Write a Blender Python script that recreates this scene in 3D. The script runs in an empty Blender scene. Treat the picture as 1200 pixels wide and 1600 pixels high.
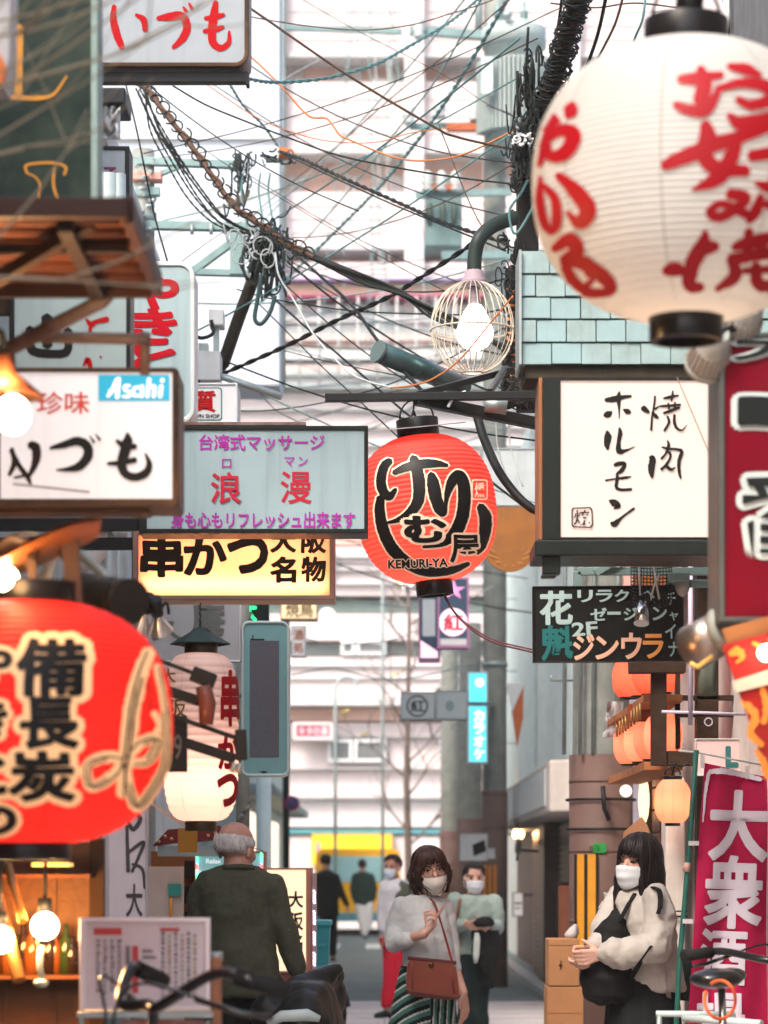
import bpy, bmesh, math, random
import numpy as np
from mathutils import Vector, Matrix
R = math.radians
PI = math.pi
rng = random.Random(7)
scene = bpy.context.scene
col = scene.collection

# ------------------------------------------------------------------ camera, sky, sun, exposure
F, HX, HY, CZ = 4250.0, 600.0, 1361.0, 1.45      # focal length in photo pixels, eye line, eye height
cd = bpy.data.cameras.new('camera'); cam = bpy.data.objects.new('camera', cd); col.objects.link(cam)
cam.location = (0, 0, CZ); cam.rotation_euler = (R(90), 0, 0)
cd.sensor_fit = 'HORIZONTAL'; cd.sensor_width = 24; cd.lens = 85
cd.shift_y = (HY - 800) / 1200
cd.clip_start = 0.1; cd.clip_end = 2000
cd.dof.use_dof = True; cd.dof.focus_distance = 11.6; cd.dof.aperture_fstop = 3.3; cd.dof.aperture_blades = 9
scene.camera = cam
scene.view_settings.view_transform = 'Standard'; scene.view_settings.look = 'None'
scene.view_settings.gamma = 1; scene.view_settings.exposure = 1.5
SUN_EL, SUN_AZ = R(48), R(215)                    # azimuth clockwise from +Y: behind the camera, to the left
w = bpy.data.worlds.new('World'); scene.world = w; w.use_nodes = True
nt = w.node_tree; bg = nt.nodes['Background']
sky = nt.nodes.new('ShaderNodeTexSky'); sky.sky_type = 'NISHITA'; sky.sun_disc = False
sky.sun_elevation = SUN_EL; sky.sun_rotation = SUN_AZ
sky.air_density = 1.0; sky.dust_density = 5.0; sky.ozone_density = 1.0
nt.links.new(sky.outputs[0], bg.inputs[0]); bg.inputs[1].default_value = 0.15
sl = bpy.data.lights.new('sun', 'SUN'); sl.energy = .95; sl.angle = R(12); sl.color = (1, .93, .87)
so = bpy.data.objects.new('sun', sl); col.objects.link(so)
sd = Vector((math.sin(SUN_AZ) * math.cos(SUN_EL), math.cos(SUN_AZ) * math.cos(SUN_EL), math.sin(SUN_EL)))
so.rotation_euler = sd.to_track_quat('Z', 'Y').to_euler(); so.location = sd * 60
scene.cycles.use_denoising = True
scene.cycles.max_bounces = 8; scene.cycles.sample_clamp_indirect = 6

# ------------------------------------------------------------------ helpers
def P(px, py, Y):
    return Vector(((px - HX) / F * Y, Y, CZ + (HY - py) / F * Y))
def S(Y):
    return Y / F
MW = {}
def pbox(m, x0, y0, x1, y1, Ya, Yb):
    """a box whose near face has these photo-pixel corners at depth Ya and which reaches back to Yb"""
    Yn = min(Ya, Yb); a, b = P(x0, y0, Yn), P(x1, y1, Yn)
    return m.box((a.x, Ya, a.z), (b.x, Yb, b.z))

def srgb(h):
    if isinstance(h, str):
        h = h.lstrip('#'); c = [int(h[i:i + 2], 16) / 255 for i in (0, 2, 4)]
    else:
        c = [v / 255 for v in h]
    return tuple(v / 12.92 if v <= .04045 else ((v + .055) / 1.055) ** 2.4 for v in c)

MATS = {}
def mat(name, c, rough=.55, metal=0.0, var=.18, scale=6.0, bump=0.0, bscale=60.0, emit=0.0, ecol=None,
        streak=0.0, trans=0.0, alpha=1.0, spec=.3, dirt=None, coat=0.0, sheen=0.0, crease=0.0):
    """A procedural material: base colour broken up by noise, optional rain streaks, bump and translucency."""
    if name in MATS: return MATS[name]
    m = bpy.data.materials.new(name); m.use_nodes = True; t = m.node_tree; N = t.nodes; L = t.links
    b = N['Principled BSDF']; out = N['Material Output']
    c = srgb(c) if isinstance(c, str) else tuple(c)
    if max(c) < .06: c = tuple(v * .6 for v in c); spec = min(spec, .18) if rough > .3 else spec; dirt = dirt or tuple(v * 1.6 + .002 for v in c)
    dirt = srgb(dirt) if isinstance(dirt, str) else (dirt or tuple(v * .45 + .008 for v in c))
    tc = N.new('ShaderNodeTexCoord')
    cur = None
    if var > 0:
        n = N.new('ShaderNodeTexNoise'); n.inputs['Scale'].default_value = scale; n.inputs['Detail'].default_value = 6
        n.inputs['Roughness'].default_value = .65
        L.new(tc.outputs['Object'], n.inputs['Vector'])
        r = N.new('ShaderNodeMapRange'); r.inputs[1].default_value = .38; r.inputs[2].default_value = .75
        r.inputs[3].default_value = 0; r.inputs[4].default_value = min(1, var * 2)
        L.new(n.outputs['Fac'], r.inputs[0])
        mx = N.new('ShaderNodeMix'); mx.data_type = 'RGBA'
        mx.inputs[6].default_value = (*c, 1); mx.inputs[7].default_value = (*dirt, 1)
        L.new(r.outputs[0], mx.inputs[0]); cur = mx.outputs[2]
    if streak > 0:
        mp = N.new('ShaderNodeMapping'); mp.inputs['Scale'].default_value = (14, 14, .9)
        L.new(tc.outputs['Object'], mp.inputs[0])
        n2 = N.new('ShaderNodeTexNoise'); n2.inputs['Scale'].default_value = 2.2; n2.inputs['Detail'].default_value = 5
        L.new(mp.outputs[0], n2.inputs['Vector'])
        r2 = N.new('ShaderNodeMapRange'); r2.inputs[1].default_value = .52; r2.inputs[2].default_value = .8
        r2.inputs[4].default_value = streak
        L.new(n2.outputs['Fac'], r2.inputs[0])
        mx2 = N.new('ShaderNodeMix'); mx2.data_type = 'RGBA'
        if cur is None: mx2.inputs[6].default_value = (*c, 1)
        else: L.new(cur, mx2.inputs[6])
        mx2.inputs[7].default_value = (*dirt, 1); L.new(r2.outputs[0], mx2.inputs[0]); cur = mx2.outputs[2]
    if cur is None: b.inputs['Base Color'].default_value = (*c, 1)
    else: L.new(cur, b.inputs['Base Color'])
    b.inputs['Metallic'].default_value = metal; b.inputs['Specular IOR Level'].default_value = spec
    b.inputs['Coat Weight'].default_value = coat; b.inputs['Sheen Weight'].default_value = sheen
    if var > 0 and rough > .1:
        rr = N.new('ShaderNodeMapRange'); rr.inputs[3].default_value = rough * .8; rr.inputs[4].default_value = min(1, rough * 1.25)
        L.new(n.outputs['Fac'], rr.inputs[0]); L.new(rr.outputs[0], b.inputs['Roughness'])
    else: b.inputs['Roughness'].default_value = rough
    if bump > 0:
        n3 = N.new('ShaderNodeTexNoise'); n3.inputs['Scale'].default_value = bscale; n3.inputs['Detail'].default_value = 4
        L.new(tc.outputs['Object'], n3.inputs['Vector'])
        bp = N.new('ShaderNodeBump'); bp.inputs['Strength'].default_value = bump; bp.inputs['Distance'].default_value = .01
        L.new(n3.outputs['Fac'], bp.inputs['Height']); L.new(bp.outputs[0], b.inputs['Normal'])
    if crease > 0:                                              # folds and creases of cloth
        mp3 = N.new('ShaderNodeMapping'); mp3.inputs['Scale'].default_value = (1, 1, .55); mp3.inputs['Rotation'].default_value = (.3, .5, .2)
        L.new(tc.outputs['Object'], mp3.inputs[0])
        n4 = N.new('ShaderNodeTexNoise'); n4.noise_type = 'RIDGED_MULTIFRACTAL'; n4.inputs['Scale'].default_value = 5.5; n4.inputs['Detail'].default_value = 3; n4.inputs['Distortion'].default_value = .6
        L.new(mp3.outputs[0], n4.inputs['Vector'])
        b4 = N.new('ShaderNodeBump'); b4.inputs['Strength'].default_value = crease; b4.inputs['Distance'].default_value = .02
        L.new(n4.outputs['Fac'], b4.inputs['Height'])
        if bump > 0: L.new(b4.outputs[0], bp.inputs['Normal'])
        else: L.new(b4.outputs[0], b.inputs['Normal'])
    if emit > 0:
        ec = srgb(ecol) if isinstance(ecol, str) else (ecol or c)
        b.inputs['Emission Color'].default_value = (*ec, 1); b.inputs['Emission Strength'].default_value = emit
    if trans > 0:
        tr = N.new('ShaderNodeBsdfTranslucent')
        if cur is None: tr.inputs[0].default_value = (*c, 1)
        else: L.new(cur, tr.inputs[0])
        ms = N.new('ShaderNodeMixShader'); ms.inputs[0].default_value = trans
        L.new(b.outputs[0], ms.inputs[1]); L.new(tr.outputs[0], ms.inputs[2]); L.new(ms.outputs[0], out.inputs[0])
    if alpha < 1: b.inputs['Alpha'].default_value = alpha
    MATS[name] = m
    return m

class MB:
    """Collects shapes; build() links them as ONE mesh object."""
    def __init__(s): s.v = []; s.f = []; s.mi = []; s.sm = []; s.cur = 0
    def add(s, vs, fs, smooth=False):
        o = len(s.v); s.v += [tuple(v) for v in vs]
        for f in fs:
            s.f.append(tuple(i + o for i in f)); s.mi.append(s.cur); s.sm.append(smooth)
        return s
    def box(s, a, b, M=None):
        x0, y0, z0 = [min(p, q) for p, q in zip(a, b)]; x1, y1, z1 = [max(p, q) for p, q in zip(a, b)]
        vs = [Vector(p) for p in ((x0, y0, z0), (x1, y0, z0), (x1, y1, z0), (x0, y1, z0), (x0, y0, z1), (x1, y0, z1), (x1, y1, z1), (x0, y1, z1))]
        if M: vs = [M @ v for v in vs]
        return s.add(vs, [(0, 3, 2, 1), (4, 5, 6, 7), (0, 1, 5, 4), (1, 2, 6, 5), (2, 3, 7, 6), (3, 0, 4, 7)])
    def bar(s, p, q, wd, ht=None, up=(0, 0, 1)):
        """a square bar from p to q"""
        p, q = Vector(p), Vector(q); ht = ht or wd; d = (q - p).normalized(); u = Vector(up)
        if abs(d.dot(u)) > .95: u = Vector((0, 1, 0))
        a = d.cross(u).normalized() * wd / 2; b = a.cross(d).normalized() * ht / 2
        vs = [p - a - b, p + a - b, p + a + b, p - a + b, q - a - b, q + a - b, q + a + b, q - a + b]
        return s.add(vs, [(0, 3, 2, 1), (4, 5, 6, 7), (0, 1, 5, 4), (1, 2, 6, 5), (2, 3, 7, 6), (3, 0, 4, 7)])
    def tube(s, pts, r, n=8, caps=True, sy=1.0):
        pts = [Vector(p) for p in pts]; k = len(pts); rs = r if hasattr(r, '__len__') else [r] * k
        u = None; vs = []
        for i, p in enumerate(pts):
            d = (pts[min(i + 1, k - 1)] - pts[max(i - 1, 0)])
            d = d.normalized() if d.length > 1e-9 else Vector((0, 0, 1))
            if u is None:
                u = d.cross(Vector((0, 1, 0)) if abs(d.y) < .9 else Vector((1, 0, 0))).normalized()
            u = (u - d * u.dot(d)); u = u.normalized() if u.length > 1e-6 else d.orthogonal().normalized()
            vv = d.cross(u)
            for j in range(n):
                a = 2 * PI * j / n; vs.append(p + (u * math.cos(a) + vv * math.sin(a) * sy) * rs[i])
        fs = [(i * n + j, i * n + (j + 1) % n, (i + 1) * n + (j + 1) % n, (i + 1) * n + j) for i in range(k - 1) for j in range(n)]
        s.add(vs, fs, True)
        if caps:
            o = len(s.v) - len(vs)
            s.f.append(tuple(o + j for j in range(n))[::-1]); s.f.append(tuple(o + (k - 1) * n + j for j in range(n)))
            s.mi += [s.cur] * 2; s.sm += [False] * 2
        return s
    def lathe(s, prof, n=24, c=(0, 0, 0), M=None, smooth=True, a0=0, a1=2 * PI):
        c = Vector(c); full = abs(a1 - a0 - 2 * PI) < 1e-6; m = n if full else n + 1; vs = []
        for (r, z) in prof:
            for j in range(m):
                a = a0 + (a1 - a0) * j / n; v = Vector((r * math.cos(a), r * math.sin(a), z)); vs.append((M @ v if M else v) + c)
        fs = [(i * m + j, i * m + (j + 1) % m, (i + 1) * m + (j + 1) % m, (i + 1) * m + j) for i in range(len(prof) - 1) for j in range(n)]
        return s.add(vs, fs, smooth)
    def ball(s, c, r, n=16, M=None):
        rx, ry, rz = r if hasattr(r, '__len__') else (r, r, r); c = Vector(c); vs = []; h = n // 2
        for i in range(h + 1):
            t = PI * i / h
            for j in range(n):
                a = 2 * PI * j / n; v = Vector((rx * math.sin(t) * math.cos(a), ry * math.sin(t) * math.sin(a), -rz * math.cos(t)))
                vs.append((M @ v if M else v) + c)
        fs = [(i * n + j, i * n + (j + 1) % n, (i + 1) * n + (j + 1) % n, (i + 1) * n + j) for i in range(h) for j in range(n)]
        return s.add(vs, fs, True)
    def prism(s, pts, y0, y1, smooth=False):
        """an outline in (x, z) extruded from y0 to y1"""
        n = len(pts); vs = [(x, y0, z) for x, z in pts] + [(x, y1, z) for x, z in pts]
        s.add(vs, [tuple(range(n)), tuple(range(2 * n - 1, n - 1, -1))])
        return s.add(vs, [(i, i + n, (i + 1) % n + n, (i + 1) % n) for i in range(n)], smooth)
    def ring(s, a, b, y0, y1):
        """frame between outlines a (outer) and b (inner) with equal counts"""
        n = len(a); vs = [(x, y0, z) for x, z in a] + [(x, y0, z) for x, z in b] + [(x, y1, z) for x, z in a] + [(x, y1, z) for x, z in b]; fs = []
        for i in range(n):
            j = (i + 1) % n
            fs += [(i, j, n + j, n + i), (i, 2 * n + i, 2 * n + j, j), (n + i, n + j, 3 * n + j, 3 * n + i), (2 * n + i, 3 * n + i, 3 * n + j, 2 * n + j)]
        return s.add(vs, fs)
    def build(s, name, mats, parent=None, local=False, bevel=0.0, weld=False):
        mats = mats if isinstance(mats, (list, tuple)) else [mats]
        vs = s.v; loc = (0, 0, 0)
        if parent is None:
            a = np.array(vs); loc = ((a[:, 0].min() + a[:, 0].max()) / 2, (a[:, 1].min() + a[:, 1].max()) / 2, a[:, 2].min())
            vs = (a - np.array(loc)).tolist()
        elif not local:
            Mi = MW[parent.name].inverted(); vs = [tuple(Mi @ Vector(v)) for v in vs]
        me = bpy.data.meshes.new(name); me.from_pydata(vs, [], s.f)
        for m in mats: me.materials.append(m)
        me.polygons.foreach_set('material_index', s.mi); me.polygons.foreach_set('use_smooth', s.sm)
        if not any(s.sm): pass
        me.update()
        bm = bmesh.new(); bm.from_mesh(me)
        if weld: bmesh.ops.remove_doubles(bm, verts=bm.verts, dist=1e-5)
        bmesh.ops.recalc_face_normals(bm, faces=bm.faces); bm.to_mesh(me); bm.free()
        o = bpy.data.objects.new(name, me); col.objects.link(o); o.location = loc
        if parent is not None: o.parent = parent; MW[o.name] = MW[parent.name].copy()
        else: MW[o.name] = Matrix.Translation(loc)
        if bevel > 0:
            b = o.modifiers.new('bevel', 'BEVEL'); b.width = bevel; b.segments = 2; b.limit_method = 'ANGLE'; b.angle_limit = R(40)
        return o

def tag(o, label=None, cat=None, group=None, kind=None):
    if label: o['label'] = label
    if cat: o['category'] = cat
    if group: o['group'] = group
    if kind: o['kind'] = kind
    return o
def thing(name, label, cat, loc, rz=0.0, group=None):
    o = bpy.data.objects.new(name, None); col.objects.link(o); o.empty_display_size = .1
    o.location = loc; o.rotation_euler = (0, 0, rz)
    MW[o.name] = Matrix.Translation(Vector(loc)) @ Matrix.Rotation(rz, 4, 'Z')
    return tag(o, label, cat, group)
def copy_tree(o, parent=None):
    c = o.copy(); col.objects.link(c)
    if parent is not None: c.parent = parent
    for ch in list(o.children): copy_tree(ch, c)
    return c

def spline(pts, n=8):
    """Catmull-Rom through pts (tuples of any length)"""
    p = [np.array(q, float) for q in pts]
    if len(p) < 3: return [tuple(p[0] + (p[-1] - p[0]) * i / n) for i in range(n + 1)]
    out = []
    for i in range(len(p) - 1):
        a = p[i - 1] if i else 2 * p[0] - p[1]; b = p[i]; c = p[i + 1]; d = p[i + 2] if i + 2 < len(p) else 2 * p[-1] - p[-2]
        for k in range(n):
            t = k / n
            out.append(tuple(.5 * (2 * b + (c - a) * t + (2 * a - 5 * b + 4 * c - d) * t * t + (3 * b - a - 3 * c + d) * t ** 3)))
    out.append(tuple(p[-1])); return out

def rrect(x0, z0, x1, z1, r, n=5):
    r = min(r, (x1 - x0) / 2, (z1 - z0) / 2)
    if r <= 0: return [(x0, z0), (x1, z0), (x1, z1), (x0, z1)]
    pts = []
    for cx, cz, a in ((x0 + r, z0 + r, PI), (x1 - r, z0 + r, 1.5 * PI), (x1 - r, z1 - r, 0), (x0 + r, z1 - r, .5 * PI)):
        for k in range(n + 1):
            t = a + .5 * PI * k / n; pts.append((cx + r * math.cos(t), cz + r * math.sin(t)))
    return pts

# ------------------------------------------------------------------ lettering
_gl = {}
def glyph(txt, bold=0.0):
    """2D triangles of a string in em units, em box centred on 0,0 (single characters)"""
    k = (txt, round(bold, 3))
    if k in _gl: return _gl[k]
    c = bpy.data.curves.new('lettering', 'FONT'); c.body = txt; c.size = 1; c.resolution_u = 4; c.offset = bold
    c.fill_mode = 'FRONT'
    o = bpy.data.objects.new('lettering', c); col.objects.link(o)
    dg = bpy.context.evaluated_depsgraph_get(); me = bpy.data.meshes.new_from_object(o.evaluated_get(dg))
    v = np.array([(p.co.x - .5, p.co.y - .38) for p in me.vertices]).reshape(-1, 2); f = [tuple(p.vertices) for p in me.polygons]
    bpy.data.objects.remove(o); bpy.data.curves.remove(c); bpy.data.meshes.remove(me)
    _gl[k] = (v, f); return _gl[k]

def refine(v, f, maxlen):
    bm = bmesh.new(); vv = [bm.verts.new((p[0], p[1], 0)) for p in v]
    for q in f:
        try: bm.faces.new([vv[i] for i in q])
        except ValueError: pass
    bmesh.ops.triangulate(bm, faces=bm.faces)
    for _ in range(7):
        es = [e for e in bm.edges if e.calc_length() > maxlen]
        if not es: break
        bmesh.ops.subdivide_edges(bm, edges=es, cuts=1)
        bmesh.ops.triangulate(bm, faces=bm.faces)
    bm.verts.index_update()
    v2 = np.array([(p.co.x, p.co.y) for p in bm.verts]); f2 = [tuple(x.index for x in q.verts) for q in bm.faces]
    bm.free(); return v2, f2

def _inter(v, ref, rect):
    x0, y0, x1, y1 = rect; mn = ref.min(0); mx = ref.max(0); sc = np.maximum(mx - mn, 1e-6)
    t = (v - mn) / sc
    return np.stack([x0 + t[:, 0] * (x1 - x0), y1 - t[:, 1] * (y1 - y0)], 1)
def fit(txt, x0, y0, x1, y1, bold=0.0, rot=0, shear=0.0, wob=0.0, seed=1):
    """the ink of txt stretched into a pixel box (y down)"""
    b0 = min(bold, .012); ref, _ = glyph(txt, 0.0); v, f = glyph(txt, b0)
    if wob:
        v, f = refine(v, f, .07); g = random.Random(seed); ph = [g.uniform(0, 6) for _ in range(6)]
        dx = np.sin(v[:, 1] * 7 + ph[0]) * .6 + np.sin(v[:, 0] * 11 + v[:, 1] * 5 + ph[1]) * .4
        dy = np.sin(v[:, 0] * 8 + ph[2]) * .6 + np.sin(v[:, 1] * 12 - v[:, 0] * 6 + ph[3]) * .4
        v = v + np.stack([dx, dy], 1) * wob
    q = _inter(v, ref, (x0, y0, x1, y1))
    if shear: q[:, 1] -= (q[:, 0] - (x0 + x1) / 2) * shear
    if rot:
        c = np.array([(x0 + x1) / 2, (y0 + y1) / 2]); a = R(rot); q = (q - c) @ np.array([[math.cos(a), math.sin(a)], [-math.sin(a), math.cos(a)]]) + c
    out = [(q, f)]; e = bold - b0
    if e > .002:
        mn, mx = ref.min(0), ref.max(0); sx = (x1 - x0) / max(mx[0] - mn[0], .3); sy = (y1 - y0) / max(mx[1] - mn[1], .3)
        for rr, n in (((e, 8),) if e < .055 else ((e * .5, 6), (e, 12))):
            for i in range(n): a = 2 * PI * (i + .25) / n; out.append((q + np.array([rr * sx * math.cos(a), rr * sy * math.sin(a)]), f))
    return out
def em(ch, cx, cy, w_, h_, bold=0.0):
    b0 = min(bold, .008); v, f = glyph(ch, b0); q = np.stack([cx + v[:, 0] * w_, cy - v[:, 1] * h_], 1); out = [(q, f)]
    if bold - b0 > .002:
        for i in range(6): a = 2 * PI * (i + .25) / 6; out.append((q + np.array([(bold - b0) * w_ * math.cos(a), (bold - b0) * h_ * math.sin(a)]), f))
    return out
def row(s, x0, y0, x1, y1, bold=0.0):
    n = len(s); cw = (x1 - x0) / n; out = []
    for i, ch in enumerate(s):
        if ch != ' ': out += em(ch, x0 + cw * (i + .5), (y0 + y1) / 2, min(cw, (y1 - y0)) * 1.06 if cw > (y1 - y0) * 1.3 else cw * 1.03, (y1 - y0) * 1.08, bold)
    return out
def colm(s, x0, y0, x1, y1, bold=0.0):
    n = len(s); ch_ = (y1 - y0) / n; out = []
    for i, ch in enumerate(s): out += em(ch, (x0 + x1) / 2, y0 + ch_ * (i + .5), (x1 - x0) * 1.05, ch_ * 1.05, bold)
    return out
def brush(pts, grow=0.0, jag=0.06, seed=3):
    """one brush stroke: pts (x, y, width) in pixels; returns a ribbon"""
    q = spline(pts, 10); g = random.Random(seed); n = len(q); L = []; Rr = []
    for i, (x, y, w_) in enumerate(q):
        a = q[max(i - 1, 0)]; b = q[min(i + 1, n - 1)]; dx, dy = b[0] - a[0], b[1] - a[1]; l = math.hypot(dx, dy) or 1
        nx, ny = -dy / l, dx / l; h = w_ / 2
        h1 = h * (1 + g.uniform(-jag, jag)) + grow; h2 = h * (1 + g.uniform(-jag, jag)) + grow
        L.append((x + nx * h1, y + ny * h1)); Rr.append((x - nx * h2, y - ny * h2))
    def cap(i, j):
        x, y, w_ = q[i]; dx, dy = x - q[j][0], y - q[j][1]; l = math.hypot(dx, dy) or 1
        e = (w_ * .32 + grow); return (x + dx / l * e, y + dy / l * e)
    c0 = cap(0, 1); c1 = cap(n - 1, n - 2)
    v = L + Rr + [c0, c1]; f = []
    for i in range(n - 1): f.append((i, i + 1, n + i + 1, n + i))
    f += [(2 * n, 0, n), (2 * n + 1, 2 * n - 1, n - 1)]
    return [(np.array(v), f)]

class Sign:
    """A box sign at depth Y facing the camera end of the alley; pixel boxes are turned into metres once."""
    def __init__(s, name, label, cat, x0, y0, x1, y1, Y, face, frame, fw=6, depth=.14, yaw=0.0, rad=0, group=None, slab=False, post=None, tilt=0):
        s.Y = Y; s.k = S(Y); s.cx = (x0 + x1) / 2; s.yb = y1; s.layer = 0
        base = P(s.cx, y1, Y)
        s.root = thing(name, label, cat, base, R(yaw), group)
        if tilt: s.root.rotation_euler = (0, R(tilt), R(yaw)); MW[s.root.name] = Matrix.Translation(base) @ Matrix.Rotation(R(yaw), 4, 'Z') @ Matrix.Rotation(R(tilt), 4, 'Y')
        k = s.k; X0, Z0, X1, Z1 = (x0 - s.cx) * k, 0, (x1 - s.cx) * k, (y1 - y0) * k; s.rect = (X0, Z0, X1, Z1)
        fws = fw if hasattr(fw, '__len__') else (fw,) * 4     # left, top, right, bottom
        a = rrect(X0, Z0, X1, Z1, rad * k)
        b = rrect(X0 + fws[0] * k, Z0 + fws[3] * k, X1 - fws[2] * k, Z1 - fws[1] * k, max(rad - max(fws), 0) * k if rad > max(fws) else (.5 * k if rad else 0))
        if rad and len(a) != len(b): b = rrect(X0 + fws[0] * k, Z0 + fws[3] * k, X1 - fws[2] * k, Z1 - fws[1] * k, .5 * k)
        lip = .014
        m = MB(); m.ring(a, b, 0, lip); m.prism(a, lip + .0005, depth); m.build('frame', frame, s.root, local=True, bevel=.003)
        m = MB(); m.prism(b, .008, lip - .001); s.panel = m.build('panel', face, s.root, local=True)
        s.panel_y = .008; s.depth = depth
    def text(s, glyphs, material, name='lettering', lift=.002):
        m = MB(); k = s.k
        for (q, f) in glyphs:
            s.layer += 1; y = s.panel_y - lift - .00012 * (s.layer % 40)
            m.add([((x - s.cx) * k, y, (s.yb - yy) * k) for x, yy in q], f)
        return m.build(name, material, s.root, local=True)
    def bars(s, segs, wd, material, name='bracket'):
        """world-space bars (px,py,Y)->(px,py,Y)"""
        m = MB()
        for a, b in segs: m.bar(P(*a), P(*b), wd)
        return m.build(name, material, s.root, bevel=.002)
# ------------------------------------------------------------------ common materials
WHITE = mat('white_paint', (.62, .64, .64), .5, var=.12, streak=.15)
BLACKM = mat('black_metal', (.018, .02, .02), .42, var=.25)
BRONZE = mat('bronze_frame', (.05, .032, .022), .4, metal=.4, var=.4, dirt=(.12, .06, .03))
DARKWOOD = mat('dark_wood', (.05, .026, .014), .5, var=.5, scale=14, bump=.2)
STEEL = mat('galvanised_steel', (.36, .42, .41), .45, metal=.5, var=.3)
TEALSTEEL = mat('teal_grey_steel', (.22, .33, .32), .5, metal=.2, var=.3)
CONC = mat('pole_concrete', (.26, .275, .25), .85, var=.35, streak=.4, bump=.3, bscale=40)
BROWNP = mat('brown_wrap', (.15, .085, .07), .6, var=.3, streak=.25)
GLASSW = mat('window_glass', (.16, .17, .17), .12, var=.15, spec=.8)

# ------------------------------------------------------------------ the ground
ASPH = mat('asphalt', (.13, .165, .16), .75, var=.35, scale=1.3, bump=.3, bscale=90, dirt=(.08, .1, .1))
PAVE = mat('pale_paving', (.62, .55, .53), .8, var=.2, scale=2.0, bump=.15)
g = MB(); g.add([(-400, -60, 0), (400, -60, 0), (400, 700, 0), (-400, 700, 0)], [(0, 1, 2, 3)])
tag(g.build('ground', ASPH), kind='structure')
g = MB(); g.add([(-1.9, -4, .004), (1.9, -4, .004), (1.9, 30.2, .004), (-1.9, 30.2, .004)], [(0, 1, 2, 3)])
tag(g.build('pavement', PAVE), kind='structure')
g = MB()                                                         # joints of the paving
for yy in np.arange(-3, 30, .9): g.box((-1.9, yy, .005), (1.9, yy + .012, .0075))
for xx in np.arange(-1.8, 1.9, .9): g.box((xx, -4, .005), (xx + .012, 30, .0074))
tag(g.build('pavement_joints', mat('paving_joint', (.3, .27, .26), .9)), kind='structure')
g = MB(); g.add([(-30, 62.5, .004), (30, 62.5, .004), (30, 69, .004), (-30, 69, .004)], [(0, 1, 2, 3)])
tag(g.build('far_pavement', mat('far_paving', (.5, .5, .49), .8)), kind='structure')
g = MB()
for i in range(7): g.box((-3.2 + i * .95, 50.5, .004), (-2.75 + i * .95, 54, .008))
tag(g.build('road_markings', mat('road_paint', (.6, .62, .6), .7, var=.3)), kind='structure')
g = MB(); g.box((-1.95, 30.2, 0), (-1.8, 48, .1)); g.box((1.8, 30.2, 0), (1.95, 48, .1)); g.box((-30, 62.35, 0), (30, 62.5, .12))
tag(g.build('kerb', mat('kerb_stone', (.4, .4, .38), .8), bevel=.01), kind='structure')

# ------------------------------------------------------------------ far building across the end of the alley
YB = 70.0; kb = S(YB)
def zz(py, Y=YB): return CZ + (HY - py) * S(Y)
def xx_(px, Y=YB): return (px - HX) * S(Y)
PINKW = mat('pinkish_white_render', (.66, .575, .565), .7, var=.15, scale=.5, streak=.3, dirt=(.42, .36, .35))
PEACH = mat('peach_render', (.70, .46, .38), .75, var=.2, scale=.4)
GREYB = mat('grey_band', (.54, .54, .53), .7)
fb = thing('apartment_building', 'large pinkish white building with long balcony bands closing the end of the alley', 'building', (0, YB, 0))
m = MB(); m.box((-16, YB + .9, 0), (16, YB + 14, zz(-160))); m.build('wall', PEACH, fb)
PAR = [(-95, -20), (-5, 84), (128, 234), (300, 384), (410, 444)]
for a, b in PAR:
    m = MB(); m.box((-16, YB, zz(b)), (16, YB + .85, zz(a)))
    for q in range(1, 4): m.box((-16, YB - .03, zz(a + (b - a) * q / 4) - .02), (16, YB - .002, zz(a + (b - a) * q / 4) + .02))
    m.build('balcony_parapet', PINKW, fb)
    m = MB(); m.box((-16, YB - .12, zz(b + 7)), (16, YB + .9, zz(b) - .003)); m.build('parapet_shadow_line', GREYB, fb)  # grey slab stands for the shadow line under each parapet
for x0, x1 in ((632, 662), (755, 775), (430, 446), (880, 905), (320, 345)):
    m = MB(); m.box((xx_(x0), YB - .3, zz(560)), (xx_(x1), YB - .04, zz(-160))); m.build('column', PINKW, fb)
for x0, y0, x1, y1 in ((514, 266, 592, 300), (436, 270, 452, 302), (590, 384, 660, 410), (690, 384, 760, 410), (668, 266, 740, 300), (510, 122, 545, 150)):
    m = MB(); m.box((xx_(x0), YB + .78, zz(y1 + 8)), (xx_(x1), YB + .9 - .002, zz(y0))); f_ = m.build('window', mat('warm_glass', (.50, .33, .27), .25, var=.3), fb)
    m = MB(); m.bar((xx_((x0 + x1) / 2), YB + .76, zz(y1 + 8)), (xx_((x0 + x1) / 2), YB + .76, zz(y0)), .05); m.build('mullion', WHITE, f_)
m = MB(); m.box((-16, YB - .9, zz(473.5)), (16, YB - .1, zz(470.5))); m.build('magenta_trim', mat('magenta_trim', (.45, .10, .18), .5), fb)
m = MB(); m.box((-16, YB - .75, zz(469)), (16, YB - .15, zz(452))); m.build('shop_soffit', mat('brown_soffit', (.30, .20, .15), .7), fb)
m = MB(); m.box((-16, YB - .9, zz(450)), (16, YB - .1, zz(447))); m.build('purple_trim', mat('purple_trim', (.2, .12, .3), .5), fb)
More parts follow.
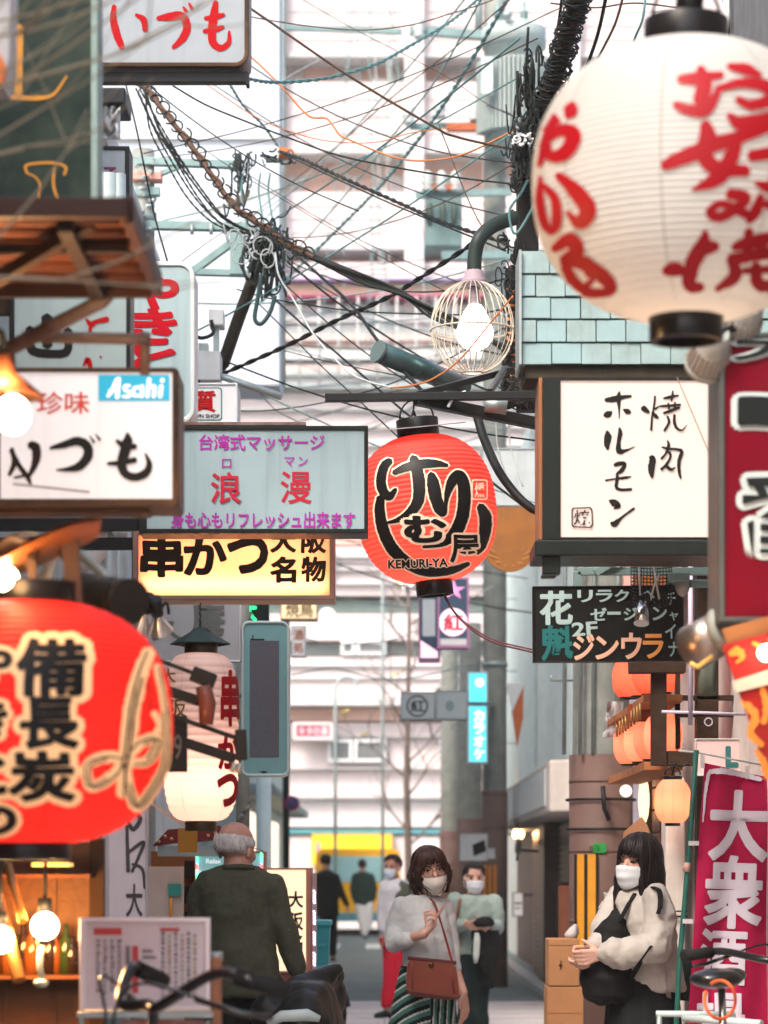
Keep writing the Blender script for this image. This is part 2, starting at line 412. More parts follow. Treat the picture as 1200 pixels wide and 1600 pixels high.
# louvred car-park deck, lower white walls
slat_m = [mat('louvre_grey', (.40, .45, .44), .6), mat('louvre_pink', (.68, .52, .48), .6), mat('louvre_white', (.74, .72, .72), .6)]
seq = [2, 0, 2, 2, 0, 1, 1, 0, 2, 0, 1, 0, 2, 0]
m = MB(); y = 480
for i in range(14):
    h_ = 7 if seq[i] == 0 else 10
    m.cur = seq[i]; m.box((-16, YB - .25 - .1 * (i % 3), zz(y + h_)), (16, YB + .6, zz(y))); y += h_ + .6
m.build('louvre', slat_m, fb)
for a, b, mm, yo in ((612, 742, PINKW, .1), (748, 766, GREYB, -.5), (770, 818, PINKW, .0), (822, 850, PEACH, .2), (854, 930, PINKW, .05), (936, 955, mat('deep_green_band', (.16, .22, .20), .6), .3), (958, 1000, PINKW, .1), (1003, 1022, mat('window_strip', (.18, .21, .20), .3), .4), (1026, 1092, PINKW, .0), (1095, 1104, GREYB, -.6), (1106, 1126, PEACH, .1), (1129, 1292, PINKW, .15), (1296, 1303, mat('teal_band', (.1, .3, .33), .5), -.4)):
    m = MB(); m.box((-16, YB + yo, zz(b)), (16, YB + .8, zz(a))); m.build('facade_band', mm, fb)
for x0, y0, x1, y1 in ((515, 1158, 548, 1188), (556, 1158, 600, 1188), (535, 1004, 552, 1021), (560, 1004, 600, 1021), (470, 860, 520, 900), (690, 1158, 735, 1188)):
    m = MB(); m.box((xx_(x0), YB - .04, zz(y1)), (xx_(x1), YB + .14, zz(y0))); f_ = m.build('window', GLASSW, fb)
    m = MB(); m.ring(rrect(xx_(x0) - .05, zz(y1) - .05, xx_(x1) + .05, zz(y0) + .05, 0), rrect(xx_(x0) + .04, zz(y1) + .04, xx_(x1) - .04, zz(y0) - .04, 0), YB - .1, YB - .045); m.build('frame', WHITE, f_)
gz = random.Random(44)
for a, b in PAR[1:4]:
    for px in range(270, 960, 62):
        if gz.random() < .55: continue
        m = MB(); m.box((xx_(px), YB + .55, zz(a - 2)), (xx_(px + 26), YB + .8, zz(a - 16))); m.build('air_conditioner', mat('ac_grey', (.5, .5, .48), .5), fb)
    for px in range(250, 1000, 90):
        m = MB(); m.box((xx_(px), YB + .8, zz(a)), (xx_(px + 44), YB + .895, zz(a - 38))); f_ = m.build('balcony_door', mat('door_glass', (.50, .44, .42), .2, var=.4, scale=.8, spec=.6), fb)
        m = MB(); m.box((xx_(px + 21), YB + .77, zz(a)), (xx_(px + 23), YB + .799, zz(a - 38))); m.build('mullion', WHITE, f_)
for px in range(440, 770, 30):
    m = MB(); m.tube([(xx_(px), YB - .95, zz(612)), (xx_(px), YB - .95, zz(476))], .03, 6); m.build('downpipe', mat('ac_grey', (.5, .5, .48)), fb)
for y0 in (640, 668, 696, 722, 785, 800, 870, 890, 912, 1040, 1060, 1150, 1200, 1245):
    m = MB(); m.box((-16, YB - .12, zz(y0 + 1.6)), (16, YB + .12, zz(y0))); m.build('cladding_joint', mat('joint_grey', (.46, .48, .48), .7), fb)
# shop front at street level
m = MB(); m.box((-16, YB - .3, 0), (16, YB + .8, zz(1306))); m.build('shop_front', mat('shop_interior', (.70, .62, .60), .5, var=.3, scale=.8), fb)
sg = Sign('shop_signboard', 'wide yellow shop signboard at the far end of the alley', 'sign', 487, 1303, 613, 1352, 69.4, mat('yellow_board', (.85, .46, .02), .5, var=.1, emit=.25, ecol=(1, .5, .02)), mat('yellow_edge', (.75, .4, .03), .5), fw=2, depth=.25)
sg.text(fit('営業中', 540, 1336, 568, 1347, .02) + fit('受付', 580, 1336, 608, 1347, .02), mat('brown_ink', (.12, .05, .01), .6))
sg.text([(np.array([(493, 1316), (501, 1316), (501, 1334), (493, 1334)]), [(0, 1, 2, 3)])], mat('pink_patch', (.85, .3, .3), .6), 'patch')
# parked yellow van under it
def simple_van(x, Y):
    t = thing('parked_van', 'yellow delivery van parked in the street behind the two men in dark suits', 'van', (x, Y, 0))
    m = MB(); m.prism(rrect(x - .95, .35, x + .95, 1.95, .18), Y, Y + 3.2); m.build('body', mat('van_yellow', (.80, .40, .015), .3, var=.1, coat=.5), t, bevel=.04)
    m = MB(); m.prism(rrect(x - .8, 1.2, x + .8, 1.78, .08), Y - .012, Y + .05); m.build('rear_window', mat('pale_cyan_glass', (.30, .52, .52), .15), t)
    m = MB(); m.box((x - .97, Y - .08, .32), (x + .97, Y + .05, .52)); m.build('bumper', mat('teal_bumper', (.1, .3, .34), .5), t, bevel=.02)
    for s_ in (-1, 1):
        m = MB(); m.box((x + s_ * .82, Y - .03, .7), (x + s_ * .92, Y + .02, 1.1)); m.build('tail_light', mat('tail_red', (.5, .02, .02), .3), t)
        for dy in (.55, 2.6):
            m = MB(); m.tube([(x + s_ * .66, Y + dy, .33), (x + s_ * .93, Y + dy, .33)], .33, 20); m.build('wheel', mat('rubber', (.02, .02, .02), .8), t)
simple_van(xx_(560, 62), 61.0)
# small maroon sign on the far wall
sg = Sign('wall_sign', 'small maroon sign with white lettering on the far white wall', 'sign', 458, 1128, 520, 1156, 69.5, mat('maroon_face', (.33, .02, .07), .5), PINKW, fw=5, depth=.2)
sg.text(row('キタの湯', 466, 1135, 512, 1149, .02), WHITE)

# ------------------------------------------------------------------ left side
LTEAL = mat('teal_grey_wall', (.40, .47, .46), .7, var=.3, scale=1.5, streak=.4)
b1 = thing('shop_house', 'grey teal shop house wall with drain pipes behind the long white lantern', 'building', (-3, 15, 0))
m = MB(); m.box((-6, 13.2, 0), (-1.62, 23.5, 5.4)); m.build('wall', LTEAL, b1)
m = MB(); m.box((-6, 13.0, 5.4), (-1.5, 23.6, 5.55)); m.build('roof', GREYB, b1)
for px, r in ((172, .05), (186, .035)):
    m = MB(); x = xx_(px, 13.1); m.tube([(x, 13.08, .2), (x, 13.08, 4.8)], r, 12)
    for z in (1, 2.2, 3.05, 3.4): m.tube([(x, 13.08, z), (x, 13.08, z + .05)], r * 1.25, 12)
    m.build('drain_pipe', STEEL, b1)
for z0, z1, x0, x1 in ((2.3, 3.3, -3.0, -2.2), (.9, 2.0, -3.1, -2.2)):
    m = MB(); m.box((x0, 13.17, z0), (x1, 13.215, z1)); f_ = m.build('window', GLASSW, b1)
b2 = thing('white_building', 'tall blank white building whose upper storeys overhang the alley', 'building', (-3, 28, 0))
BLUEW = mat('cool_white_panel', (.46, .51, .55), .5, var=.12, scale=.6, streak=.1)
m = MB(); m.box((-8, 24, zz(603, 24)), (xx_(438, 24), 24.7, 14.5)); m.build('upper_storey', BLUEW, b2, bevel=.02)
m = MB(); m.box((-8, 24.75, 0), (-2.35, 36, 13)); m.build('wall', LTEAL, b2)
m = MB(); m.tube([(xx_(438, 24) + .03, 24.02, zz(603, 24)), (xx_(438, 24) + .03, 24.02, 14.4)], .018, 8); m.build('corner_trim', STEEL, b2)
m = MB(); m.box((-8, 23.96, 7.9), (xx_(438, 24) - .01, 23.995, 7.915)); m.box((-8, 23.96, 10.2), (xx_(438, 24) - .01, 23.995, 10.215)); m.build('panel_joint', GREYB, b2)
b3 = thing('low_house', 'low teal fronted house behind the thin dark post', 'building', (-4, 42, 0))
m = MB(); m.box((-9, 36.5, 0), (-1.95, 54, 4.6)); m.build('wall', mat('pale_teal_wall', (.42, .52, .52), .6, var=.2, streak=.3), b3)
for y in (38, 41, 44, 47):
    m = MB(); m.box((-1.96, y, .2), (-1.90, y + 2, 2.3)); f_ = m.build('shop_window', mat('lit_window', (.6, .5, .4), .3, emit=.5, ecol=(1, .75, .55)), b3)
m = MB(); m.box((-2, 36.5, 2.5), (-1.5, 54, 2.62)); m.build('awning', mat('grey_awning', (.3, .36, .36), .7), b3)
b0 = thing('corner_house', 'dark brown house that carries the awning and the hiragana box sign', 'building', (-3, 6, 0))
m = MB(); m.box((-5, 1, 0), (-1.95, 12.9, 5.2)); m.build('wall', mat('dark_brown_wall', (.08, .06, .05), .7, var=.3, streak=.4), b0)

# ------------------------------------------------------------------ right side
LILAC = mat('lilac_siding', (.60, .53, .60), .55, var=.12, streak=.2)
r2 = thing('siding_house', 'pale lilac house of horizontal siding behind the lantern racks', 'building', (3, 17, 0))
m = MB(); m.box((1.78, 16.72, 0), (6, 24, 6.2))
for i in range(34):
    z = 1.6 + i * .13; m.add([(1.76, 16.69, z), (4, 16.69, z), (4, 16.71, z + .125), (1.76, 16.71, z + .125)], [(0, 1, 2, 3)])
m.build('wall', LILAC, r2)
m = MB(); m.tube([(1.88, 16.6, 1.2), (1.88, 16.6, 5.4)], .035, 10); m.build('drain_pipe', mat('lilac_pipe', (.52, .46, .55), .4), r2)
r3 = thing('shutter_house', 'shop house with closed brown roller shutter and pale upper storey', 'building', (3, 34, 0))
m = MB(); m.box((1.98, 26, 2.05), (7, 46, 7.6))
for i in range(60):
    y = 26 + i * .33; m.box((1.955, y, 2.6), (1.979, y + .05, 7.5))
m.build('upper_storey', mat('pale_teal_siding', (.52, .60, .60), .6, var=.15, streak=.35), r3)
m = MB(); m.box((2.25, 26.2, 0), (7, 46, 2.048)); m.build('wall', mat('brown_tile', (.11, .07, .06), .5, var=.3), r3)
m = MB(); m.box((1.62, 26.6, zz(1270, 27)), (1.975, 38, zz(1190, 27))); m.build('canopy', mat('cream_canopy', (.56, .49, .44), .6, var=.2, streak=.4), r3, bevel=.02)
m = MB(); m.box((1.606, 27.2, zz(1258, 27)), (1.619, 37, zz(1200, 27))); m.build('canopy_panel', mat('blank_panel', (.62, .66, .66), .4, var=.2), r3)
SHUT = mat('shutter_brown', (.20, .125, .095), .45, metal=.3, var=.25, streak=.3)
for y0, y1 in ((29.2, 33.6), (35.0, 39.5)):
    m = MB()
    for i in range(26): z = i * .078; m.box((2.16, y0, z), (2.2, y1, z + .06))
    m.box((2.205, y0, 0), (2.24, y1, 2.04)); m.build('roller_shutter', SHUT, r3)
m = MB(); m.box((1.98, 33.7, 0), (2.24, 34.9, 2.045)); m.build('pillar', mat('brown_tile2', (.12, .075, .06), .4, var=.4), r3)
r4 = thing('izakaya_house', 'dark timber pub front behind the racks of red lanterns', 'building', (3, 13, 0))
m = MB(); m.box((1.62, 11.5, 0), (5, 16.6, 4.6)); m.build('wall', mat('cream_plaster', (.66, .60, .55), .8, var=.2, streak=.3), r4)
BRICKO = mat('orange_tile', (.40, .14, .04), .4, var=.4, scale=20)
m = MB()
for i in range(18):
    for j in range(2): m.box((1.44, 14.2 + j * .21, .1 + i * .12), (1.52, 14.4 + j * .21, .21 + i * .12))
m.build('tiled_pillar', BRICKO, r4, bevel=.004)
for x, Y in ((1.5, 12.6), (1.5, 15.2)):
    m = MB(); m.box((x - .05, Y, 0), (x + .05, Y + .1, 4.2)); m.build('post', DARKWOOD, r4)
m = MB(); m.box((1.36, 11.6, 2.95), (1.62, 16.5, 3.05)); m.build('beam', DARKWOOD, r4)
r1 = thing('tiled_house', 'dark house hidden behind the crimson sign and the white lantern', 'building', (3.5, 6, 0))
m = MB(); m.box((1.95, 2, 0), (5, 11.4, 5.2)); m.build('wall', mat('near_wall', (.2, .18, .17), .8, var=.3), r1)
m = MB(); m.box((1.4, 8.2, 3.9), (1.94, 11.0, 6.0)); m.build('upper_storey', mat('dark_siding', (.12, .12, .12), .7, var=.3), r1)

# far right terrace behind the poles and blocks that fill the sides of the cross street
for (x0, x1, y0, y1, h, c, lab) in ((2.3, 9, 47, 58, 6.5, (.5, .52, .5), 'grey corner block beyond the row of concrete poles'), (-12, -2.4, 55, 60, 6, (.55, .5, .48), 'pale corner block by the crossing, behind the thin dark post')):
    t = thing('corner_block', lab, 'building', ((x0 + x1) / 2, (y0 + y1) / 2, 0))
    m = MB(); m.box((x0, y0, 0), (x1, y1, h)); m.build('wall', mat('block_' + str(h), c, .7, var=.2, streak=.3), t)
    for z in np.arange(2.9, h - 1, 1.9):
        for x in np.arange(x0 + .3, x1 - 1, 1.4):
            m = MB(); m.box((x, y0 - .03, z), (x + .9, y0 + .03, z + 1)); m.build('window', GLASSW, t)
    m = MB(); m.box((x0 + .2, y0 - .03, .1), (x1 - .2, y0 + .03, 2.3)); m.build('shop_window', mat('lit_window', (.6, .5, .4)), t)

# ------------------------------------------------------------------ utility poles
def pole(name, label, px, Y, r, ztop, brown=None, group=None, bands=()):
    x = xx_(px, Y); t = thing(name, label, 'pole', (x, Y, 0), group=group)
    m = MB(); n = 24; m.tube([(x, Y, ztop * i / 12) for i in range(13)], [r * (1.08 - .16 * i / 12) for i in range(13)], n); m.build('shaft', CONC, t)
    if brown:
        m = MB(); m.tube([(x, Y, .0), (x, Y, brown[0])], r * 1.12, n)
        for z in np.arange(.3, brown[0], .42): m.tube([(x, Y, z), (x, Y, z + .02)], r * 1.128, n)
        m.build('wrap', brown[1] if len(brown) > 1 else BROWNP, t)
    for z in bands:
        m = MB(); m.tube([(x, Y, z), (x, Y, z + .06)], r * 1.12, n); m.build('band', STEEL, t)
    m = MB()
    for i in range(int((ztop - 2.6) / .45)):
        s_ = 1 if i % 2 else -1; z = 2.6 + i * .45; m.tube([(x + s_ * r * .8, Y, z), (x + s_ * (r + .13), Y, z), (x + s_ * (r + .13), Y, z + .03)], .008, 6)
    m.build('step_bolt', STEEL, t)
    return t, x
def zp(py, Y): return CZ + (HY - py) * S(Y)
tp, xb = pole('utility_pole', 'stout pole with brown wrapped base and yellow black striped guard beside the woman', 939, 16.4, .172, 4.45, (zp(1180, 16.4),), 'concrete utility poles', bands=(3.0, 3.4, 4.1))
m = MB()
for c_, a0, a1 in ((0, -146, -138.8), (1, -138.6, -124), (0, -123.8, -117.6), (1, -117.4, -103.4), (0, -103.2, -99)):
    m.cur = c_; m.lathe([(.204, zp(1505, 16.4)), (.204, zp(1335, 16.4))], 4, (xb, 16.4, 0), a0=R(a0), a1=R(a1))
m.build('striped_guard', [mat('guard_black', (.025, .028, .02), .6), mat('guard_yellow', (.72, .31, .02), .55, var=.2)], tp)
m = MB(); m.lathe([(.202, zp(1333, 16.4)), (.202, zp(1318, 16.4))], 4, (xb, 16.4, 0), a0=R(-108), a1=R(-86)); m.build('plate', mat('green_plate', (.02, .3, .06), .5), tp)
m = MB()
for q, f in fit('駅前三丁目', 921, 1321, 936, 1330, .01): m.add([Vector((xx_(x, 16.19), 16.19, zp(y, 16.19))) for x, y in q], f)
m.build('plate_lettering', BLACKM, tp)
m = MB(); gz = random.Random(5)
for cx, cy in ((942, 1392), (950, 1400), (946, 1412), (938, 1414), (952, 1398)):
    for (q, f) in brush([(cx + gz.uniform(-6, 6), cy + gz.uniform(-6, 6), 2), (cx + gz.uniform(-6, 6), cy + gz.uniform(-5, 5), 3.4), (cx + gz.uniform(-6, 6), cy + gz.uniform(-6, 6), 1.5)]):
        m.add([Vector((xx_(x, 16.2), 16.19 - .001 * len(m.f) % .006, zp(y, 16.2))) for x, y in q], f)
m.build('graffiti', WHITE, tp)
m = MB()
for z in (zp(1252, 16.4), zp(1298, 16.4)): m.lathe([(.21, z), (.216, z + .008), (.21, z + .016)], 24, (xb, 16.4, 0))
m.tube([P(942, 1228, 16.15), P(944, 1262, 16.15), P(952, 1282, 16.15)], .014, 6); m.build('strap', BLACKM, tp)
m = MB()
for px in (880, 905, 925, 962): m.tube([(xx_(px, 16.3), 16.22, zp(1180, 16.3)), (xx_(px + 4, 16.3), 16.22, 4.4)], .012, 6)
m.build('riser_pipe', STEEL, tp)
tq, xq = pole('utility_pole', 'tall concrete pole carrying the grey transformer', 773, 34, .145, 12.6, (zp(1235, 34), mat('brown_wrap_dim', (.17, .11, .09), .7)), 'concrete utility poles', bands=(4, 6))
pole('utility_pole', 'slim concrete pole with brown base, closest to the bare street tree', 703, 44, .15, 5.6, (2.1,), 'concrete utility poles')
pole('utility_pole', 'thicker concrete pole with brown base between the two other far poles', 735, 39, .17, 5.0, (2.2,), 'concrete utility poles')
tl, xl = pole('utility_pole', 'banded concrete pole with teal crossarms in front of the blank white building', 224, 17, .075, zp(235, 17), None, 'concrete utility poles', bands=(4.3, 4.6, 4.9, 5.2, 5.5, 5.65))
ta = thing('crossarm', 'teal grey steel crossarm braces bolted high on the banded pole', 'bracket', P(300, 258, 17))
m = MB()
for a, b, wd in (((210, 252), (372, 258), .045), ((222, 352), (415, 356), .05), ((250, 272), (290, 256), .03), ((300, 425), (372, 372), .045), ((300, 425), (400, 428), .04), ((371, 365), (371, 430), .07), ((212, 300), (250, 300), .05)):
    m.bar(P(*a, 16.95), P(*b, 16.95), wd * 1.3, wd)
m.build('arm', TEALSTEEL, ta, bevel=.003)
m = MB(); rr_ = random.Random(2)
for i in range(14): m.tube([P(212 + rr_.uniform(-2, 30), 250 + i * 9, 16.9), P(212 + rr_.uniform(0, 30), 250 + i * 9, 16.86)], .013, 6)
for px in (300, 330, 352, 395): m.tube([P(px, 350, 16.9), P(px, 366, 16.9)], .012, 6)
m.build('bolt', STEEL, ta)
m = MB(); pbox(m, 205, 268, 252, 280, 16.9, 17.02); m.build('red_clamp', mat('pale_red', (.6, .3, .24), .6), ta, bevel=.005)

# transformer with fins, crossarms and insulators on the tall pole
YT = 33.6
tr = thing('transformer', 'pale green ribbed transformer drum bolted to the tall pole', 'transformer', P(800, 240, YT))
GREENT = mat('transformer_green', (.36, .42, .40), .45, var=.15, streak=.3)
cx, cz0, cz1 = xx_(803, YT), zp(238, YT), zp(45, YT)
m = MB(); m.lathe([(.0, cz0), (.36, cz0), (.36, cz1 - .25), (.40, cz1 - .24), (.40, cz1 - .02), (.2, cz1 + .06), (0, cz1 + .06)], 32, (cx, YT, 0))
m.build('drum', GREENT, tr)
m = MB()
for i in range(26):
    a = R(-175 + i * 6.8); p = Vector((cx + .36 * math.cos(a), YT + .36 * math.sin(a), 0)); q = Vector((cx + .47 * math.cos(a), YT + .47 * math.sin(a), 0))
    m.bar((p + q) / 2 + Vector((0, 0, cz0 + .2)), (p + q) / 2 + Vector((0, 0, cz1 - .45)), .11, .03, up=(math.sin(a), -math.cos(a), 0))
m.build('fin', GREENT, tr)
for dx in (-.2, .12):
    m = MB(); m.lathe([(.0, 0), (.05, 0), (.05, .06), (.03, .08), (.06, .1), (.03, .12), (.06, .14), (.03, .18), (.02, .28), (0, .28)], 12, (cx + dx, YT - .1, cz1 + .02)); m.build('bushing', TEALSTEEL, tr)
m = MB(); m.box((cx - .42, YT - .52, zp(165, YT)), (cx - .28, YT - .47, zp(108, YT))); m.build('plate', mat('pale_plate', (.6, .66, .64), .5), tr)
m = MB(); m.ball((cx - .1, YT - .42, zp(40, YT)), .06, 10); m.build('valve', STEEL, tr)
tx = thing('pole_crossarms', 'crossarms and insulators with red brown bands on the tall pole', 'bracket', P(760, 300, 33.8))
m = MB()
for a, b, wd in (((440, 43), (628, 50), .06), ((640, 48), (770, 56), .1), ((640, 198), (830, 194), .07), ((650, 305), (800, 300), .08), ((690, 400), (800, 398), .1)): m.bar(P(*a, 33.7), P(*b, 33.7), wd)
m.build('arm', TEALSTEEL, tx)
m = MB(); pbox(m, 698, 203, 765, 192, 33.55, 33.66); pbox(m, 668, 296, 718, 289, 33.55, 33.66); m.build('red_brown_band', mat('rust_band', (.45, .11, .04), .6, var=.3), tx)
for px, py in ((640, 195), (687, 185), (668, 300), (690, 300), (712, 300), (742, 190), (655, 60), (770, 60)):
    m = MB(); m.lathe([(0, 0), (.06, 0), (.08, .04), (.05, .07), (.09, .12), (.05, .15), (.08, .2), (.03, .26), (0, .26)], 12, P(px, py, 33.6)); m.build('insulator', mat('porcelain', (.5, .54, .52), .25), tx)
for px in (672, 692, 710):
    m = MB(); m.ball(P(px, 335, 33.5), (.05, .05, .16), 10); m.build('weight', mat('dark_green', (.05, .08, .06), .5), tx)
m = MB(); pbox(m, 665, 385, 722, 308, 33.9, 34.3); m.build('box', TEALSTEEL, tx, bevel=.02)
m = MB(); m.tube([P(748, 60, 33.9), P(748, -40, 33.9)], .05, 8); m.build('post', STEEL, tx)

# dark thin lamp post at the left, no-parking disc
t = thing('lamp_post', 'thin dark green post beside the blank teal sign', 'post', P(447, 1361 + CZ / S(38), 38))
x = xx_(447, 38); m = MB(); m.tube([(x, 38, 0), (x, 38, zp(955, 38))], .05, 12); m.build('shaft', mat('post_green', (.035, .055, .045), .5), t)
t2 = thing('road_sign', 'round blue and red no parking disc on the dark post', 'sign', P(455, 1268, 37.9))
m = MB(); m.tube([P(456, 1255, 37.9), P(456, 1255, 37.93)], 12 * S(37.9), 24); m.build('disc', mat('sign_magenta', (.45, .02, .14), .5), t2)
m = MB(); m.tube([P(456, 1255, 37.88), P(456, 1255, 37.9)], 9 * S(37.9), 24); m.build('disc_face', mat('sign_teal', (.02, .15, .25), .5), t2)
m = MB(); m.bar(P(450, 1249, 37.87), P(462, 1261, 37.87), .025); m.build('slash', mat('sign_magenta', (.45, .02, .14), .5), t2)
t = thing('street_pipe', 'pale teal steel column rising behind the old man', 'post', P(410, 1361 + CZ / S(20), 20))
x = xx_(412, 20); m = MB(); m.tube([(x, 20, 0), (x, 20, zp(1190, 20))], .055, 14); m.build('shaft', mat('pale_teal_post', (.42, .55, .54), .4), t)
x2 = xx_(378, 14); t = thing('support_post', 'dark grey post under the blank teal sign', 'post', (x2, 14.1, 0))
m = MB(); m.tube([(x2, 14.1, 0), (x2, 14.1, 3.4)], .035, 12)
for i in range(40): m.tube([(x2 + .03 * math.cos(i), 14.1 + .03 * math.sin(i), 1.2 + i * .05), (x2 + .045 * math.cos(i + 1), 14.1 + .045 * math.sin(i + 1), 1.24 + i * .05)], .012, 5)
m.build('shaft', mat('grey_vinyl', (.2, .22, .2), .6, var=.4), t)
# twin arc street lamps in the distance
for px, py, lab in ((548, 1085, 'far arched street lamp above the small maroon sign'), (622, 905, 'far arched street lamp higher up against the white building')):
    t = thing('street_lamp', lab, 'street lamp', (xx_(px + 8, 55), 55, 0), group='far arched street lamps')
    x = xx_(px - 24, 55); m = MB(); c_ = P(px - 6, py - 5, 55); m.tube([(x, 55, 0), (x, 55, c_.z)] + [(c_.x - .24 * math.cos(a), 55, c_.z + .3 * math.sin(a)) for a in np.linspace(.2, PI, 10)], .035, 8); m.build('post', mat('lamp_grey', (.35, .4, .39), .5), t)
    m = MB(); m.ball((c_.x + .24, 55, c_.z - .1), .16, 14); m.build('globe', mat('milk_globe', (.8, .8, .8), .3, emit=.8, ecol=(1, .95, .9)), t)
# bare street tree near the crossing
def tree_branches(m, p, d, L, r, depth, g, leaves=None):
    n = 4; pts = [p]; q = p.copy(); dd = d.copy()
    for i in range(n):
        dd = (dd + Vector((g.uniform(-.16, .16), g.uniform(-.16, .16), g.uniform(-.05, .12)))).normalized(); q = q + dd * L / n; pts.append(q.copy())
    m.tube(pts, [r * (1 - .55 * i / n) for i in range(n + 1)], 6, caps=False)
    if depth == 0:
        if leaves is not None and g.random() < .16: leaves.append(q.copy())
        return
    for i in range(3 if depth > 1 else 2):
        b = pts[g.randint(2, n)]; a = g.uniform(0, 2 * PI); k = g.uniform(.5, .95)
        nd = (dd + Vector((math.cos(a) * k, math.sin(a) * k, g.uniform(-.1, .5)))).normalized()
        tree_branches(m, b, nd, L * g.uniform(.55, .8), r * .5, depth - 1, g, leaves)
tt = thing('bare_tree', 'slim bare street tree with a few yellow leaves in the middle of the crossing', 'tree', (xx_(637, 50), 50, 0))
g = random.Random(4); m = MB(); x = xx_(637, 50)
m.tube([(x, 50, 0), (x + .02, 50, 1.5), (x - .02, 50, 3), (x, 50, 4.2), (x + .03, 50, 6.0), (x, 50, 7.2)], [.075, .07, .06, .05, .035, .015], 10); m.build('trunk', mat('bark', (.16, .12, .10), .85, var=.4, scale=20), tt)
m = MB(); lv = []
for i in range(17):
    z = 1.9 + i * .31; a = i * 2.4; tree_branches(m, Vector((x, 50, z)), Vector((math.cos(a), math.sin(a) * .6, .75)).normalized(), .95 - .02 * i, .026, 2, g, lv)
m.build('crown', mat('bark_light', (.2, .16, .15), .85), tt)
m = MB()
for p in lv:
    for k in range(5):
        q = p + Vector((g.uniform(-.1, .1), g.uniform(-.1, .1), g.uniform(-.1, .1))); u = Vector((g.uniform(-1, 1), g.uniform(-1, 1), g.uniform(-1, 1))).normalized() * .05; v_ = u.orthogonal().normalized() * .03
        m.add([q - u, q + v_, q + u, q - v_], [(0, 1, 2, 3)])
if m.v: m.build('leaves', mat('yellow_leaf', (.45, .36, .06), .6), tt)
# ------------------------------------------------------------------ signs
RED = mat('red_ink', (.38, .003, .006), .6, var=.08, spec=.1); INK = mat('black_ink', (.012, .011, .01), .5, var=0)
MAG = mat('magenta_ink', (.42, .02, .36), .5, var=0); CRIM = mat('crimson_ink', (.52, .005, .03), .5, var=0)
GREYFACE = mat('grey_teal_face', (.36, .485, .50), .4, var=.12, scale=3, streak=.35)
WHITEFACE = mat('white_face', (.36, .40, .425), .4, var=.14, scale=3, streak=.2)
LITFACE = mat('backlit_white', (.55, .54, .54), .4, var=.10, scale=2, streak=.25, emit=.17, ecol=(1, .9, .86))

# topmost left sign
s = Sign('hanging_sign', 'white rounded box sign in bronze frame with three red hiragana', 'sign', 140, -60, 389, 104, 10, mat('grey_white_face', (.30, .335, .36), .4, var=.15, scale=3, streak=.25), BRONZE, fw=7, rad=22, depth=.2)  # even white, darker than the other white sign faces
s.text(brush([(178, 8, 7), (177, 30, 11), (183, 55, 12), (191, 74, 9)]) + brush([(212, 22, 5), (224, 30, 10), (227, 47, 8)], seed=4), RED)
s.text(brush([(246, 28, 7), (266, 25, 13), (284, 24, 12), (292, 40, 12), (286, 58, 12), (270, 74, 6)]) + brush([(286, 10, 3), (291, 17, 6)]) + brush([(295, 4, 3), (300, 13, 6)]), RED)
s.text(brush([(337, 2, 8), (334, 24, 13), (331, 46, 13), (333, 66, 12), (345, 74, 10), (357, 66, 8), (358, 48, 4)]) + brush([(320, 28, 6), (334, 26, 9), (350, 22, 6)]) + brush([(318, 48, 6), (334, 46, 9), (349, 41, 6)]), RED)
s.bars([((-220, -40, 10.1), (150, -40, 10.1))], .05, BRONZE)
t = thing('sign_arm', 'black steel arm under the red hiragana sign', 'bracket', P(270, 132, 10.05))
m = MB(); m.bar(P(-250, 124, 10.05), P(388, 122.5, 10.05), .045, .04); m.build('bar', BLACKM, t, bevel=.003)
m = MB(); pbox(m, 384, 131, 389, 114, 10.02, 10.08); m.build('end_cap', BLACKM, t)

# dark green shop board, extreme left
s = Sign('shop_board', 'dark green painted shop board with orange outline drawing', 'sign', -90, -80, 153, 330, 7, mat('dark_green_board', (.012, .03, .024), .5, spec=.15, var=.4, dirt=(.05, .07, .05)), mat('teal_wood_frame', (.26, .36, .33), .55, var=.2), fw=(8, 8, 11, 8), depth=.12)
OR = mat('orange_line', (.62, .26, .02), .5, var=.3)
s.text(brush([(30, 40, 12), (29, 90, 12), (28, 145, 12)]) + brush([(0, 148, 6), (40, 152, 8), (80, 148, 5), (104, 118, 3)]), OR)
s.text(brush([(42, 270, 4), (40, 258, 4), (60, 254, 4), (85, 254, 4), (102, 260, 4), (100, 272, 4)]) + brush([(85, 260, 4), (83, 285, 4), (88, 305, 4), (100, 322, 4)]) + brush([(66, 326, 4), (72, 312, 4), (95, 312, 4), (125, 314, 4), (128, 326, 4)]) + brush([(42, 270, 3), (55, 276, 3), (62, 290, 3), (58, 318, 3)]), OR, 'drawing')
t = thing('orange_sign_edge', 'pale sign edge with orange stripe in front of the green shop board', 'sign', P(-10, 140, 5.6))
m = MB(); m.prism([((x - HX) * S(5.6), CZ + (HY - y) * S(5.6)) for x, y in ((-60, -60), (16, -60), (14, 90), (4, 132), (-60, 132))], 5.6, 5.72); m.build('panel', mat('pale_grey_edge', (.5, .5, .5), .5), t)
m = MB(); m.prism([((x - HX) * S(5.6), CZ + (HY - y) * S(5.6)) for x, y in ((-60, 60), (4, 92), (12, 112), (6, 136), (-60, 136))], 5.57, 5.598); m.build('stripe', mat('orange_edge', (.7, .18, .03), .5), t)

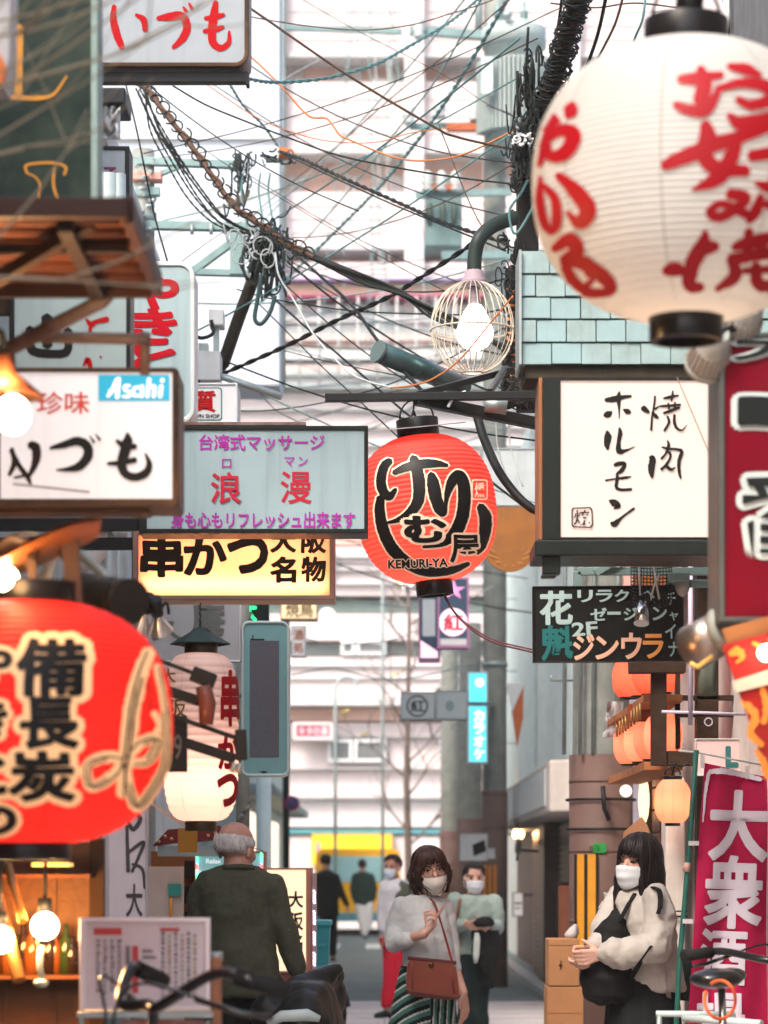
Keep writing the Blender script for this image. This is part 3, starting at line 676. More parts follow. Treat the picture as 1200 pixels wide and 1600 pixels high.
# narrow white sign with one maroon character
s = Sign('blade_sign', 'narrow white blade sign with one maroon character behind the green board', 'sign', 110, 228, 202, 345, 14, WHITEFACE, BLACKM, fw=(4, 6, 7, 6), depth=.2)
s.text(fit('猛', 148, 260, 184, 293, .02), mat('maroon_ink', (.16, .02, .07), .5, var=0))
s.bars([((40, 240, 14.1), (112, 240, 14.1))], .05, STEEL)
t = thing('shop_poster', 'crumpled white poster and dark box under the steel arm', 'poster', P(175, 225, 14.5))
m = MB(); g = random.Random(8); n = 8
vs = [P(156 + i * 4.6, 165 + j * 7.5, 14.5 + g.uniform(-.05, .05)) for j in range(n) for i in range(n)]
m.add(vs + [v + Vector((0, .006, 0)) for v in vs], [(j * n + i, j * n + i + 1, (j + 1) * n + i + 1, (j + 1) * n + i) for j in range(n - 1) for i in range(n - 1)] + [(64 + j * n + i, 64 + j * n + i + 1, 64 + (j + 1) * n + i + 1, 64 + (j + 1) * n + i) for j in range(n - 1) for i in range(n - 1)], True); m.build('sheet', mat('poster_paper', (.6, .6, .6), .6, var=.5, scale=10, dirt=(.1, .12, .12)), t)
m = MB(); pbox(m, 150, 162, 196, 136, 14.45, 14.8); m.build('box', BLACKM, t, bevel=.01)

# sign behind the awning: black and red characters
s = Sign('wall_sign', 'pale teal sign with dark frame and half hidden black and red characters behind the awning', 'sign', 14, 440, 203, 590, 8.6, mat('pale_teal_face', (.34, .45, .45), .4, var=.14, streak=.25), BLACKM, fw=(8, 5, 6, 5), depth=.15)
s.text(brush([(73, 494, 18), (72, 515, 15), (74, 540, 16)]) + brush([(46, 512, 13), (49, 545, 14), (75, 552, 13), (104, 548, 13), (106, 515, 13)], seed=5), INK)
s.text(brush([(134, 498, 3), (142, 506, 9), (150, 502, 7), (168, 498, 9)]) + brush([(142, 506, 6), (140, 518, 5)]) + brush([(130, 570, 3), (137, 562, 9), (142, 576, 6)]) + brush([(156, 556, 3), (158, 558, 3)]), RED)
s.bars([((-352, 480, 8.7), (16, 480, 8.7))], .05, BRONZE)

# white sign with bold red hiragana
s = Sign('blade_sign', 'pale rounded sign with big red hiragana stacked vertically beside the awning', 'sign', 196, 408, 304, 662, 11.8, GREYFACE, mat('pale_frame', (.62, .66, .66), .35, metal=.2, var=.1), fw=7, rad=24, depth=.22)
s.text(fit('や', 206, 428, 276, 482, .045, wob=.012) + fit('き', 205, 484, 272, 536, .045, wob=.012, seed=3) + fit('と', 205, 540, 273, 588, .045, wob=.012, seed=6) + fit('り', 208, 594, 270, 640, .045), mat('bright_red_ink', (.45, .002, .012), .55, var=0, spec=.1))
s.bars([((-96, 450, 11.9), (198, 450, 11.9))], .05, STEEL)

# near white lit sign with the beer logo
s = Sign('lit_box_sign', 'white box sign in rusty frame with black brush hiragana and small blue panel', 'sign', -40, 574, 279, 791, 7, LITFACE, BRONZE, fw=(40, 7, 10, 12), rad=8, depth=.2)
s.text([(np.array([(153, 585), (262, 585), (265, 588), (265, 626), (153, 626)]), [(0, 1, 2, 3, 4)])], mat('cyan_panel', (.02, .33, .48), .4, var=0, emit=.1, ecol=(.02, .5, .75)), 'blue_panel')
WHE = mat('white_logo', (.8, .8, .8), .4, var=0, emit=.25)
lg = []
lg += brush([(168, 619, 5), (176, 608, 7), (184, 592, 8)], jag=0) + brush([(185, 590, 7), (184, 604, 7), (183, 621, 7)], jag=0) + brush([(170, 610, 4), (184, 609, 4)], jag=0)
lg += brush([(203, 602, 4), (195, 603, 5), (195, 609, 5), (202, 612, 5), (201, 619, 5), (191, 619, 4)], jag=0)
lg += brush([(219, 605, 5), (210, 606, 5), (208, 616, 6), (216, 618, 5)], jag=0) + brush([(222, 602, 6), (221, 620, 6)], jag=0)
lg += brush([(233, 591, 6), (230, 620, 6)], jag=0) + brush([(231, 606, 4), (241, 604, 6), (240, 620, 6)], jag=0)
lg += brush([(252, 602, 6), (250, 620, 6)], jag=0) + brush([(254, 592, 6), (253, 596, 6)], jag=0)
s.text(lg, WHE, 'logo', lift=.0032)
s.text(fit('珍味', 58, 612, 139, 646, .012, wob=.01), mat('vermilion_ink', (.6, .05, .02), .5, var=0))
s.text(brush([(14, 742, 6), (22, 722, 9), (18, 700, 6)]) + brush([(17, 703, 8), (30, 728, 8), (42, 744, 8), (48, 757, 4)], seed=8) + brush([(46, 694, 12), (56, 700, 15), (55, 722, 12), (44, 746, 5)], seed=5) + brush([(22, 746, 4), (42, 742, 5)], seed=9), mat('brown_black_ink', (.03, .012, .008), .5, var=0))
s.text(brush([(78, 700, 5), (98, 695, 11), (120, 689, 14), (135, 696, 15), (137, 712, 15), (124, 728, 14), (106, 733, 8), (88, 734, 3)], seed=6) + brush([(140, 681, 2), (147, 691, 5)]) + brush([(149, 678, 2), (156, 687, 5)]), INK)
s.text(brush([(199, 676, 4), (199, 690, 17), (194, 708, 17), (190, 726, 15), (197, 741, 13), (213, 745, 13), (228, 738, 13), (233, 725, 10), (227, 708, 3)], seed=7) + brush([(182, 688, 6), (196, 698, 10), (212, 697, 9)]) + brush([(168, 724, 5), (188, 723, 9), (212, 718, 9)], seed=2), INK)
m = MB(); m.bar(P(20, 756, 6.93), P(140, 769, 6.93), .006); m.build('stain', mat('sign_scratch', (.35, .36, .38), .6), s.root)
m = MB(); pbox(m, -60, 802, 232, 790.5, 7.06, 7.16); m.build('rail', BRONZE, s.root, bevel=.003)

# pawn shop sign on a pale box
s = Sign('pawn_sign', 'small white pawn shop sign with red character in a green border', 'sign', 288, 598, 371, 662, 14, mat('pale_box', (.66, .68, .69), .5, var=.1), mat('pale_box_frame', (.62, .65, .66), .5), fw=3, depth=.3)
s.text([(np.array(rrect(292, 605, 347, 657, 5)), [tuple(range(24))])], mat('teal_border', (.02, .16, .15), .5, var=0), 'border')
s.text([(np.array(rrect(294, 607, 345, 655, 4)), [tuple(range(24))])], WHITE, 'inset', lift=.0026)
s.text(fit('質', 303, 611, 336, 643, .03), RED, lift=.0045); s.text(fit('PAWN SHOP', 293, 647, 343, 653, .02), INK, lift=.0045)
s.bars([((120, 640, 14.2), (290, 640, 14.2))], .05, STEEL)

# massage sign
s = Sign('box_sign', 'wide grey sign in thin dark frame with magenta katakana and red kanji in the middle', 'sign', 217, 665, 575, 833, 11, GREYFACE, mat('dark_bronze', (.022, .026, .022), .4, metal=.3, var=.3), fw=(12, 7, 6, 7), depth=.2)
s.text(row('台湾式マッサージ', 309, 679, 508, 703, .018) + em('ロ', 354, 723, 20, 20, .01) + em('マ', 452, 720, 19, 19, .01) + em('ン', 473, 720, 19, 19, .01) + row('身も心もリフレッシュ出来ます', 267, 800, 556, 825, .022), MAG)
s.text(fit('浪', 330, 738, 376, 786, .016) + fit('漫', 439, 737, 486, 786, .012), CRIM)
s.bars([((-146, 690, 11.1), (218, 690, 11.1)), ((-146, 820, 11.1), (218, 820, 11.1))], .05, BLACKM)
t = thing('rusty_angle', 'rusty steel angle lying along the top of the grey massage sign', 'bracket', P(390, 664, 11.05))
m = MB(); pbox(m, 285, 664.5, 478, 659, 11.02, 11.12); m.build('bar', mat('rust', (.16, .07, .045), .8, var=.5, dirt=(.35, .3, .28)), t, bevel=.002)

# lit kushikatsu sign: a real tube behind a translucent peach face
k11 = S(11.6); Yk = 11.6
t = thing('lit_box_sign', 'peach lit box sign with big black brush lettering under the grey massage sign', 'sign', P(365, 937, Yk))
m = MB(); a = rrect(xx_(207, Yk), zp(937, Yk), xx_(523, Yk), zp(830, Yk), 0); b = rrect(xx_(216, Yk), zp(930, Yk), xx_(515, Yk), zp(836, Yk), 0)
m.ring(a, b, Yk, Yk + .03); m.build('frame', mat('bronze_alu', (.33, .20, .16), .35, metal=.6, var=.15), t, bevel=.003)
m = MB()
for p, q in (((207, 937), (523, 930)), ((207, 836), (523, 830)), ((207, 930), (212, 836)), ((518, 930), (523, 836))): m.box((xx_(p[0], Yk), Yk + .031, zp(p[1], Yk)), (xx_(q[0], Yk), Yk + .2, zp(q[1], Yk)))
m.box((xx_(207, Yk), Yk + .2, zp(937, Yk)), (xx_(523, Yk), Yk + .22, zp(830, Yk))); m.build('casing', mat('casing_peach', (.72, .45, .28), .6, var=0), t)
m = MB(); m.box((xx_(215.5, Yk), Yk + .012, zp(930.5, Yk)), (xx_(515.5, Yk), Yk + .016, zp(835.5, Yk)))
pm = bpy.data.materials.new('acrylic_peach'); pm.use_nodes = True; N = pm.node_tree.nodes; L = pm.node_tree.links
tr_ = N.new('ShaderNodeBsdfTranslucent'); tr_.inputs[0].default_value = (.95, .72, .55, 1); ad = N.new('ShaderNodeMixShader'); ad.inputs[0].default_value = .75
L.new(N['Principled BSDF'].outputs[0], ad.inputs[1]); L.new(tr_.outputs[0], ad.inputs[2]); L.new(ad.outputs[0], N['Material Output'].inputs[0])
N['Principled BSDF'].inputs['Base Color'].default_value = (.55, .40, .30, 1); N['Principled BSDF'].inputs['Roughness'].default_value = .3
m.build('panel', pm, t)
m = MB()
m.tube([(xx_(222, Yk), Yk + .055, zp(913, Yk)), (xx_(509, Yk), Yk + .055, zp(913, Yk))], .012, 10)
m.build('fluorescent_tube', mat('tube_glow', (1, .9, .8), .5, var=0, emit=7.5, ecol=(1, .74, .55)), t)
m = MB(); m.tube([(xx_(222, Yk), Yk + .11, zp(858, Yk)), (xx_(509, Yk), Yk + .11, zp(858, Yk))], .012, 10)
m.build('fluorescent_tube', mat('tube_glow_dim', (1, .9, .8), .5, var=0, emit=5, ecol=(1, .76, .6)), t)
DBR = mat('dark_brown_ink', (.02, .01, .004), .5, var=0)
m = MB(); kk = 0
for q, f in fit('串', 222, 840, 283, 899, .045, wob=.01) + fit('か', 289, 840, 352, 896, .045, wob=.01, seed=2) + fit('つ', 358, 842, 416, 893, .05, wob=.006, seed=5) + fit('大', 424, 828, 461, 862, .045, wob=.01) + fit('阪', 472, 826, 508, 863, .04, wob=.01) + fit('名', 424, 871, 461, 909, .045, wob=.01) + fit('物', 472, 871, 508, 908, .04, wob=.01):
    kk += 1; m.add([Vector((xx_(x, Yk), Yk + .0095 - kk * .0001, zp(y, Yk))) for x, y in q], f)
m.build('lettering', DBR, t)
m = MB(); m.bar(P(-105, 930, 11.75), P(208, 925, 11.75), .05); m.bar(P(-105, 850, 11.75), P(208, 850, 11.75), .05); m.build('bracket', BLACKM, t)

# white wall sign with grey brush characters
s = Sign('wall_sign', 'white wall sign with grey green brush kanji half hidden by the black lantern hood', 'sign', 206, 932, 376, 1034, 13, WHITEFACE, mat('pale_frame', (.62, .66, .66)), fw=2, depth=.08)
s.text(fit('久', 238, 965, 284, 1000, .03, wob=.015) + fit('庵', 300, 942, 350, 992, .03, wob=.015, seed=4), mat('grey_green_ink', (.12, .15, .14), .6, var=.2))

# blank teal LED panel
t = Sign('display_board', 'tall rounded teal housing with blank dark grey display', 'sign', 377, 970, 452, 1213, 13, mat('teal_housing', (.15, .33, .35), .35, var=.1, streak=.1), mat('teal_rim', (.42, .55, .56), .35, metal=.2, var=.1), fw=4, rad=12, depth=.16)
t.text([(np.array([(390, 1001), (436, 1001), (436, 1183), (390, 1183)]), [(0, 1, 2, 3)])], mat('dark_display', (.085, .095, .12), .45, var=.15, scale=40), 'screen')
t.text([(np.array([(391, 998), (413, 998), (413, 1000.5), (391, 1000.5)]), [(0, 1, 2, 3)]), (np.array([(404, 1206), (412, 1204.5), (420, 1206), (412, 1208.5)]), [(0, 1, 2, 3)]), (np.array([(394, 992), (396, 992), (396, 998), (394, 998)]), [(0, 1, 2, 3)])], BLACKM, 'marks')
t.bars([((378, 1000, 13.1), (340, 1000, 13.3)), ((378, 1180, 13.1), (340, 1180, 13.3))], .04, STEEL)
# green neon
s = Sign('neon_sign', 'small green neon character on a dark board above the teal housing', 'sign', 374, 936, 420, 972, 17, mat('dark_green_board2', (.012, .03, .025), .4), BLACKM, fw=2, depth=.1)
s.text(fit('大', 377, 938, 400, 970, .04), mat('neon_green', (.02, .5, .15), .4, var=0, emit=.9, ecol=(.02, .8, .2)))
# amber lit signs far behind
s = Sign('lit_sign', 'blurred amber and white lit sign beyond the peach lit sign', 'sign', 438, 936, 496, 968, 30, mat('amber_face', (.7, .5, .3), .5, var=0, emit=.5, ecol=(1, .72, .4)), mat('amber_frame', (.4, .2, .1), .5), fw=2, depth=.3)
s.text(row('焼鳥', 446, 941, 490, 964, .02), mat('brown_ink', (.2, .07, .02)))
s = Sign('lit_sign', 'blurred white blade sign below the amber lit sign', 'sign', 455, 978, 478, 1026, 31, LITFACE, WHITE, fw=2, depth=.2)
s.text(fit('酒', 459, 984, 474, 1000, .03) + fit('処', 459, 1004, 474, 1020, .03), mat('orange_edge', (.7, .18, .03)))
m = MB(); m.ball(P(511, 963, 33), 14 * S(33), 20); o = m.build('globe_lamp', mat('milk_globe2', (.8, .75, .7), .3, emit=.5, ecol=(1, .85, .75))); tag(o, 'round milky globe lamp beside the amber lit sign', 'lamp')

# white vertical sign with black writing, lower left
s = Sign('standing_sign', 'tall narrow white sign with black scribbled brush writing', 'sign', 158, 1240, 230, 1445, 9.2, mat('white_vinyl', (.60, .57, .61), .5, var=.12, streak=.1), mat('perforated_edge', (.45, .43, .46), .5, metal=.3), fw=(12, 3, 3, 3), depth=.06)
s.text(brush([(210, 1268, 6), (219, 1280, 7), (208, 1296, 7), (200, 1284, 5)]) + brush([(198, 1290, 5), (199, 1330, 6), (200, 1362, 6)], seed=5) + brush([(200, 1332, 5), (224, 1316, 6), (216, 1340, 5), (206, 1362, 5)], seed=6) + brush([(206, 1350, 4), (222, 1358, 5), (226, 1388, 4)], seed=7), mat('faded_ink', (.06, .055, .065), .6, var=.3))
s.text(fit('大', 197, 1382, 222, 1432, .02), mat('faded_ink', (.06, .055, .065)))

# standing peach sign beside the old man
s = Sign('standing_sign', 'glowing peach standing sign with brown kanji and LED strip beside the old man', 'sign', 405, 1356, 487, 1520, 15, mat('peach_lit', (.85, .6, .4), .5, var=0, emit=.42, ecol=(1, .70, .44)), mat('peach_frame', (.5, .22, .16), .45), fw=(3, 3, 9, 3), depth=.25)
s.text(fit('大', 451, 1393, 473, 1418, .03, wob=.01) + fit('阪', 451, 1426, 473, 1453, .03, wob=.01) + fit('名', 451, 1460, 472, 1484, .03, wob=.01) + fit('物', 451, 1490, 472, 1514, .03), DBR)
m = MB(); pbox(m, 488, 1521, 494, 1364, 14.98, 15.1); m.build('strip', mat('pink_strip', (.45, .3, .32), .4), s.root)
m = MB()
for i in range(46):
    if i % 12 < 8: m.ball(P(491 + (i % 2) * 1.2 - .6, 1392 + i * 2.7, 14.975), .004, 6)
m.build('lamp_dots', mat('led_white', (1, 1, 1), .5, var=0, emit=3, ecol=(.8, .85, 1)), s.root)
m = MB(); pbox(m, 410, 1745, 485, 1522, 15.05, 15.2); m.build('stand', mat('peach_frame', (.5, .22, .16)), s.root)

# red marquee, game screen and shelf behind the old man
t = thing('marquee', 'dark red marquee board with brass studs below the long white lantern', 'sign', P(300, 1332, 14))
m = MB(); m.prism([((x - HX) * S(14), zp(y, 14)) for x, y in ((238, 1322), (262, 1296), (345, 1290), (345, 1312), (270, 1318))], 14, 14.15); m.build('board', mat('marquee_red', (.18, .012, .012), .35), t)
m = MB()
for x, y in ((248, 1315), (258, 1307), (268, 1311), (325, 1306), (337, 1302)): m.ball(P(x, y, 13.99), 3 * S(14), 10)
m.build('stud', mat('brass', (.6, .4, .2), .3, metal=.8), t)
m = MB(); pbox(m, 246, 1338, 342, 1321, 14.02, 14.3); m.build('beam', STEEL, t)
s = Sign('game_screen', 'teal lit game machine screen with coloured LED edge behind the old man', 'machine', 304, 1330, 412, 1470, 14.4, mat('teal_screen', (.2, .42, .42), .3, var=.3, scale=3, emit=.1, ecol=(.25, .72, .72), dirt=(.8, .85, .8)), mat('orange_wood', (.35, .12, .03), .5), fw=3, depth=.4)
s.text(fit('Relax', 322, 1342, 345, 1349, .02), WHE); s.text([(np.array([(312, 1362), (345, 1358), (345, 1400), (312, 1420)]), [(0, 1, 2, 3)])], mat('screen_white', (.8, .85, .85), .4, var=0, emit=.4), 'glow')
for nm, x0 in (('left', 307), ('right', 408)):
    m = MB(); cols = [(.1, .9, .3), (.1, .5, .9), (.9, .1, .1), (.2, .9, .8)]
    for i in range(44): m.cur = (i // 6) % 4; m.ball(P(x0 + (i % 2) * 2, 1333 + i * 1.5, 14.39), .0045, 6)
    m.build('lamp_dots', [mat('led_%d' % i, c, .5, var=0, emit=1.6) for i, c in enumerate(cols)], s.root)
m = MB(); pbox(m, 300, 1800, 412, 1471, 14.45, 14.9); m.build('cabinet', mat('dark_cabinet', (.05, .04, .035), .5), s.root)
t = thing('beige_board', 'beige panel with small teal label beside the white scribbled sign', 'panel', P(258, 1760, 10.2))
m = MB(); pbox(m, 229, 1760, 286, 1354, 10.2, 10.25); m.build('sheet', mat('beige_panel', (.40, .34, .31), .7, var=.2), t)
m = MB(); pbox(m, 263, 1400, 283, 1381, 10.18, 10.199); m.build('label', mat('teal_label', (.02, .22, .2), .5), t)
m = MB(); m.tube([P(267, 1440, 10.17), P(267, 1403, 10.17)], .006, 8); m.build('rod', mat('orange_line', (.62, .26, .02)), t)
t = thing('orange_curtain', 'short amber shop curtain hanging under the red marquee', 'curtain', P(295, 1335, 12.8))
m = MB(); pbox(m, 278, 1332, 308, 1294, 12.8, 12.82); m.build('cloth', mat('amber_cloth', (.42, .19, .02), .7, var=.3), t)
t = thing('shop_shelf', 'dark orange wooden shelf wall behind the game screen', 'shelf', P(290, 1790, 15.2))
m = MB(); pbox(m, 236, 1790, 330, 1330, 15.2, 15.5); m.build('back', mat('shelf_orange', (.30, .09, .02), .6, var=.4), t)
for i in range(3):
    m = MB(); pbox(m, 288, 1372 + i * 40, 306, 1345 + i * 40, 15.1, 15.19); m.build('frame', mat('shelf_dark', (.03, .02, .015), .6), t)

# ------------------------------------------------------------------ right side signs
YQ = 9.6
BFR = mat('black_green_frame', (.016, .022, .018), .35, var=.25)
s = Sign('lit_box_sign', 'large square pale pink lit sign with black brush characters and dark frame', 'sign', 848, 592, 1160, 842, YQ, mat('pink_lit', (.50, .43, .40), .4, var=.03, emit=.12, ecol=(1, .76, .64)), BFR, fw=(28, 2, 2, 3), depth=.3)
BK = []
def st(off, *strokes):
    out = []
    for i, p in enumerate(strokes): out += brush([(840 + x / 4.138, 580 + y / 4.138, w_ / 4.138) for x, y, w_ in p], seed=off + i, jag=.1)
    return out
BK += st(1, [(440, 185, 26), (500, 178, 42), (560, 165, 26), (605, 160, 18)], [(530, 130, 10), (525, 170, 34), (528, 240, 14), (528, 305, 6)], [(480, 260, 14), (460, 275, 44), (435, 285, 30)], [(555, 245, 10), (580, 258, 36), (600, 265, 22)])
BK += st(9, [(450, 385, 16), (455, 420, 48), (450, 470, 40), (455, 505, 16)], [(530, 365, 14), (535, 400, 30), (525, 460, 28), (530, 515, 40), (575, 510, 18), (630, 485, 4)])
BK += st(15, [(498, 605, 24), (535, 595, 30), (565, 600, 22), (545, 640, 30), (515, 660, 16)], [(440, 705, 14), (500, 695, 12), (560, 688, 20), (605, 680, 8)], [(515, 660, 18), (515, 700, 22), (510, 750, 22), (545, 765, 20), (608, 762, 18)])
BK += st(20, [(465, 835, 14), (495, 850, 48), (525, 870, 32), (495, 888, 10)], [(475, 980, 20), (500, 985, 40), (550, 940, 16), (625, 885, 18)])
BK += st(25, [(690, 225, 20), (690, 240, 40), (720, 265, 20)], [(785, 225, 10), (760, 245, 14)], [(760, 160, 14), (755, 215, 14), (742, 290, 14), (735, 380, 16)], [(742, 265, 18), (765, 290, 26), (782, 300, 12)],
         [(815, 175, 12), (860, 165, 22), (912, 155, 10)], [(875, 125, 10), (872, 160, 18), (865, 190, 12)], [(790, 225, 14), (850, 222, 18), (925, 215, 14)], [(845, 205, 12), (850, 240, 18)], [(890, 200, 12), (888, 240, 18)], [(815, 270, 16), (860, 255, 22), (918, 232, 18)], [(840, 290, 14), (850, 330, 18), (820, 385, 16)], [(885, 280, 16), (885, 330, 20), (900, 365, 18), (935, 380, 12), (968, 345, 4)])
BK += st(40, [(725, 555, 18), (745, 565, 40), (735, 630, 44), (740, 685, 20)], [(805, 490, 12), (850, 500, 16), (905, 505, 18), (932, 520, 24), (915, 580, 24), (915, 640, 22), (925, 690, 14)], [(840, 445, 8), (848, 480, 22), (830, 530, 16), (800, 565, 16)], [(850, 520, 20), (860, 550, 16), (835, 600, 18), (800, 635, 20)], [(835, 615, 22), (865, 635, 20), (890, 620, 8)])
s.text(BK, INK)
sq = [(895, 793), (923, 792), (926, 796), (927, 820), (924, 825), (896, 824), (893, 821), (893, 796)]
o = np.array(sq, float); c_ = o.mean(0); i_ = c_ + (o - c_) * .87
s.text([(np.concatenate([o, i_]), [(i, (i + 1) % 8, 8 + (i + 1) % 8, 8 + i) for i in range(8)])] + fit('焼', 897, 797, 922, 820, .012, wob=.008), mat('brown_seal', (.05, .02, .012), .5, var=0), 'seal')
m = MB(); m.bar(P(1058, 590, YQ - .02), P(1124, 745, YQ - .02), .0028); m.build('cord', mat('tan_cord', (.3, .2, .15), .6), s.root)
m = MB(); pbox(m, 836, 868, 1464, 843, YQ - .03, YQ + .33); m.build('lower_beam', BFR, s.root, bevel=.006)
m = MB(); pbox(m, 848, 897, 876, 868.5, YQ + .0, YQ + .06); pbox(m, 846, 902, 869, 897.3, YQ - .01, YQ + .05); m.build('foot', BFR, s.root, bevel=.004)
m = MB(); pbox(m, 842, 842.6, 847.4, 590, YQ + .05, YQ + .3); m.build('side_trim', mat('orange_edge_trim', (.3, .12, .05), .4), s.root)
# timber lintel and tiled hood over it
TILE = mat('pale_teal_tile', (.25, .385, .40), .4, var=.35, scale=5, streak=.35, dirt=(.2, .26, .26))
th = thing('tiled_hood', 'pale teal tiled hood with timber lintel above the square lit sign', 'canopy', P(960, 592, 9.7))
gz = random.Random(12); m = MB()
pbox(m, 816, 568, 1300, 394, 9.75, 9.95); m.build('core', mat('tile_grout', (.19, .28, .29), .8), th)
m = MB(); rows = [(392, 427), (429, 463), (465, 498), (500, 534), (536, 569)]
for ri, (a, b_row) in enumerate(rows):
    x = 813 - (23 if ri % 2 else 0) + ri * .8; first = True
    while x < 1290:
        b = b_row; x0 = max(x, 813); x1 = x + 45.4
        if x1 > x0 + 3:
            yb_ = 9.70 - .006 * gz.random(); m.cur = gz.choice((0, 0, 1, 2)); x0 += gz.uniform(-.3, .5); b += gz.choice((0, 0, -.6, .3))
            A = P(x0, b, 9.7); B_ = P(x1, a, 9.7); A.y = yb_; m.add([(A.x, A.y, A.z), (B_.x, A.y, A.z), (B_.x, A.y + .006, B_.z), (A.x, A.y + .006, B_.z), (A.x, A.y + .045, A.z), (B_.x, A.y + .045, A.z), (B_.x, A.y + .045, B_.z), (A.x, A.y + .045, B_.z)],
                    [(0, 1, 2, 3), (0, 4, 5, 1), (3, 2, 6, 7), (1, 5, 6, 2), (0, 3, 7, 4)])
        x += 46.5
m.build('tile', [TILE, mat('pale_teal_tile_worn', (.27, .39, .395), .45, var=.45, scale=7, streak=.5, dirt=(.17, .22, .21)), mat('pale_teal_tile_dark', (.235, .37, .39), .4, var=.4, scale=6, streak=.4)], th, bevel=.002)
m = MB(); pbox(m, 811, 569, 815, 390, 9.68, 9.95); m.build('edge_trim', STEEL, th)
m = MB(); pbox(m, 820, 592, 1300, 570, 9.72, 9.95); m.build('lintel', mat('old_timber', (.055, .045, .03), .7, var=.5, scale=9, streak=.5), th, bevel=.004)
# dark kanji sign
YH = 10.6
s = Sign('painted_sign', 'black painted sign with pale and orange brush lettering under the square lit sign', 'sign', 833, 915, 1069, 1034, YH, mat('black_board', (.014, .014, .013), .6, var=.2, spec=.15), mat('black_board_edge', (.03, .028, .026), .4), fw=1.5, depth=.05, tilt=-.4)
PT = mat('pale_teal_ink', (.38, .52, .51), .5, var=.1); DT = mat('deep_teal_ink', (.01, .14, .14), .5, var=.1); PK = mat('peach_ink', (.78, .45, .32), .5, var=.0); ORI = mat('orange_ink', (.85, .36, .10), .5, var=.0)
s.text(fit('花', 846, 924, 894, 974, .035) + fit('リ', 904, 922, 926, 940, .03) + fit('ラ', 933, 922, 957, 940, .03) + fit('ク', 962, 922, 983, 940, .03) + fit('ゼ', 924, 950, 948, 969, .03) + fit('ー', 950, 956, 970, 960, .02) + fit('ジ', 976, 950, 996, 969, .03) + fit('ョ', 1000, 955, 1012, 969, .02) + fit('ン', 1021, 949, 1042, 969, .03) + fit('2F', 895, 972, 933, 992, .03, rot=-4), PT)
s.text(fit('チ', 1044, 926, 1056, 946, .015) + fit('ャ', 1047, 957, 1060, 970, .015) + fit('イ', 1040, 976, 1056, 998, .015) + fit('ナ', 1045, 1004, 1061, 1026, .015), PT)
s.text(fit('魁', 848, 978, 894, 1030, .035), DT)
s.text(fit('ジ', 897, 992, 928, 1030, .03) + fit('ン', 932, 995, 966, 1029, .03) + fit('ウ', 972, 990, 1002, 1029, .03), PK); s.text(fit('ラ', 1006, 992, 1036, 1028, .03), ORI)
s.bars([((902, 935, YH + .12), (902, 893, YH + .12)), ((902, 893, YH + .12), (1385, 893, YH + .12)), ((930, 896, YH + .1), (975, 868, YH + .1))], .03, TEALSTEEL)
# near crimson sign on the right edge
s = Sign('blade_sign', 'tall crimson sign with huge pale outlined black characters', 'sign', 1124, 520, 1330, 972, 7, mat('crimson_face', (.15, .001, .011), .6, var=.15, spec=.08), mat('teal_brown_frame', (.10, .11, .10), .4, metal=.4, var=.3), fw=(9, 8, 9, 8), depth=.25)
ol = mat('pale_outline', (.50, .58, .58), .5, var=.1); s.bars([((1330, 600, 7.1), (1780, 600, 7.1)), ((1330, 900, 7.1), (1780, 900, 7.1))], .05, BLACKM); bkc = mat('blue_black_ink', (.015, .02, .02), .4, var=0)
for ch, bx, bo in (('一', (1158, 628, 1276, 658), .05), ('番', (1158, 742, 1278, 862), .02), ('大', (1150, 520, 1270, 562), .02)):
    s.text(fit(ch, *bx, bo + .075, wob=.008), ol, 'outline', lift=.002)
for ch, bx, bo in (('一', (1158, 628, 1276, 658), .05), ('番', (1158, 742, 1278, 862), .02), ('大', (1150, 520, 1270, 562), .02)):
    s.text(fit(ch, *bx, bo, wob=.008), bkc, 'lettering', lift=.0095)
# far right signs in the centre
s = Sign('blade_sign', 'magenta and navy blade sign with pink disc far down the alley', 'sign', 684, 902, 733, 1012, 26, mat('navy_face', (.03, .06, .10), .4), mat('magenta_edge', (.40, .16, .32), .4), fw=3, depth=.3)
s.text([(np.array([(708 + 22 * math.cos(a), 972 + 22 * math.sin(a)) for a in np.linspace(0, 2 * PI, 30)[:-1]]), [tuple(range(29))])], mat('pink_disc', (.85, .6, .68), .4, var=0, emit=.3, ecol=(1, .6, .75)), 'disc')
s.text(fit('紅', 694, 960, 723, 985, .03), CRIM, lift=.004)
s.text(fit('★', 690, 905, 727, 935, .0), mat('pink_star', (.75, .25, .5), .4, var=0, emit=.2, ecol=(1, .3, .6)), 'star')
s.text([(np.array([(688, 998), (729, 998), (729, 1008), (688, 1008)]), [(0, 1, 2, 3)])], mat('grey_strip', (.5, .5, .5)), 'strip')
s = Sign('blade_sign', 'second smaller blade sign with pale panel behind the pink disc sign', 'sign', 654, 930, 688, 1034, 27, mat('navy_face', (.03, .06, .10)), mat('magenta_edge', (.4, .16, .32)), fw=2, depth=.2)
s.text([(np.array([(660, 936), (680, 936), (680, 994), (660, 994)]), [(0, 1, 2, 3)])], mat('pale_panel', (.55, .6, .6)), 'pale_panel'); s.text([(np.array([(657, 1000), (684, 1018), (684, 1028), (657, 1028)]), [(0, 1, 2, 3)])], mat('pink_disc', (.85, .6, .68)), 'pink_patch')
s = Sign('arm_sign', 'pale grey double box sign with circled character on the middle pole', 'sign', 626, 1081, 680, 1124, 30, mat('pale_grey_face', (.45, .50, .50), .4, var=.1), mat('grey_edge', (.3, .35, .35), .4), fw=2, depth=.3)
s.text([(np.concatenate([[(652 + r * math.cos(a), 1103 + r * math.sin(a)) for a in np.linspace(0, 2 * PI, 31)[:-1]] for r in (17, 14.5)]), [(i, (i + 1) % 30, 30 + (i + 1) % 30, 30 + i) for i in range(30)])] + fit('紅', 642, 1094, 663, 1112, .02), INK)
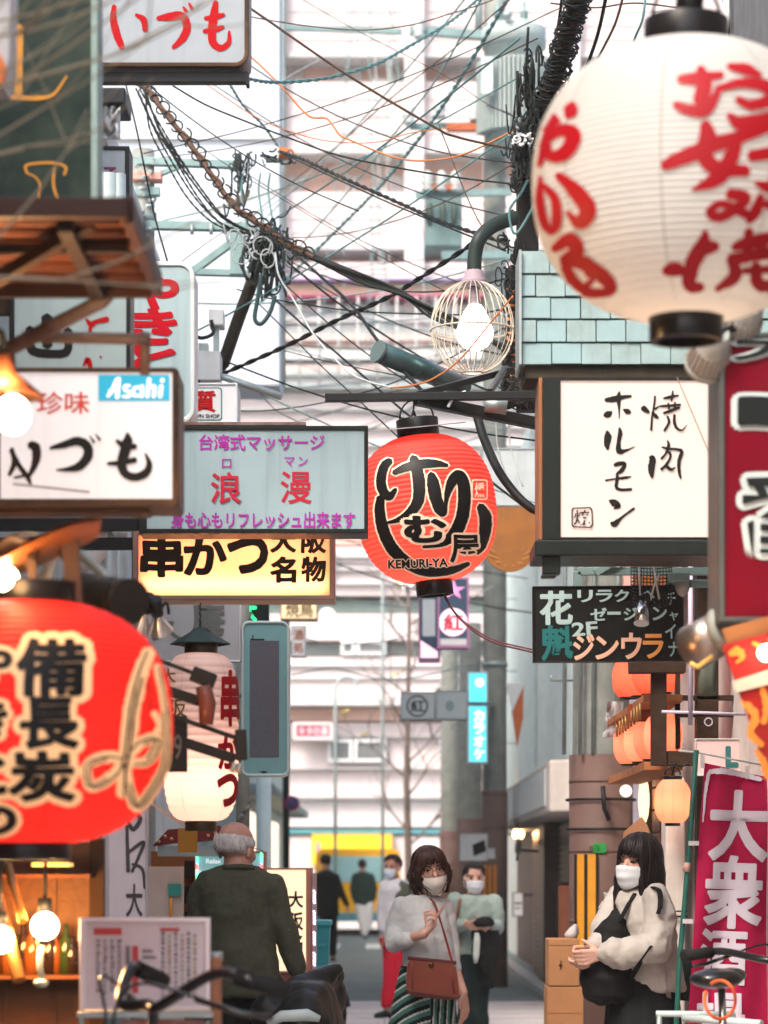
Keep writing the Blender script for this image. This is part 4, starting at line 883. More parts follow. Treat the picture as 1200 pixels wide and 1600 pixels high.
s = Sign('arm_sign', 'pale grey box sign with faint emblem, next to the circled character sign', 'sign', 681, 1079, 731, 1124, 30, mat('pale_grey_face2', (.42, .48, .48), .4, var=.1), mat('grey_edge', (.3, .35, .35)), fw=2, depth=.3)
s.text([(np.array([(703 + 7 * math.cos(a), 1103 + 9 * math.sin(a)) for a in np.linspace(0, 2 * PI, 9)[:-1]]), [tuple(range(8))])], TEALSTEEL, 'emblem')
s.bars([((731, 1100, 30.1), (770, 1100, 33.9))], .05, STEEL)
s = Sign('blade_sign', 'tall bright cyan lit blade sign beside the concrete pole', 'sign', 731, 1050, 762, 1192, 33.2, mat('cyan_lit', (.1, .5, .6), .4, var=0, emit=.4, ecol=(.1, .75, .9)), mat('white_edge', (.7, .75, .75), .4), fw=2, depth=.35)
s.text(fit('カラオケ'[0], 741, 1110, 756, 1126, .03) + fit('ラ', 741, 1130, 756, 1146, .03) + fit('オ', 741, 1150, 756, 1166, .03) + fit('ケ', 741, 1170, 756, 1186, .03) + fit('●', 743, 1060, 756, 1073), mat('white_lit', (.9, .9, .9), .4, var=0, emit=.6, ecol=(1, .97, .95)))
t = thing('flag_banner', 'white and orange triangular pennant beside the concrete pole', 'banner', P(815, 1170, 30))
m = MB(); m.prism([((x - HX) * S(30), zp(y, 30)) for x, y in ((790, 1068), (818, 1068), (800, 1110))], 30, 30.02); m.build('white_cloth', WHITE, t)
m = MB(); m.prism([((x - HX) * S(30), zp(y, 30)) for x, y in ((818, 1072), (818, 1120), (808, 1168), (800, 1112))], 30.022, 30.04); m.build('orange_cloth', mat('orange_cloth', (.45, .12, .04), .7), t)
# orange disc sign
t = thing('disc_sign', 'translucent amber disc sign hanging behind the red lantern', 'sign', P(795, 893, 18))
m = MB(); c = P(797, 845, 18); m.prism([(c.x + 44 * S(18) * math.cos(a), c.z + 48 * S(18) * math.sin(a)) for a in np.linspace(-PI, 0, 24)] + [(c.x + 44 * S(18), zp(792, 18)), (c.x - 44 * S(18), zp(792, 18))], 18, 18.05); m.build('disc', mat('amber_disc', (.27, .10, .022), .35, var=.5, scale=5, emit=.03, ecol=(1, .4, .08)), t)
m = MB()
for i in range(8): a = -PI + .2 + i * .38; m.bar((c.x + .1 * math.cos(a), 17.99, c.z - .06 + .1 * math.sin(a)), (c.x + .17 * math.cos(a), 17.99, c.z + .17 * math.sin(a)), .004)
m.build('spoke_lines', mat('amber_line', (.6, .3, .1)), t)
s = Sign('wall_box', 'pale grey metal box above the amber disc', 'box', 752, 700, 838, 790, 18.3, mat('pale_metal_box', (.42, .47, .47), .5, streak=.3), STEEL, fw=2, depth=.3)
# pink sign with teal shape and siding beneath
s = Sign('wall_sign', 'pale pink sign with teal mark above the crimson banner', 'sign', 1086, 1154, 1190, 1212, 12.4, mat('pale_pink_face', (.62, .47, .46), .5), mat('pale_frame', (.62, .66, .66)), fw=1.5, depth=.05)
s.text(fit('L', 1136, 1168, 1152, 1197, .06) + fit('▲', 1172, 1184, 1200, 1206, .0), mat('deep_teal_mark', (.02, .13, .13), .5))
# poster of orange red on wall behind black sign
s = Sign('menu_board', 'orange and red menu board with dark lower panel under the square lit sign', 'sign', 975, 868, 1065, 950, 12.5, mat('orange_menu', (.30, .10, .03), .5, var=.4), mat('pale_red_frame', (.65, .4, .35), .5), fw=(14, 2, 4, 2), depth=.08)
# ------------------------------------------------------------------ paper lanterns
def paper(name, c, trans=.6, rough=.5):
    return mat(name, c, rough, var=.22, scale=4.5, trans=trans, bump=.12, bscale=22, dirt=tuple(v * .72 for v in c))
LBLACK = mat('lacquer_black', (.012, .011, .011), .3, var=.2)

class Lantern:
    def __init__(s, name, label, cx, cy, Rp, Hp, Y, pm, n=2.4, tilt=0.0, rc=34, caph=(24, 24), caprad=None, ribs=40, watts=0.0, lcol=(1, .55, .3), lz=-.2, seams=0, seam_mat=None, group=None, cap_mat=None, wire=True):
        k = S(Y); s.Y = Y; s.R = Rp * k; s.H = Hp * k; s.rc = rc * k; s.n = n
        s.h = (s.H / 2) / (1 - (s.rc / s.R) ** n) ** (1 / n)
        c = P(cx, cy, Y)
        s.root = thing(name, label, 'lantern', c, 0, group); s.root.rotation_euler = (0, R(tilt), 0)
        s.M = Matrix.Translation(c) @ Matrix.Rotation(R(tilt), 4, 'Y'); MW[s.root.name] = s.M
        m = MB(); steps = ribs * 6 if Rp > 40 else ribs * 3; pr = []
        for i in range(steps + 1):
            z = -s.H / 2 + s.H * i / steps; r = s.r(z); a = abs(math.sin(PI * ribs * i / steps))
            pr.append((r - .014 * s.R * (1 - a ** .6) * (40 / ribs), z))
        m.lathe(pr, 96 if Rp > 100 else 48)
        m.build('paper_shade', pm, s.root, local=True)
        if seams:
            m = MB()
            for j in range(seams):
                a = 2 * PI * (j + .37) / seams; L = []
                for da in (-.006, .006): L.append([((s.r(z) + .0012) * math.cos(a + da), (s.r(z) + .0012) * math.sin(a + da), z) for z in np.linspace(-s.H / 2, s.H / 2, 40)])
                m.add(L[0] + L[1], [(i, i + 1, 40 + i + 1, 40 + i) for i in range(39)])
            m.build('seam', seam_mat or mat('seam_grey', (.45, .42, .38), .7, var=0, trans=.4), s.root, local=True)
        cr = caprad or (s.rc / k, s.rc / k)
        for zz0, hgt, rr, nm in ((s.H / 2 - .004, caph[0] * k, cr[0] * k, 'top_cap'), (-s.H / 2 + .004, -caph[1] * k, cr[1] * k, 'bottom_cap')):
            m = MB(); m.lathe([(rr * .82, zz0 + hgt), (rr, zz0 + hgt), (rr, zz0), (rr * .9, zz0)], 40); 
            m.lathe([(rr * .82, zz0 + hgt), (rr * .82, zz0 + hgt * .3), (0, zz0 + hgt * .3)], 40)
            m.build(nm, cap_mat or LBLACK, s.root, local=True, bevel=.002)
        if wire:
            m = MB(); z = s.H / 2 + caph[0] * k; m.tube([(cr[0] * k * .8 * math.cos(a), 0, z + cr[0] * k * .9 * math.sin(a)) for a in np.linspace(0, PI, 12)], .004, 6); m.build('hanger', LBLACK, s.root, local=True)
        if watts:
            l = bpy.data.lights.new('lantern_bulb', 'POINT'); l.energy = watts; l.color = lcol; l.shadow_soft_size = .03
            lo = bpy.data.objects.new('lantern_bulb', l); col.objects.link(lo); lo.parent = s.root; lo.location = (0, 0, s.H * lz)
    def r(s, z):
        t = min(abs(z) / s.h, 1); return s.R * max(1 - t ** s.n, 0) ** (1 / s.n)
    def decal(s, glyphs, material, name='lettering', lift=.003, fine=6):
        m = MB(); Mi = s.M.inverted(); o = np.array(Mi @ Vector((0, 0, CZ))); R3 = np.array(Mi.to_3x3()); li = 0
        for q, f in glyphs:
            q, f = refine(q, f, fine); li += 1; lf = lift + .00012 * (li % 24)
            d = np.stack([(q[:, 0] - HX) / F, np.ones(len(q)), (HY - q[:, 1]) / F], 1) @ R3.T
            def g(t):
                p = o + d * t[:, None]; z = p[:, 2]; u = np.minimum(np.abs(z) / s.h, 1)
                return np.hypot(p[:, 0], p[:, 1]) - (s.R * np.maximum(1 - u ** s.n, 0) ** (1 / s.n) + lf)
            t0 = np.full(len(q), s.Y - s.R * 1.2); hit = np.zeros(len(q), bool); lo = t0.copy(); hi = t0.copy()
            for i in range(1, 90):
                t = t0 + s.R * 1.25 * i / 89; v = g(t); new = (~hit) & (v < 0); hi[new] = t[new]; lo[new] = t[new] - s.R * 1.25 / 89; hit |= new
            for _ in range(18):
                md = (lo + hi) / 2; neg = g(md) < 0; hi = np.where(neg, md, hi); lo = np.where(neg, lo, md)
            p = o + d * hi[:, None]; ff = [t for t in f if all(hit[i] for i in t)]
            m.add(p.tolist(), ff)
        return m.build(name, material, s.root, local=True)

CREAM = mat('cream_outline', (.85, .62, .44), .6, var=0, emit=.10, ecol=(1, .62, .42)); TINK = mat('lantern_ink', (.012, .010, .009), .45, var=0)  # cream outline emits to imitate lamplight coming through the paper

# the red lantern in focus
L1 = Lantern('paper_lantern', 'round red paper lantern with bold black brush logo hanging in the middle of the alley', 666, 796, 110, 226, 12, paper('red_paper', (.76, .115, .09)), n=2.35, tilt=-6, rc=36, caph=(30, 24), caprad=(33, 29), ribs=30, watts=2.9, lcol=(1, .50, .36), lz=-.22)
def kp(*ps): return [(540 + x / 4.8, 660 + y / 4.8, w_ / 4.8) for x, y, w_ in ps]
KS = [kp((335, 285, 50), (290, 330, 70), (266, 420, 72), (275, 500, 75), (325, 555, 62), (378, 500, 28)),
      kp((360, 378, 40), (450, 338, 62), (560, 312, 70), (680, 308, 55), (765, 322, 25)),
      kp((505, 262, 62), (530, 330, 84), (550, 450, 92), (545, 580, 88), (490, 670, 72), (400, 728, 42), (315, 752, 20)),
      kp((640, 385, 50), (655, 450, 92), (675, 560, 94), (710, 655, 84), (738, 676, 48), (752, 600, 32), (768, 520, 52), (800, 440, 78), (850, 400, 86), (886, 470, 92), (890, 600, 98), (870, 720, 98), (820, 830, 92), (730, 900, 62), (580, 935, 20)),
      kp((262, 560, 60), (255, 660, 78), (280, 800, 88), (340, 930, 92), (430, 1030, 88), (540, 1098, 80), (660, 1122, 72), (800, 1108, 58), (925, 1060, 30)),
      kp((985, 985, 26), (1020, 930, 62), (1045, 820, 88), (1048, 710, 92), (1010, 625, 60))]
def kout(g_):
    out = []
    for i, p in enumerate(KS): out += brush(p, grow=g_, jag=.05, seed=i + 2)
    return out
L1.decal(kout(2.6), CREAM, 'outline', .002); L1.decal(kout(0), TINK, 'lettering', .0055)
L1.decal(fit('む', 634, 808, 694, 846, .13) + fit('屋', 705, 837, 748, 878, .10), CREAM, 'outline', .009)
L1.decal(fit('む', 634, 808, 694, 846, .05, wob=.01) + fit('屋', 705, 837, 748, 878, .028, wob=.01), TINK, 'lettering', .0125)
L1.decal(fit('KEMURI-YA', 607, 874, 699, 887, .10, rot=-2), CREAM, 'outline', .016); L1.decal(fit('KEMURI-YA', 607, 874, 699, 887, .028, rot=-2), TINK, 'lettering', .0195)
o = np.array(rrect(737, 749, 762, 781, 4)); c_ = o.mean(0); i_ = c_ + (o - c_) * np.array([.86, .89]); n_ = len(o)
L1.decal([(np.concatenate([o, i_]), [(i, (i + 1) % n_, n_ + (i + 1) % n_, n_ + i) for i in range(n_)])] + fit('燻', 742, 754, 757, 777, .012), CREAM, 'seal', .003)
m = MB(); m.lathe([(.0, .42), (.26, .36), (.262, .355), (0, .415)], 40, (-.02, 0, -.03), M=Matrix.Rotation(R(1), 4, 'Y')); 
m = MB(); c = P(648, 668, 12); m.add([c + Vector((.225 * math.cos(a) , .225 * math.sin(a), .021 * math.cos(a) + .037 * math.sin(a) + .004)) for a in np.linspace(0, 2 * PI, 41)[:-1]] + [c + Vector((.225 * math.cos(a), .225 * math.sin(a), .021 * math.cos(a) + .037 * math.sin(a))) for a in np.linspace(0, 2 * PI, 41)[:-1]], [tuple(range(40)), tuple(range(79, 39, -1))] + [(i, (i + 1) % 40, 40 + (i + 1) % 40, 40 + i) for i in range(40)])
m.build('rain_disc', mat('rain_disc_grey', (.35, .3, .3), .4, var=.2), L1.root)
m = MB(); m.tube([P(642, 700, 11.95), P(641, 660, 11.95), P(646, 642, 11.98), P(652, 660, 12.02), P(654, 700, 12.03)], .006, 6); m.tube([P(646, 642, 12), P(647, 626, 12), P(645, 620, 12)], .004, 6); m.build('hook', BLACKM, L1.root)
m = MB(); g = random.Random(3)
m.tube([tuple(v) for v in spline([P(690, 922, 12), P(705, 950, 12), P(730, 978, 11.8), P(770, 1003, 11.5), P(832, 1019, 11)], 8)], .0045, 5); m.tube([tuple(v) for v in spline([P(692, 922, 12.02), P(708, 953, 12.0), P(733, 977, 11.8), P(772, 1000, 11.5), P(832, 1015, 11)], 8)], .0035, 5); m.build('power_cord', mat('maroon_cord', (.14, .05, .06), .5, var=0), L1.root)

# big white lantern, upper right
L2 = Lantern('paper_lantern', 'huge white paper lantern with red brush writing', 1072, 285, 241, 424, 5.8, paper('white_paper', (.66, .67, .65), .45), n=2.3, rc=62, caph=(44, 40), caprad=(66, 58), ribs=44, watts=.62, lcol=(1, .62, .38), lz=-.36, seams=9)
LR = mat('lantern_red_ink', (.38, .003, .009), .5, var=.1, trans=.3)
def wl(*strokes, sd=0):
    out = []
    for i, p in enumerate(strokes): out += brush([(750 + x / 2.667, y / 2.667, w_ / 2.667) for x, y, w_ in p], jag=.07, seed=sd + i)
    return out
WO = wl([(828, 330, 34), (905, 326, 52), (1010, 310, 30)], [(918, 280, 34), (935, 350, 66), (922, 420, 62), (955, 462, 40)], [(812, 432, 30), (860, 455, 46), (940, 458, 52), (992, 385, 30)], [(985, 372, 30), (1090, 345, 42), (1190, 358, 56), (1220, 405, 56), (1135, 438, 44), (1072, 412, 30)], [(1035, 275, 28), (1110, 288, 48), (1170, 312, 18)])
WO += wl([(940, 512, 44), (950, 580, 78), (935, 640, 70), (985, 700, 64), (1115, 712, 48)], [(1078, 560, 36), (1045, 660, 66), (985, 745, 64), (885, 792, 14)], [(765, 690, 44), (850, 655, 64), (950, 612, 62), (1110, 560, 54), (1230, 515, 50)], [(1035, 478, 24), (1095, 515, 64), (1230, 490, 60)], [(1125, 652, 46), (1250, 630, 60)], [(1145, 760, 16), (1215, 775, 60), (1260, 700, 60)], sd=10)
WO += wl([(1035, 808, 44), (1105, 822, 50), (1070, 868, 42), (1000, 905, 44), (958, 885, 40), (1005, 850, 34), (1080, 878, 42), (1140, 910, 34)], [(1172, 815, 32), (1150, 880, 50), (1118, 925, 28)], [(1188, 850, 40), (1260, 862, 44)], sd=20)
WO += wl([(768, 1130, 40), (812, 1122, 62), (855, 1132, 36)], [(940, 962, 20), (930, 1020, 62), (888, 1095, 66), (872, 1185, 56), (925, 1200, 40)], [(925, 1050, 46), (985, 1022, 46)], [(1055, 1032, 32), (1120, 1012, 56), (1240, 985, 50)], [(1122, 958, 36), (1112, 1065, 48)], [(1040, 1085, 50), (1120, 1068, 52), (1250, 1045, 56)], [(1052, 1090, 44), (1062, 1150, 56), (985, 1208, 24)], [(1175, 990, 40), (1170, 1060, 44)], [(1150, 1100, 40), (1162, 1185, 56), (1260, 1190, 40)], [(1100, 1130, 30), (1230, 1120, 36)], sd=30)
L2.decal(WO, LR)
WL = wl([(384, 432, 40), (376, 462, 62), (360, 488, 22)], [(312, 480, 26), (282, 560, 44), (246, 690, 22)], [(252, 610, 22), (325, 545, 50), (392, 562, 62), (350, 638, 60), (288, 650, 40), (284, 600, 24)], [(262, 540, 14), (330, 500, 22)], sd=40)
WL += wl([(252, 735, 18), (248, 830, 36), (268, 930, 40), (300, 972, 30)], [(262, 770, 20), (312, 830, 40), (318, 930, 44), (300, 972, 24)], [(322, 728, 30), (388, 785, 60), (448, 870, 76), (415, 928, 56), (362, 885, 18)], sd=50)
WL += wl([(305, 1040, 34), (375, 1000, 62), (402, 1050, 64), (345, 1092, 48)], [(350, 1085, 46), (430, 1098, 62), (525, 1165, 62), (545, 1212, 40), (455, 1220, 44), (395, 1180, 50), (352, 1105, 42)], [(440, 1195, 30), (470, 1160, 24), (440, 1140, 20)], sd=60)
L2.decal(WL, LR, fine=4)
m = MB(); m.tube([P(1075, 32, 5.8), P(1078, 0, 5.8), P(1080, -60, 5.8)], .03, 10); m.build('hanger_cord', LBLACK, L2.root)

# big red lantern, left
L3 = Lantern('paper_lantern', 'big red paper lantern with cream outlined black writing and a ribbon knot', 40, 1130, 231, 374, 6, paper('red_paper_near', (.58, .036, .03)), n=2.5, rc=80, caph=(34, 30), caprad=(84, 70), ribs=38, watts=3.0, lcol=(1, .42, .25), lz=-.05, seams=8, seam_mat=mat('seam_red', (.5, .03, .02), .7, var=0, trans=.4))
CR2 = mat('cream_outline_near', (.85, .50, .25), .6, var=0, emit=.13, ecol=(1, .55, .25))  # emission here too replaces the lantern's light through the outline
bx = [('備', 28, 1000, 132, 1086, .035), ('長', 34, 1092, 120, 1168, .04), ('炭', 18, 1176, 114, 1250, .04), ('や', -52, 1008, 16, 1062, .05), ('き', -50, 1096, 8, 1150, .05), ('と', -55, 1180, 6, 1240, .05), ('の', -40, 1262, 22, 1302, .06)]
ou = []; il = []
for ch, a, b, c, d, bo in bx: ou += fit(ch, a, b, c, d, bo + .115); il += fit(ch, a, b, c, d, bo, wob=.012)
def q3(*ps): return [(x / 3, 900 + y / 3, w_) for x, y, w_ in ps]
KN = [q3((700, 350, 16), (655, 470, 18), (620, 620, 20), (600, 790, 18), (580, 900, 16), (570, 1030, 12)), q3((590, 855, 12), (490, 850, 14), (410, 890, 12), (425, 985, 13), (510, 950, 14), (585, 865, 10)),
      q3((600, 850, 12), (660, 780, 14), (740, 765, 12), (700, 860, 13), (620, 880, 10)), q3((595, 880, 10), (600, 970, 13), (640, 1080, 14), (715, 1000, 14), (775, 860, 12), (775, 640, 10), (735, 420, 9)), q3((720, 640, 8), (750, 700, 8), (715, 760, 8))]
for p in KN: ou += brush([(x, y, w_ * 1.35) for x, y, w_ in p], jag=.1)
for p in KN[:4]:
    il += brush([(x - 3, y, w_ * .17) for x, y, w_ in p][:-1], jag=.3); il += brush([(x + 4, y + 2, w_ * .2) for x, y, w_ in p][1:], jag=.3)
L3.decal(ou, CR2, 'outline', .002); L3.decal(il, TINK, 'lettering', .0065)
t = thing('lantern_yoke', 'black steel yoke holding the big red lantern', 'bracket', P(60, 948, 6.0))
m = MB(); pbox(m, -60, 934, 104, 922, 5.93, 6.05); m.build('bar', BLACKM, t, bevel=.004)
m = MB(); m.bar(P(54, 925, 5.95), P(46, 846, 5.95), .02); m.bar(P(116, 944, 5.98), P(110, 838, 5.98), .035); m.build('post', mat('rust_post', (.09, .04, .02), .6, var=.5), t)

# long white lantern
L4 = Lantern('paper_lantern', 'long white lit paper lantern with red character under a black tin hood', 314, 1152, 59, 262, 10, paper('white_paper_long', (.82, .70, .66), .62), n=4.2, rc=27, caph=(17, 17), caprad=(26, 25), ribs=22, watts=.95, lcol=(1, .58, .42), lz=-.25, seams=5, seam_mat=mat('seam_pink', (.6, .4, .35), .7, var=0, trans=.4), cap_mat=mat('gold_black_cap', (.05, .035, .02), .3, var=.5))
L4.decal(fit('串', 346, 1050, 374, 1132, .04) + fit('か', 342, 1150, 374, 1200, .04) + fit('つ', 341, 1212, 371, 1258, .05), LR, fine=4)
L4.decal(fit('大', 252, 1045, 274, 1066, .02) + fit('阪', 262, 1092, 290, 1120, .02), mat('olive_ink', (.12, .09, .02), .5, var=0), 'small_lettering', fine=4)
th = thing('tin_hood', 'black green tin hood above the long white lantern', 'hood', P(313, 1007, 10))
m = MB(); c = P(313, 1006, 10); m.lathe([(.007, .062), (.112, 0), (.108, -.004), (.004, .05)], 6, c, smooth=False); m.build('cone', mat('hood_green', (.02, .04, .032), .4, var=.3), th)
m = MB(); m.tube([c + Vector((0, 0, .06)), P(313, 942, 10)], .003, 5)
for s_ in (-1, 1): m.tube([c + Vector((s_ * .1, 0, 0)), P(313 + s_ * 25, 1010, 10)], .002, 4)
for i in range(8): m.tube([P(313 + (-1) ** i * 1.6, 982 - i * 5, 10), P(313 - (-1) ** i * 1.6, 978 - i * 5, 10)], .003, 5)
m.build('chain', BLACKM, th)

# small orange lantern, right, and racks of red lanterns
L5 = Lantern('paper_lantern', 'small round orange paper lantern hanging alone beside the crimson banner', 1051, 1252, 29.5, 68, 12.2, paper('orange_paper', (.86, .38, .26), .62), n=2.4, rc=15, caph=(7, 6), caprad=(15, 12), ribs=20, watts=.4, lcol=(1, .55, .36), lz=-.05, seams=10, seam_mat=mat('seam_orange', (.6, .12, .06), .7, var=0))
m = MB(); m.tube([P(1050, 1212, 12.2), P(1054, 1196, 12.2), P(1052, 1190, 12.2)], .005, 5); m.tube(spline([P(1052, 1192, 12.2), P(1064, 1198, 12.2), P(1076, 1192, 12.2)], 6), .005, 5); m.build('hook', BLACKM, L5.root)
RP = paper('red_orange_paper', (.84, .24, .15), .6); PP = paper('pink_orange_paper', (.86, .40, .30), .6)
labs = {0: ['red paper lantern, first in the upper row under the black sign, behind the timber post', 'red paper lantern, second in the upper row under the black sign', 'red paper lantern, third in the upper row under the black sign', 'red paper lantern, last in the upper row under the black sign, beside the concrete pole'],
        1: ['pinkish paper lantern, first in the lower timber rack, behind the timber post', 'pinkish paper lantern, second in the lower timber rack', 'pinkish paper lantern, third in the lower timber rack', 'pinkish paper lantern, last in the lower timber rack, beside the brown wrapped pole']}
for r_ in (0, 1):
    for i in range(4):
        Y = 12.8 + i * .62; cx_ = (1034 - i * 17, 1036 - i * 17)[r_]; cy_ = (1048 + i * 4, 1149 + i * 5)[r_]
        Lantern('paper_lantern', labs[r_][i], cx_, cy_, 31 * 12.8 / Y, 68 * 12.8 / Y, Y, (RP, PP)[r_], n=2.3, rc=16, caph=(4, 4), caprad=(15, 15), ribs=16, watts=(.34 + .1 * r_) * (1, .7, 1.15, .9)[i], lcol=(1, .45, .28), lz=0, group='red lanterns in the timber rack', wire=False)
# ------------------------------------------------------------------ overhead cables
WBLK = mat('cable_black', (.018, .022, .02), .55, var=0); WTEAL = mat('cable_teal', (.07, .17, .165), .5, var=0)
WORG = mat('cable_orange', (.40, .13, .03), .5, var=0); WGRY = mat('cable_grey', (.40, .44, .43), .5, var=0); WDBR = mat('cable_brown', (.07, .035, .02), .6, var=.3)
def wpts(pts, n=8): return [P(*q) for q in spline(pts, n)]
def cable(label, material, r, pts, twist=0, group='overhead cables', name='overhead_cable', jit=0.0, seed=1):
    """pts (px, py, depth); r in mm; twist > 0 winds that many strands round each other"""
    c = wpts(pts, 8); m = MB(); g = random.Random(seed)
    if jit: c = [p + Vector((g.uniform(-jit, jit), g.uniform(-jit, jit), g.uniform(-jit, jit))) for p in c]
    if not twist: m.tube(c, r * 1.25 / 1000, 6)
    else:
        d = [0]
        for a, b in zip(c, c[1:]): d.append(d[-1] + (b - a).length)
        n = max(int(d[-1] / (r / 1000 * 3.2)), 12); k = np.linspace(0, d[-1], n)
        A = np.array(c); fine = np.stack([np.interp(k, d, A[:, j]) for j in range(3)], 1)
        for s_ in range(twist):
            q = []
            for i in range(n):
                t = fine[min(i + 1, n - 1)] - fine[max(i - 1, 0)]; t = Vector(t).normalized(); u = t.cross(Vector((0, 1, 0))).normalized(); v = t.cross(u)
                a = k[i] / (r / 1000 * 26) * 2 * PI + 2 * PI * s_ / twist
                q.append(Vector(fine[i]) + (u * math.cos(a) + v * math.sin(a)) * r / 1000 * .85)
            m.tube(q, r / 1000 * .95, 5)
    o = m.build(name, material); return tag(o, label, 'cable', group)

def line(pts, Y0, Y1):
    n = len(pts); return [(x, y, Y0 + (Y1 - Y0) * i / (n - 1)) for i, (x, y) in enumerate(pts)]
cable('black brown cable running from the red hiragana sign down to the service post', WDBR, 5, line([(330, -25), (391, 13), (541, 116), (676, 197), (714, 214), (796, 232), (850, 238)], 13, 13.2))
cable('orange cable with a kink sagging through the upper middle', WORG, 4, line([(330, 40), (391, 88), (436, 131), (481, 180), (511, 186), (530, 210), (545, 218), (620, 247), (680, 250), (735, 237), (830, 190)], 14, 13.2))
cable('teal twisted cable rising from the end of the steel arm to the top', WTEAL, 6, line([(330, 108), (391, 124), (436, 129), (511, 122), (586, 101), (642, 71), (699, 37), (740, 5), (790, -40)], 13, 16), 2)
cable('short dark teal twisted drop wire ending at the orange clamp', TEALSTEEL, 5, line([(330, 105), (357, 130), (380, 165), (410, 195), (434, 228)], 15, 16.3), 2)
cable('black cable sagging from the steel arm towards the dark service post', WBLK, 4, line([(270, 134), (320, 163), (380, 188), (450, 215), (530, 243), (620, 262), (699, 275), (760, 283), (800, 287)], 14, 13.2))
cable('thin orange brown wire just above the sagging black cable', WORG, 2.6, line([(320, 130), (402, 184), (474, 212), (530, 222), (590, 222), (642, 208), (720, 197)], 15, 15))
cable('thick dark service cable from orange clamp to the service post, upper of two', WBLK, 7, line([(436, 236), (474, 249), (534, 277), (624, 317), (699, 349), (795, 381)], 16.3, 13.3), 2)
cable('thinner dark service cable hugging the underside of the thick one', WBLK, 4, line([(440, 240), (474, 255), (540, 286), (620, 322), (717, 362), (790, 392)], 16.3, 13.3))
cable('thickest teal diagonal cable, passing between transformer and red lantern', WTEAL, 9, line([(812, -40), (792, 0), (702, 150), (624, 255), (556, 330), (455, 428), (405, 474)], 15, 23.9), 2)
cable('plain teal diagonal cable running parallel to the thickest one', WTEAL, 5, line([(776, -40), (751, 0), (687, 116), (624, 199), (556, 285), (477, 375), (405, 452)], 15, 23.9))
cable('dull grey teal diagonal cable, outermost of the parallel diagonals', TEALSTEEL, 5, line([(756, -40), (725, 0), (642, 101), (545, 210), (444, 311), (380, 380)], 15, 23.9))
cable('brown diagonal cable lying flatter than the teal diagonals', WDBR, 4, line([(830, -30), (796, 0), (710, 75), (620, 146), (530, 225), (447, 292), (390, 340)], 14.5, 23.9))
cable('very thin straight wire from the top centre to the transformer', WDBR, 1.8, line([(430, -25), (474, 0), (560, 49), (691, 116), (759, 161), (830, 195)], 15, 15))
cable('brown wire sagging along the very top of the view', WDBR, 3, line([(340, 10), (391, 26), (485, 41), (567, 47), (642, 39), (702, 22), (759, 4), (800, -15)], 15, 15))
cable('thick black twisted cable running diagonally up to the gooseneck of the cage lamp', WBLK, 8, line([(346, 585), (444, 542), (530, 499), (605, 465), (661, 431), (740, 379), (800, 330)], 15, 13.3), 2)
cable('black drop cable from the bundle straight down to the end of the teal tube', WBLK, 7, line([(440, 377), (492, 424), (549, 476), (590, 532), (639, 589), (690, 640)], 16, 12.2))
cable('dark cable from the tangle running down to the amber disc sign', WBLK, 5, line([(410, 450), (481, 514), (530, 555), (582, 600), (640, 650), (700, 692), (745, 735), (830, 800)], 16, 13))
cable('pale grey slack cable looping under the teal tube', WGRY, 4, line([(430, 395), (436, 431), (459, 469), (492, 525), (541, 578), (575, 596), (612, 606)], 15, 12.6))
cable('orange tail of the slack loop rising across the cage lamp', WORG, 3.5, line([(610, 606), (645, 602), (680, 590), (720, 560), (770, 500), (802, 462)], 12.6, 12.4))
cable('thin black wire sagging nearly level across the magenta shop trim', WBLK, 3.4, line([(370, 452), (420, 466), (492, 478), (567, 487), (680, 491), (740, 491), (800, 480)], 16, 13))
cable('hair thin wire crossing from the tangle to the cage lamp', WBLK, 1.8, line([(300, 220), (380, 274), (530, 364), (642, 427), (717, 465), (800, 500)], 15.5, 13.2))
cable('thin brown wire dropping from the transformer to the gooseneck', WDBR, 2.6, line([(686, 196), (700, 232), (717, 277), (740, 330), (760, 362), (800, 392)], 13.5, 13.2))
cable('thin black wire from the tangle past the grey massage sign', WBLK, 3, line([(400, 470), (440, 510), (500, 570), (560, 625), (640, 700)], 16, 13))
cable('short slack wire under the teal tube in front of the far wall', WBLK, 2.6, line([(444, 548), (492, 560), (560, 575), (640, 590), (700, 600)], 16, 14))
cable('dark wire from the white wall edge under its lower corner', WBLK, 3, line([(395, 600), (430, 640), (470, 662), (520, 700)], 20, 17))
cable('thin grey wire from the banded pole climbing towards the transformer', WGRY, 2.2, line([(225, 250), (300, 210), (450, 120), (560, 60), (640, 0), (680, -40)], 17, 24))
cable('thin straight black guy wire beside the banded pole', WBLK, 4, line([(195, 125), (215, 210), (240, 330), (262, 410)], 15, 14.5))
cable('hair thin wire climbing from the pale teal sign past the junction boxes', WBLK, 1.8, line([(120, 535), (205, 468), (262, 425), (345, 365), (425, 320), (520, 255)], 8.9, 20))
cable('grey wire far down the alley hung between lamps and the middle pole', WGRY, 6, line([(450, 990), (520, 1006), (600, 1002), (650, 985), (770, 915)], 33, 33))
cable('dark wire far down the alley above the arched lamp', TEALSTEEL, 8, line([(455, 1055), (520, 1045), (620, 1062), (770, 1030)], 36, 36))
cable('pair of far teal wires crossing the white building to the middle pole', TEALSTEEL, 9, line([(440, 700), (520, 690), (620, 650), (760, 560)], 34, 34))
rr_ = random.Random(31)
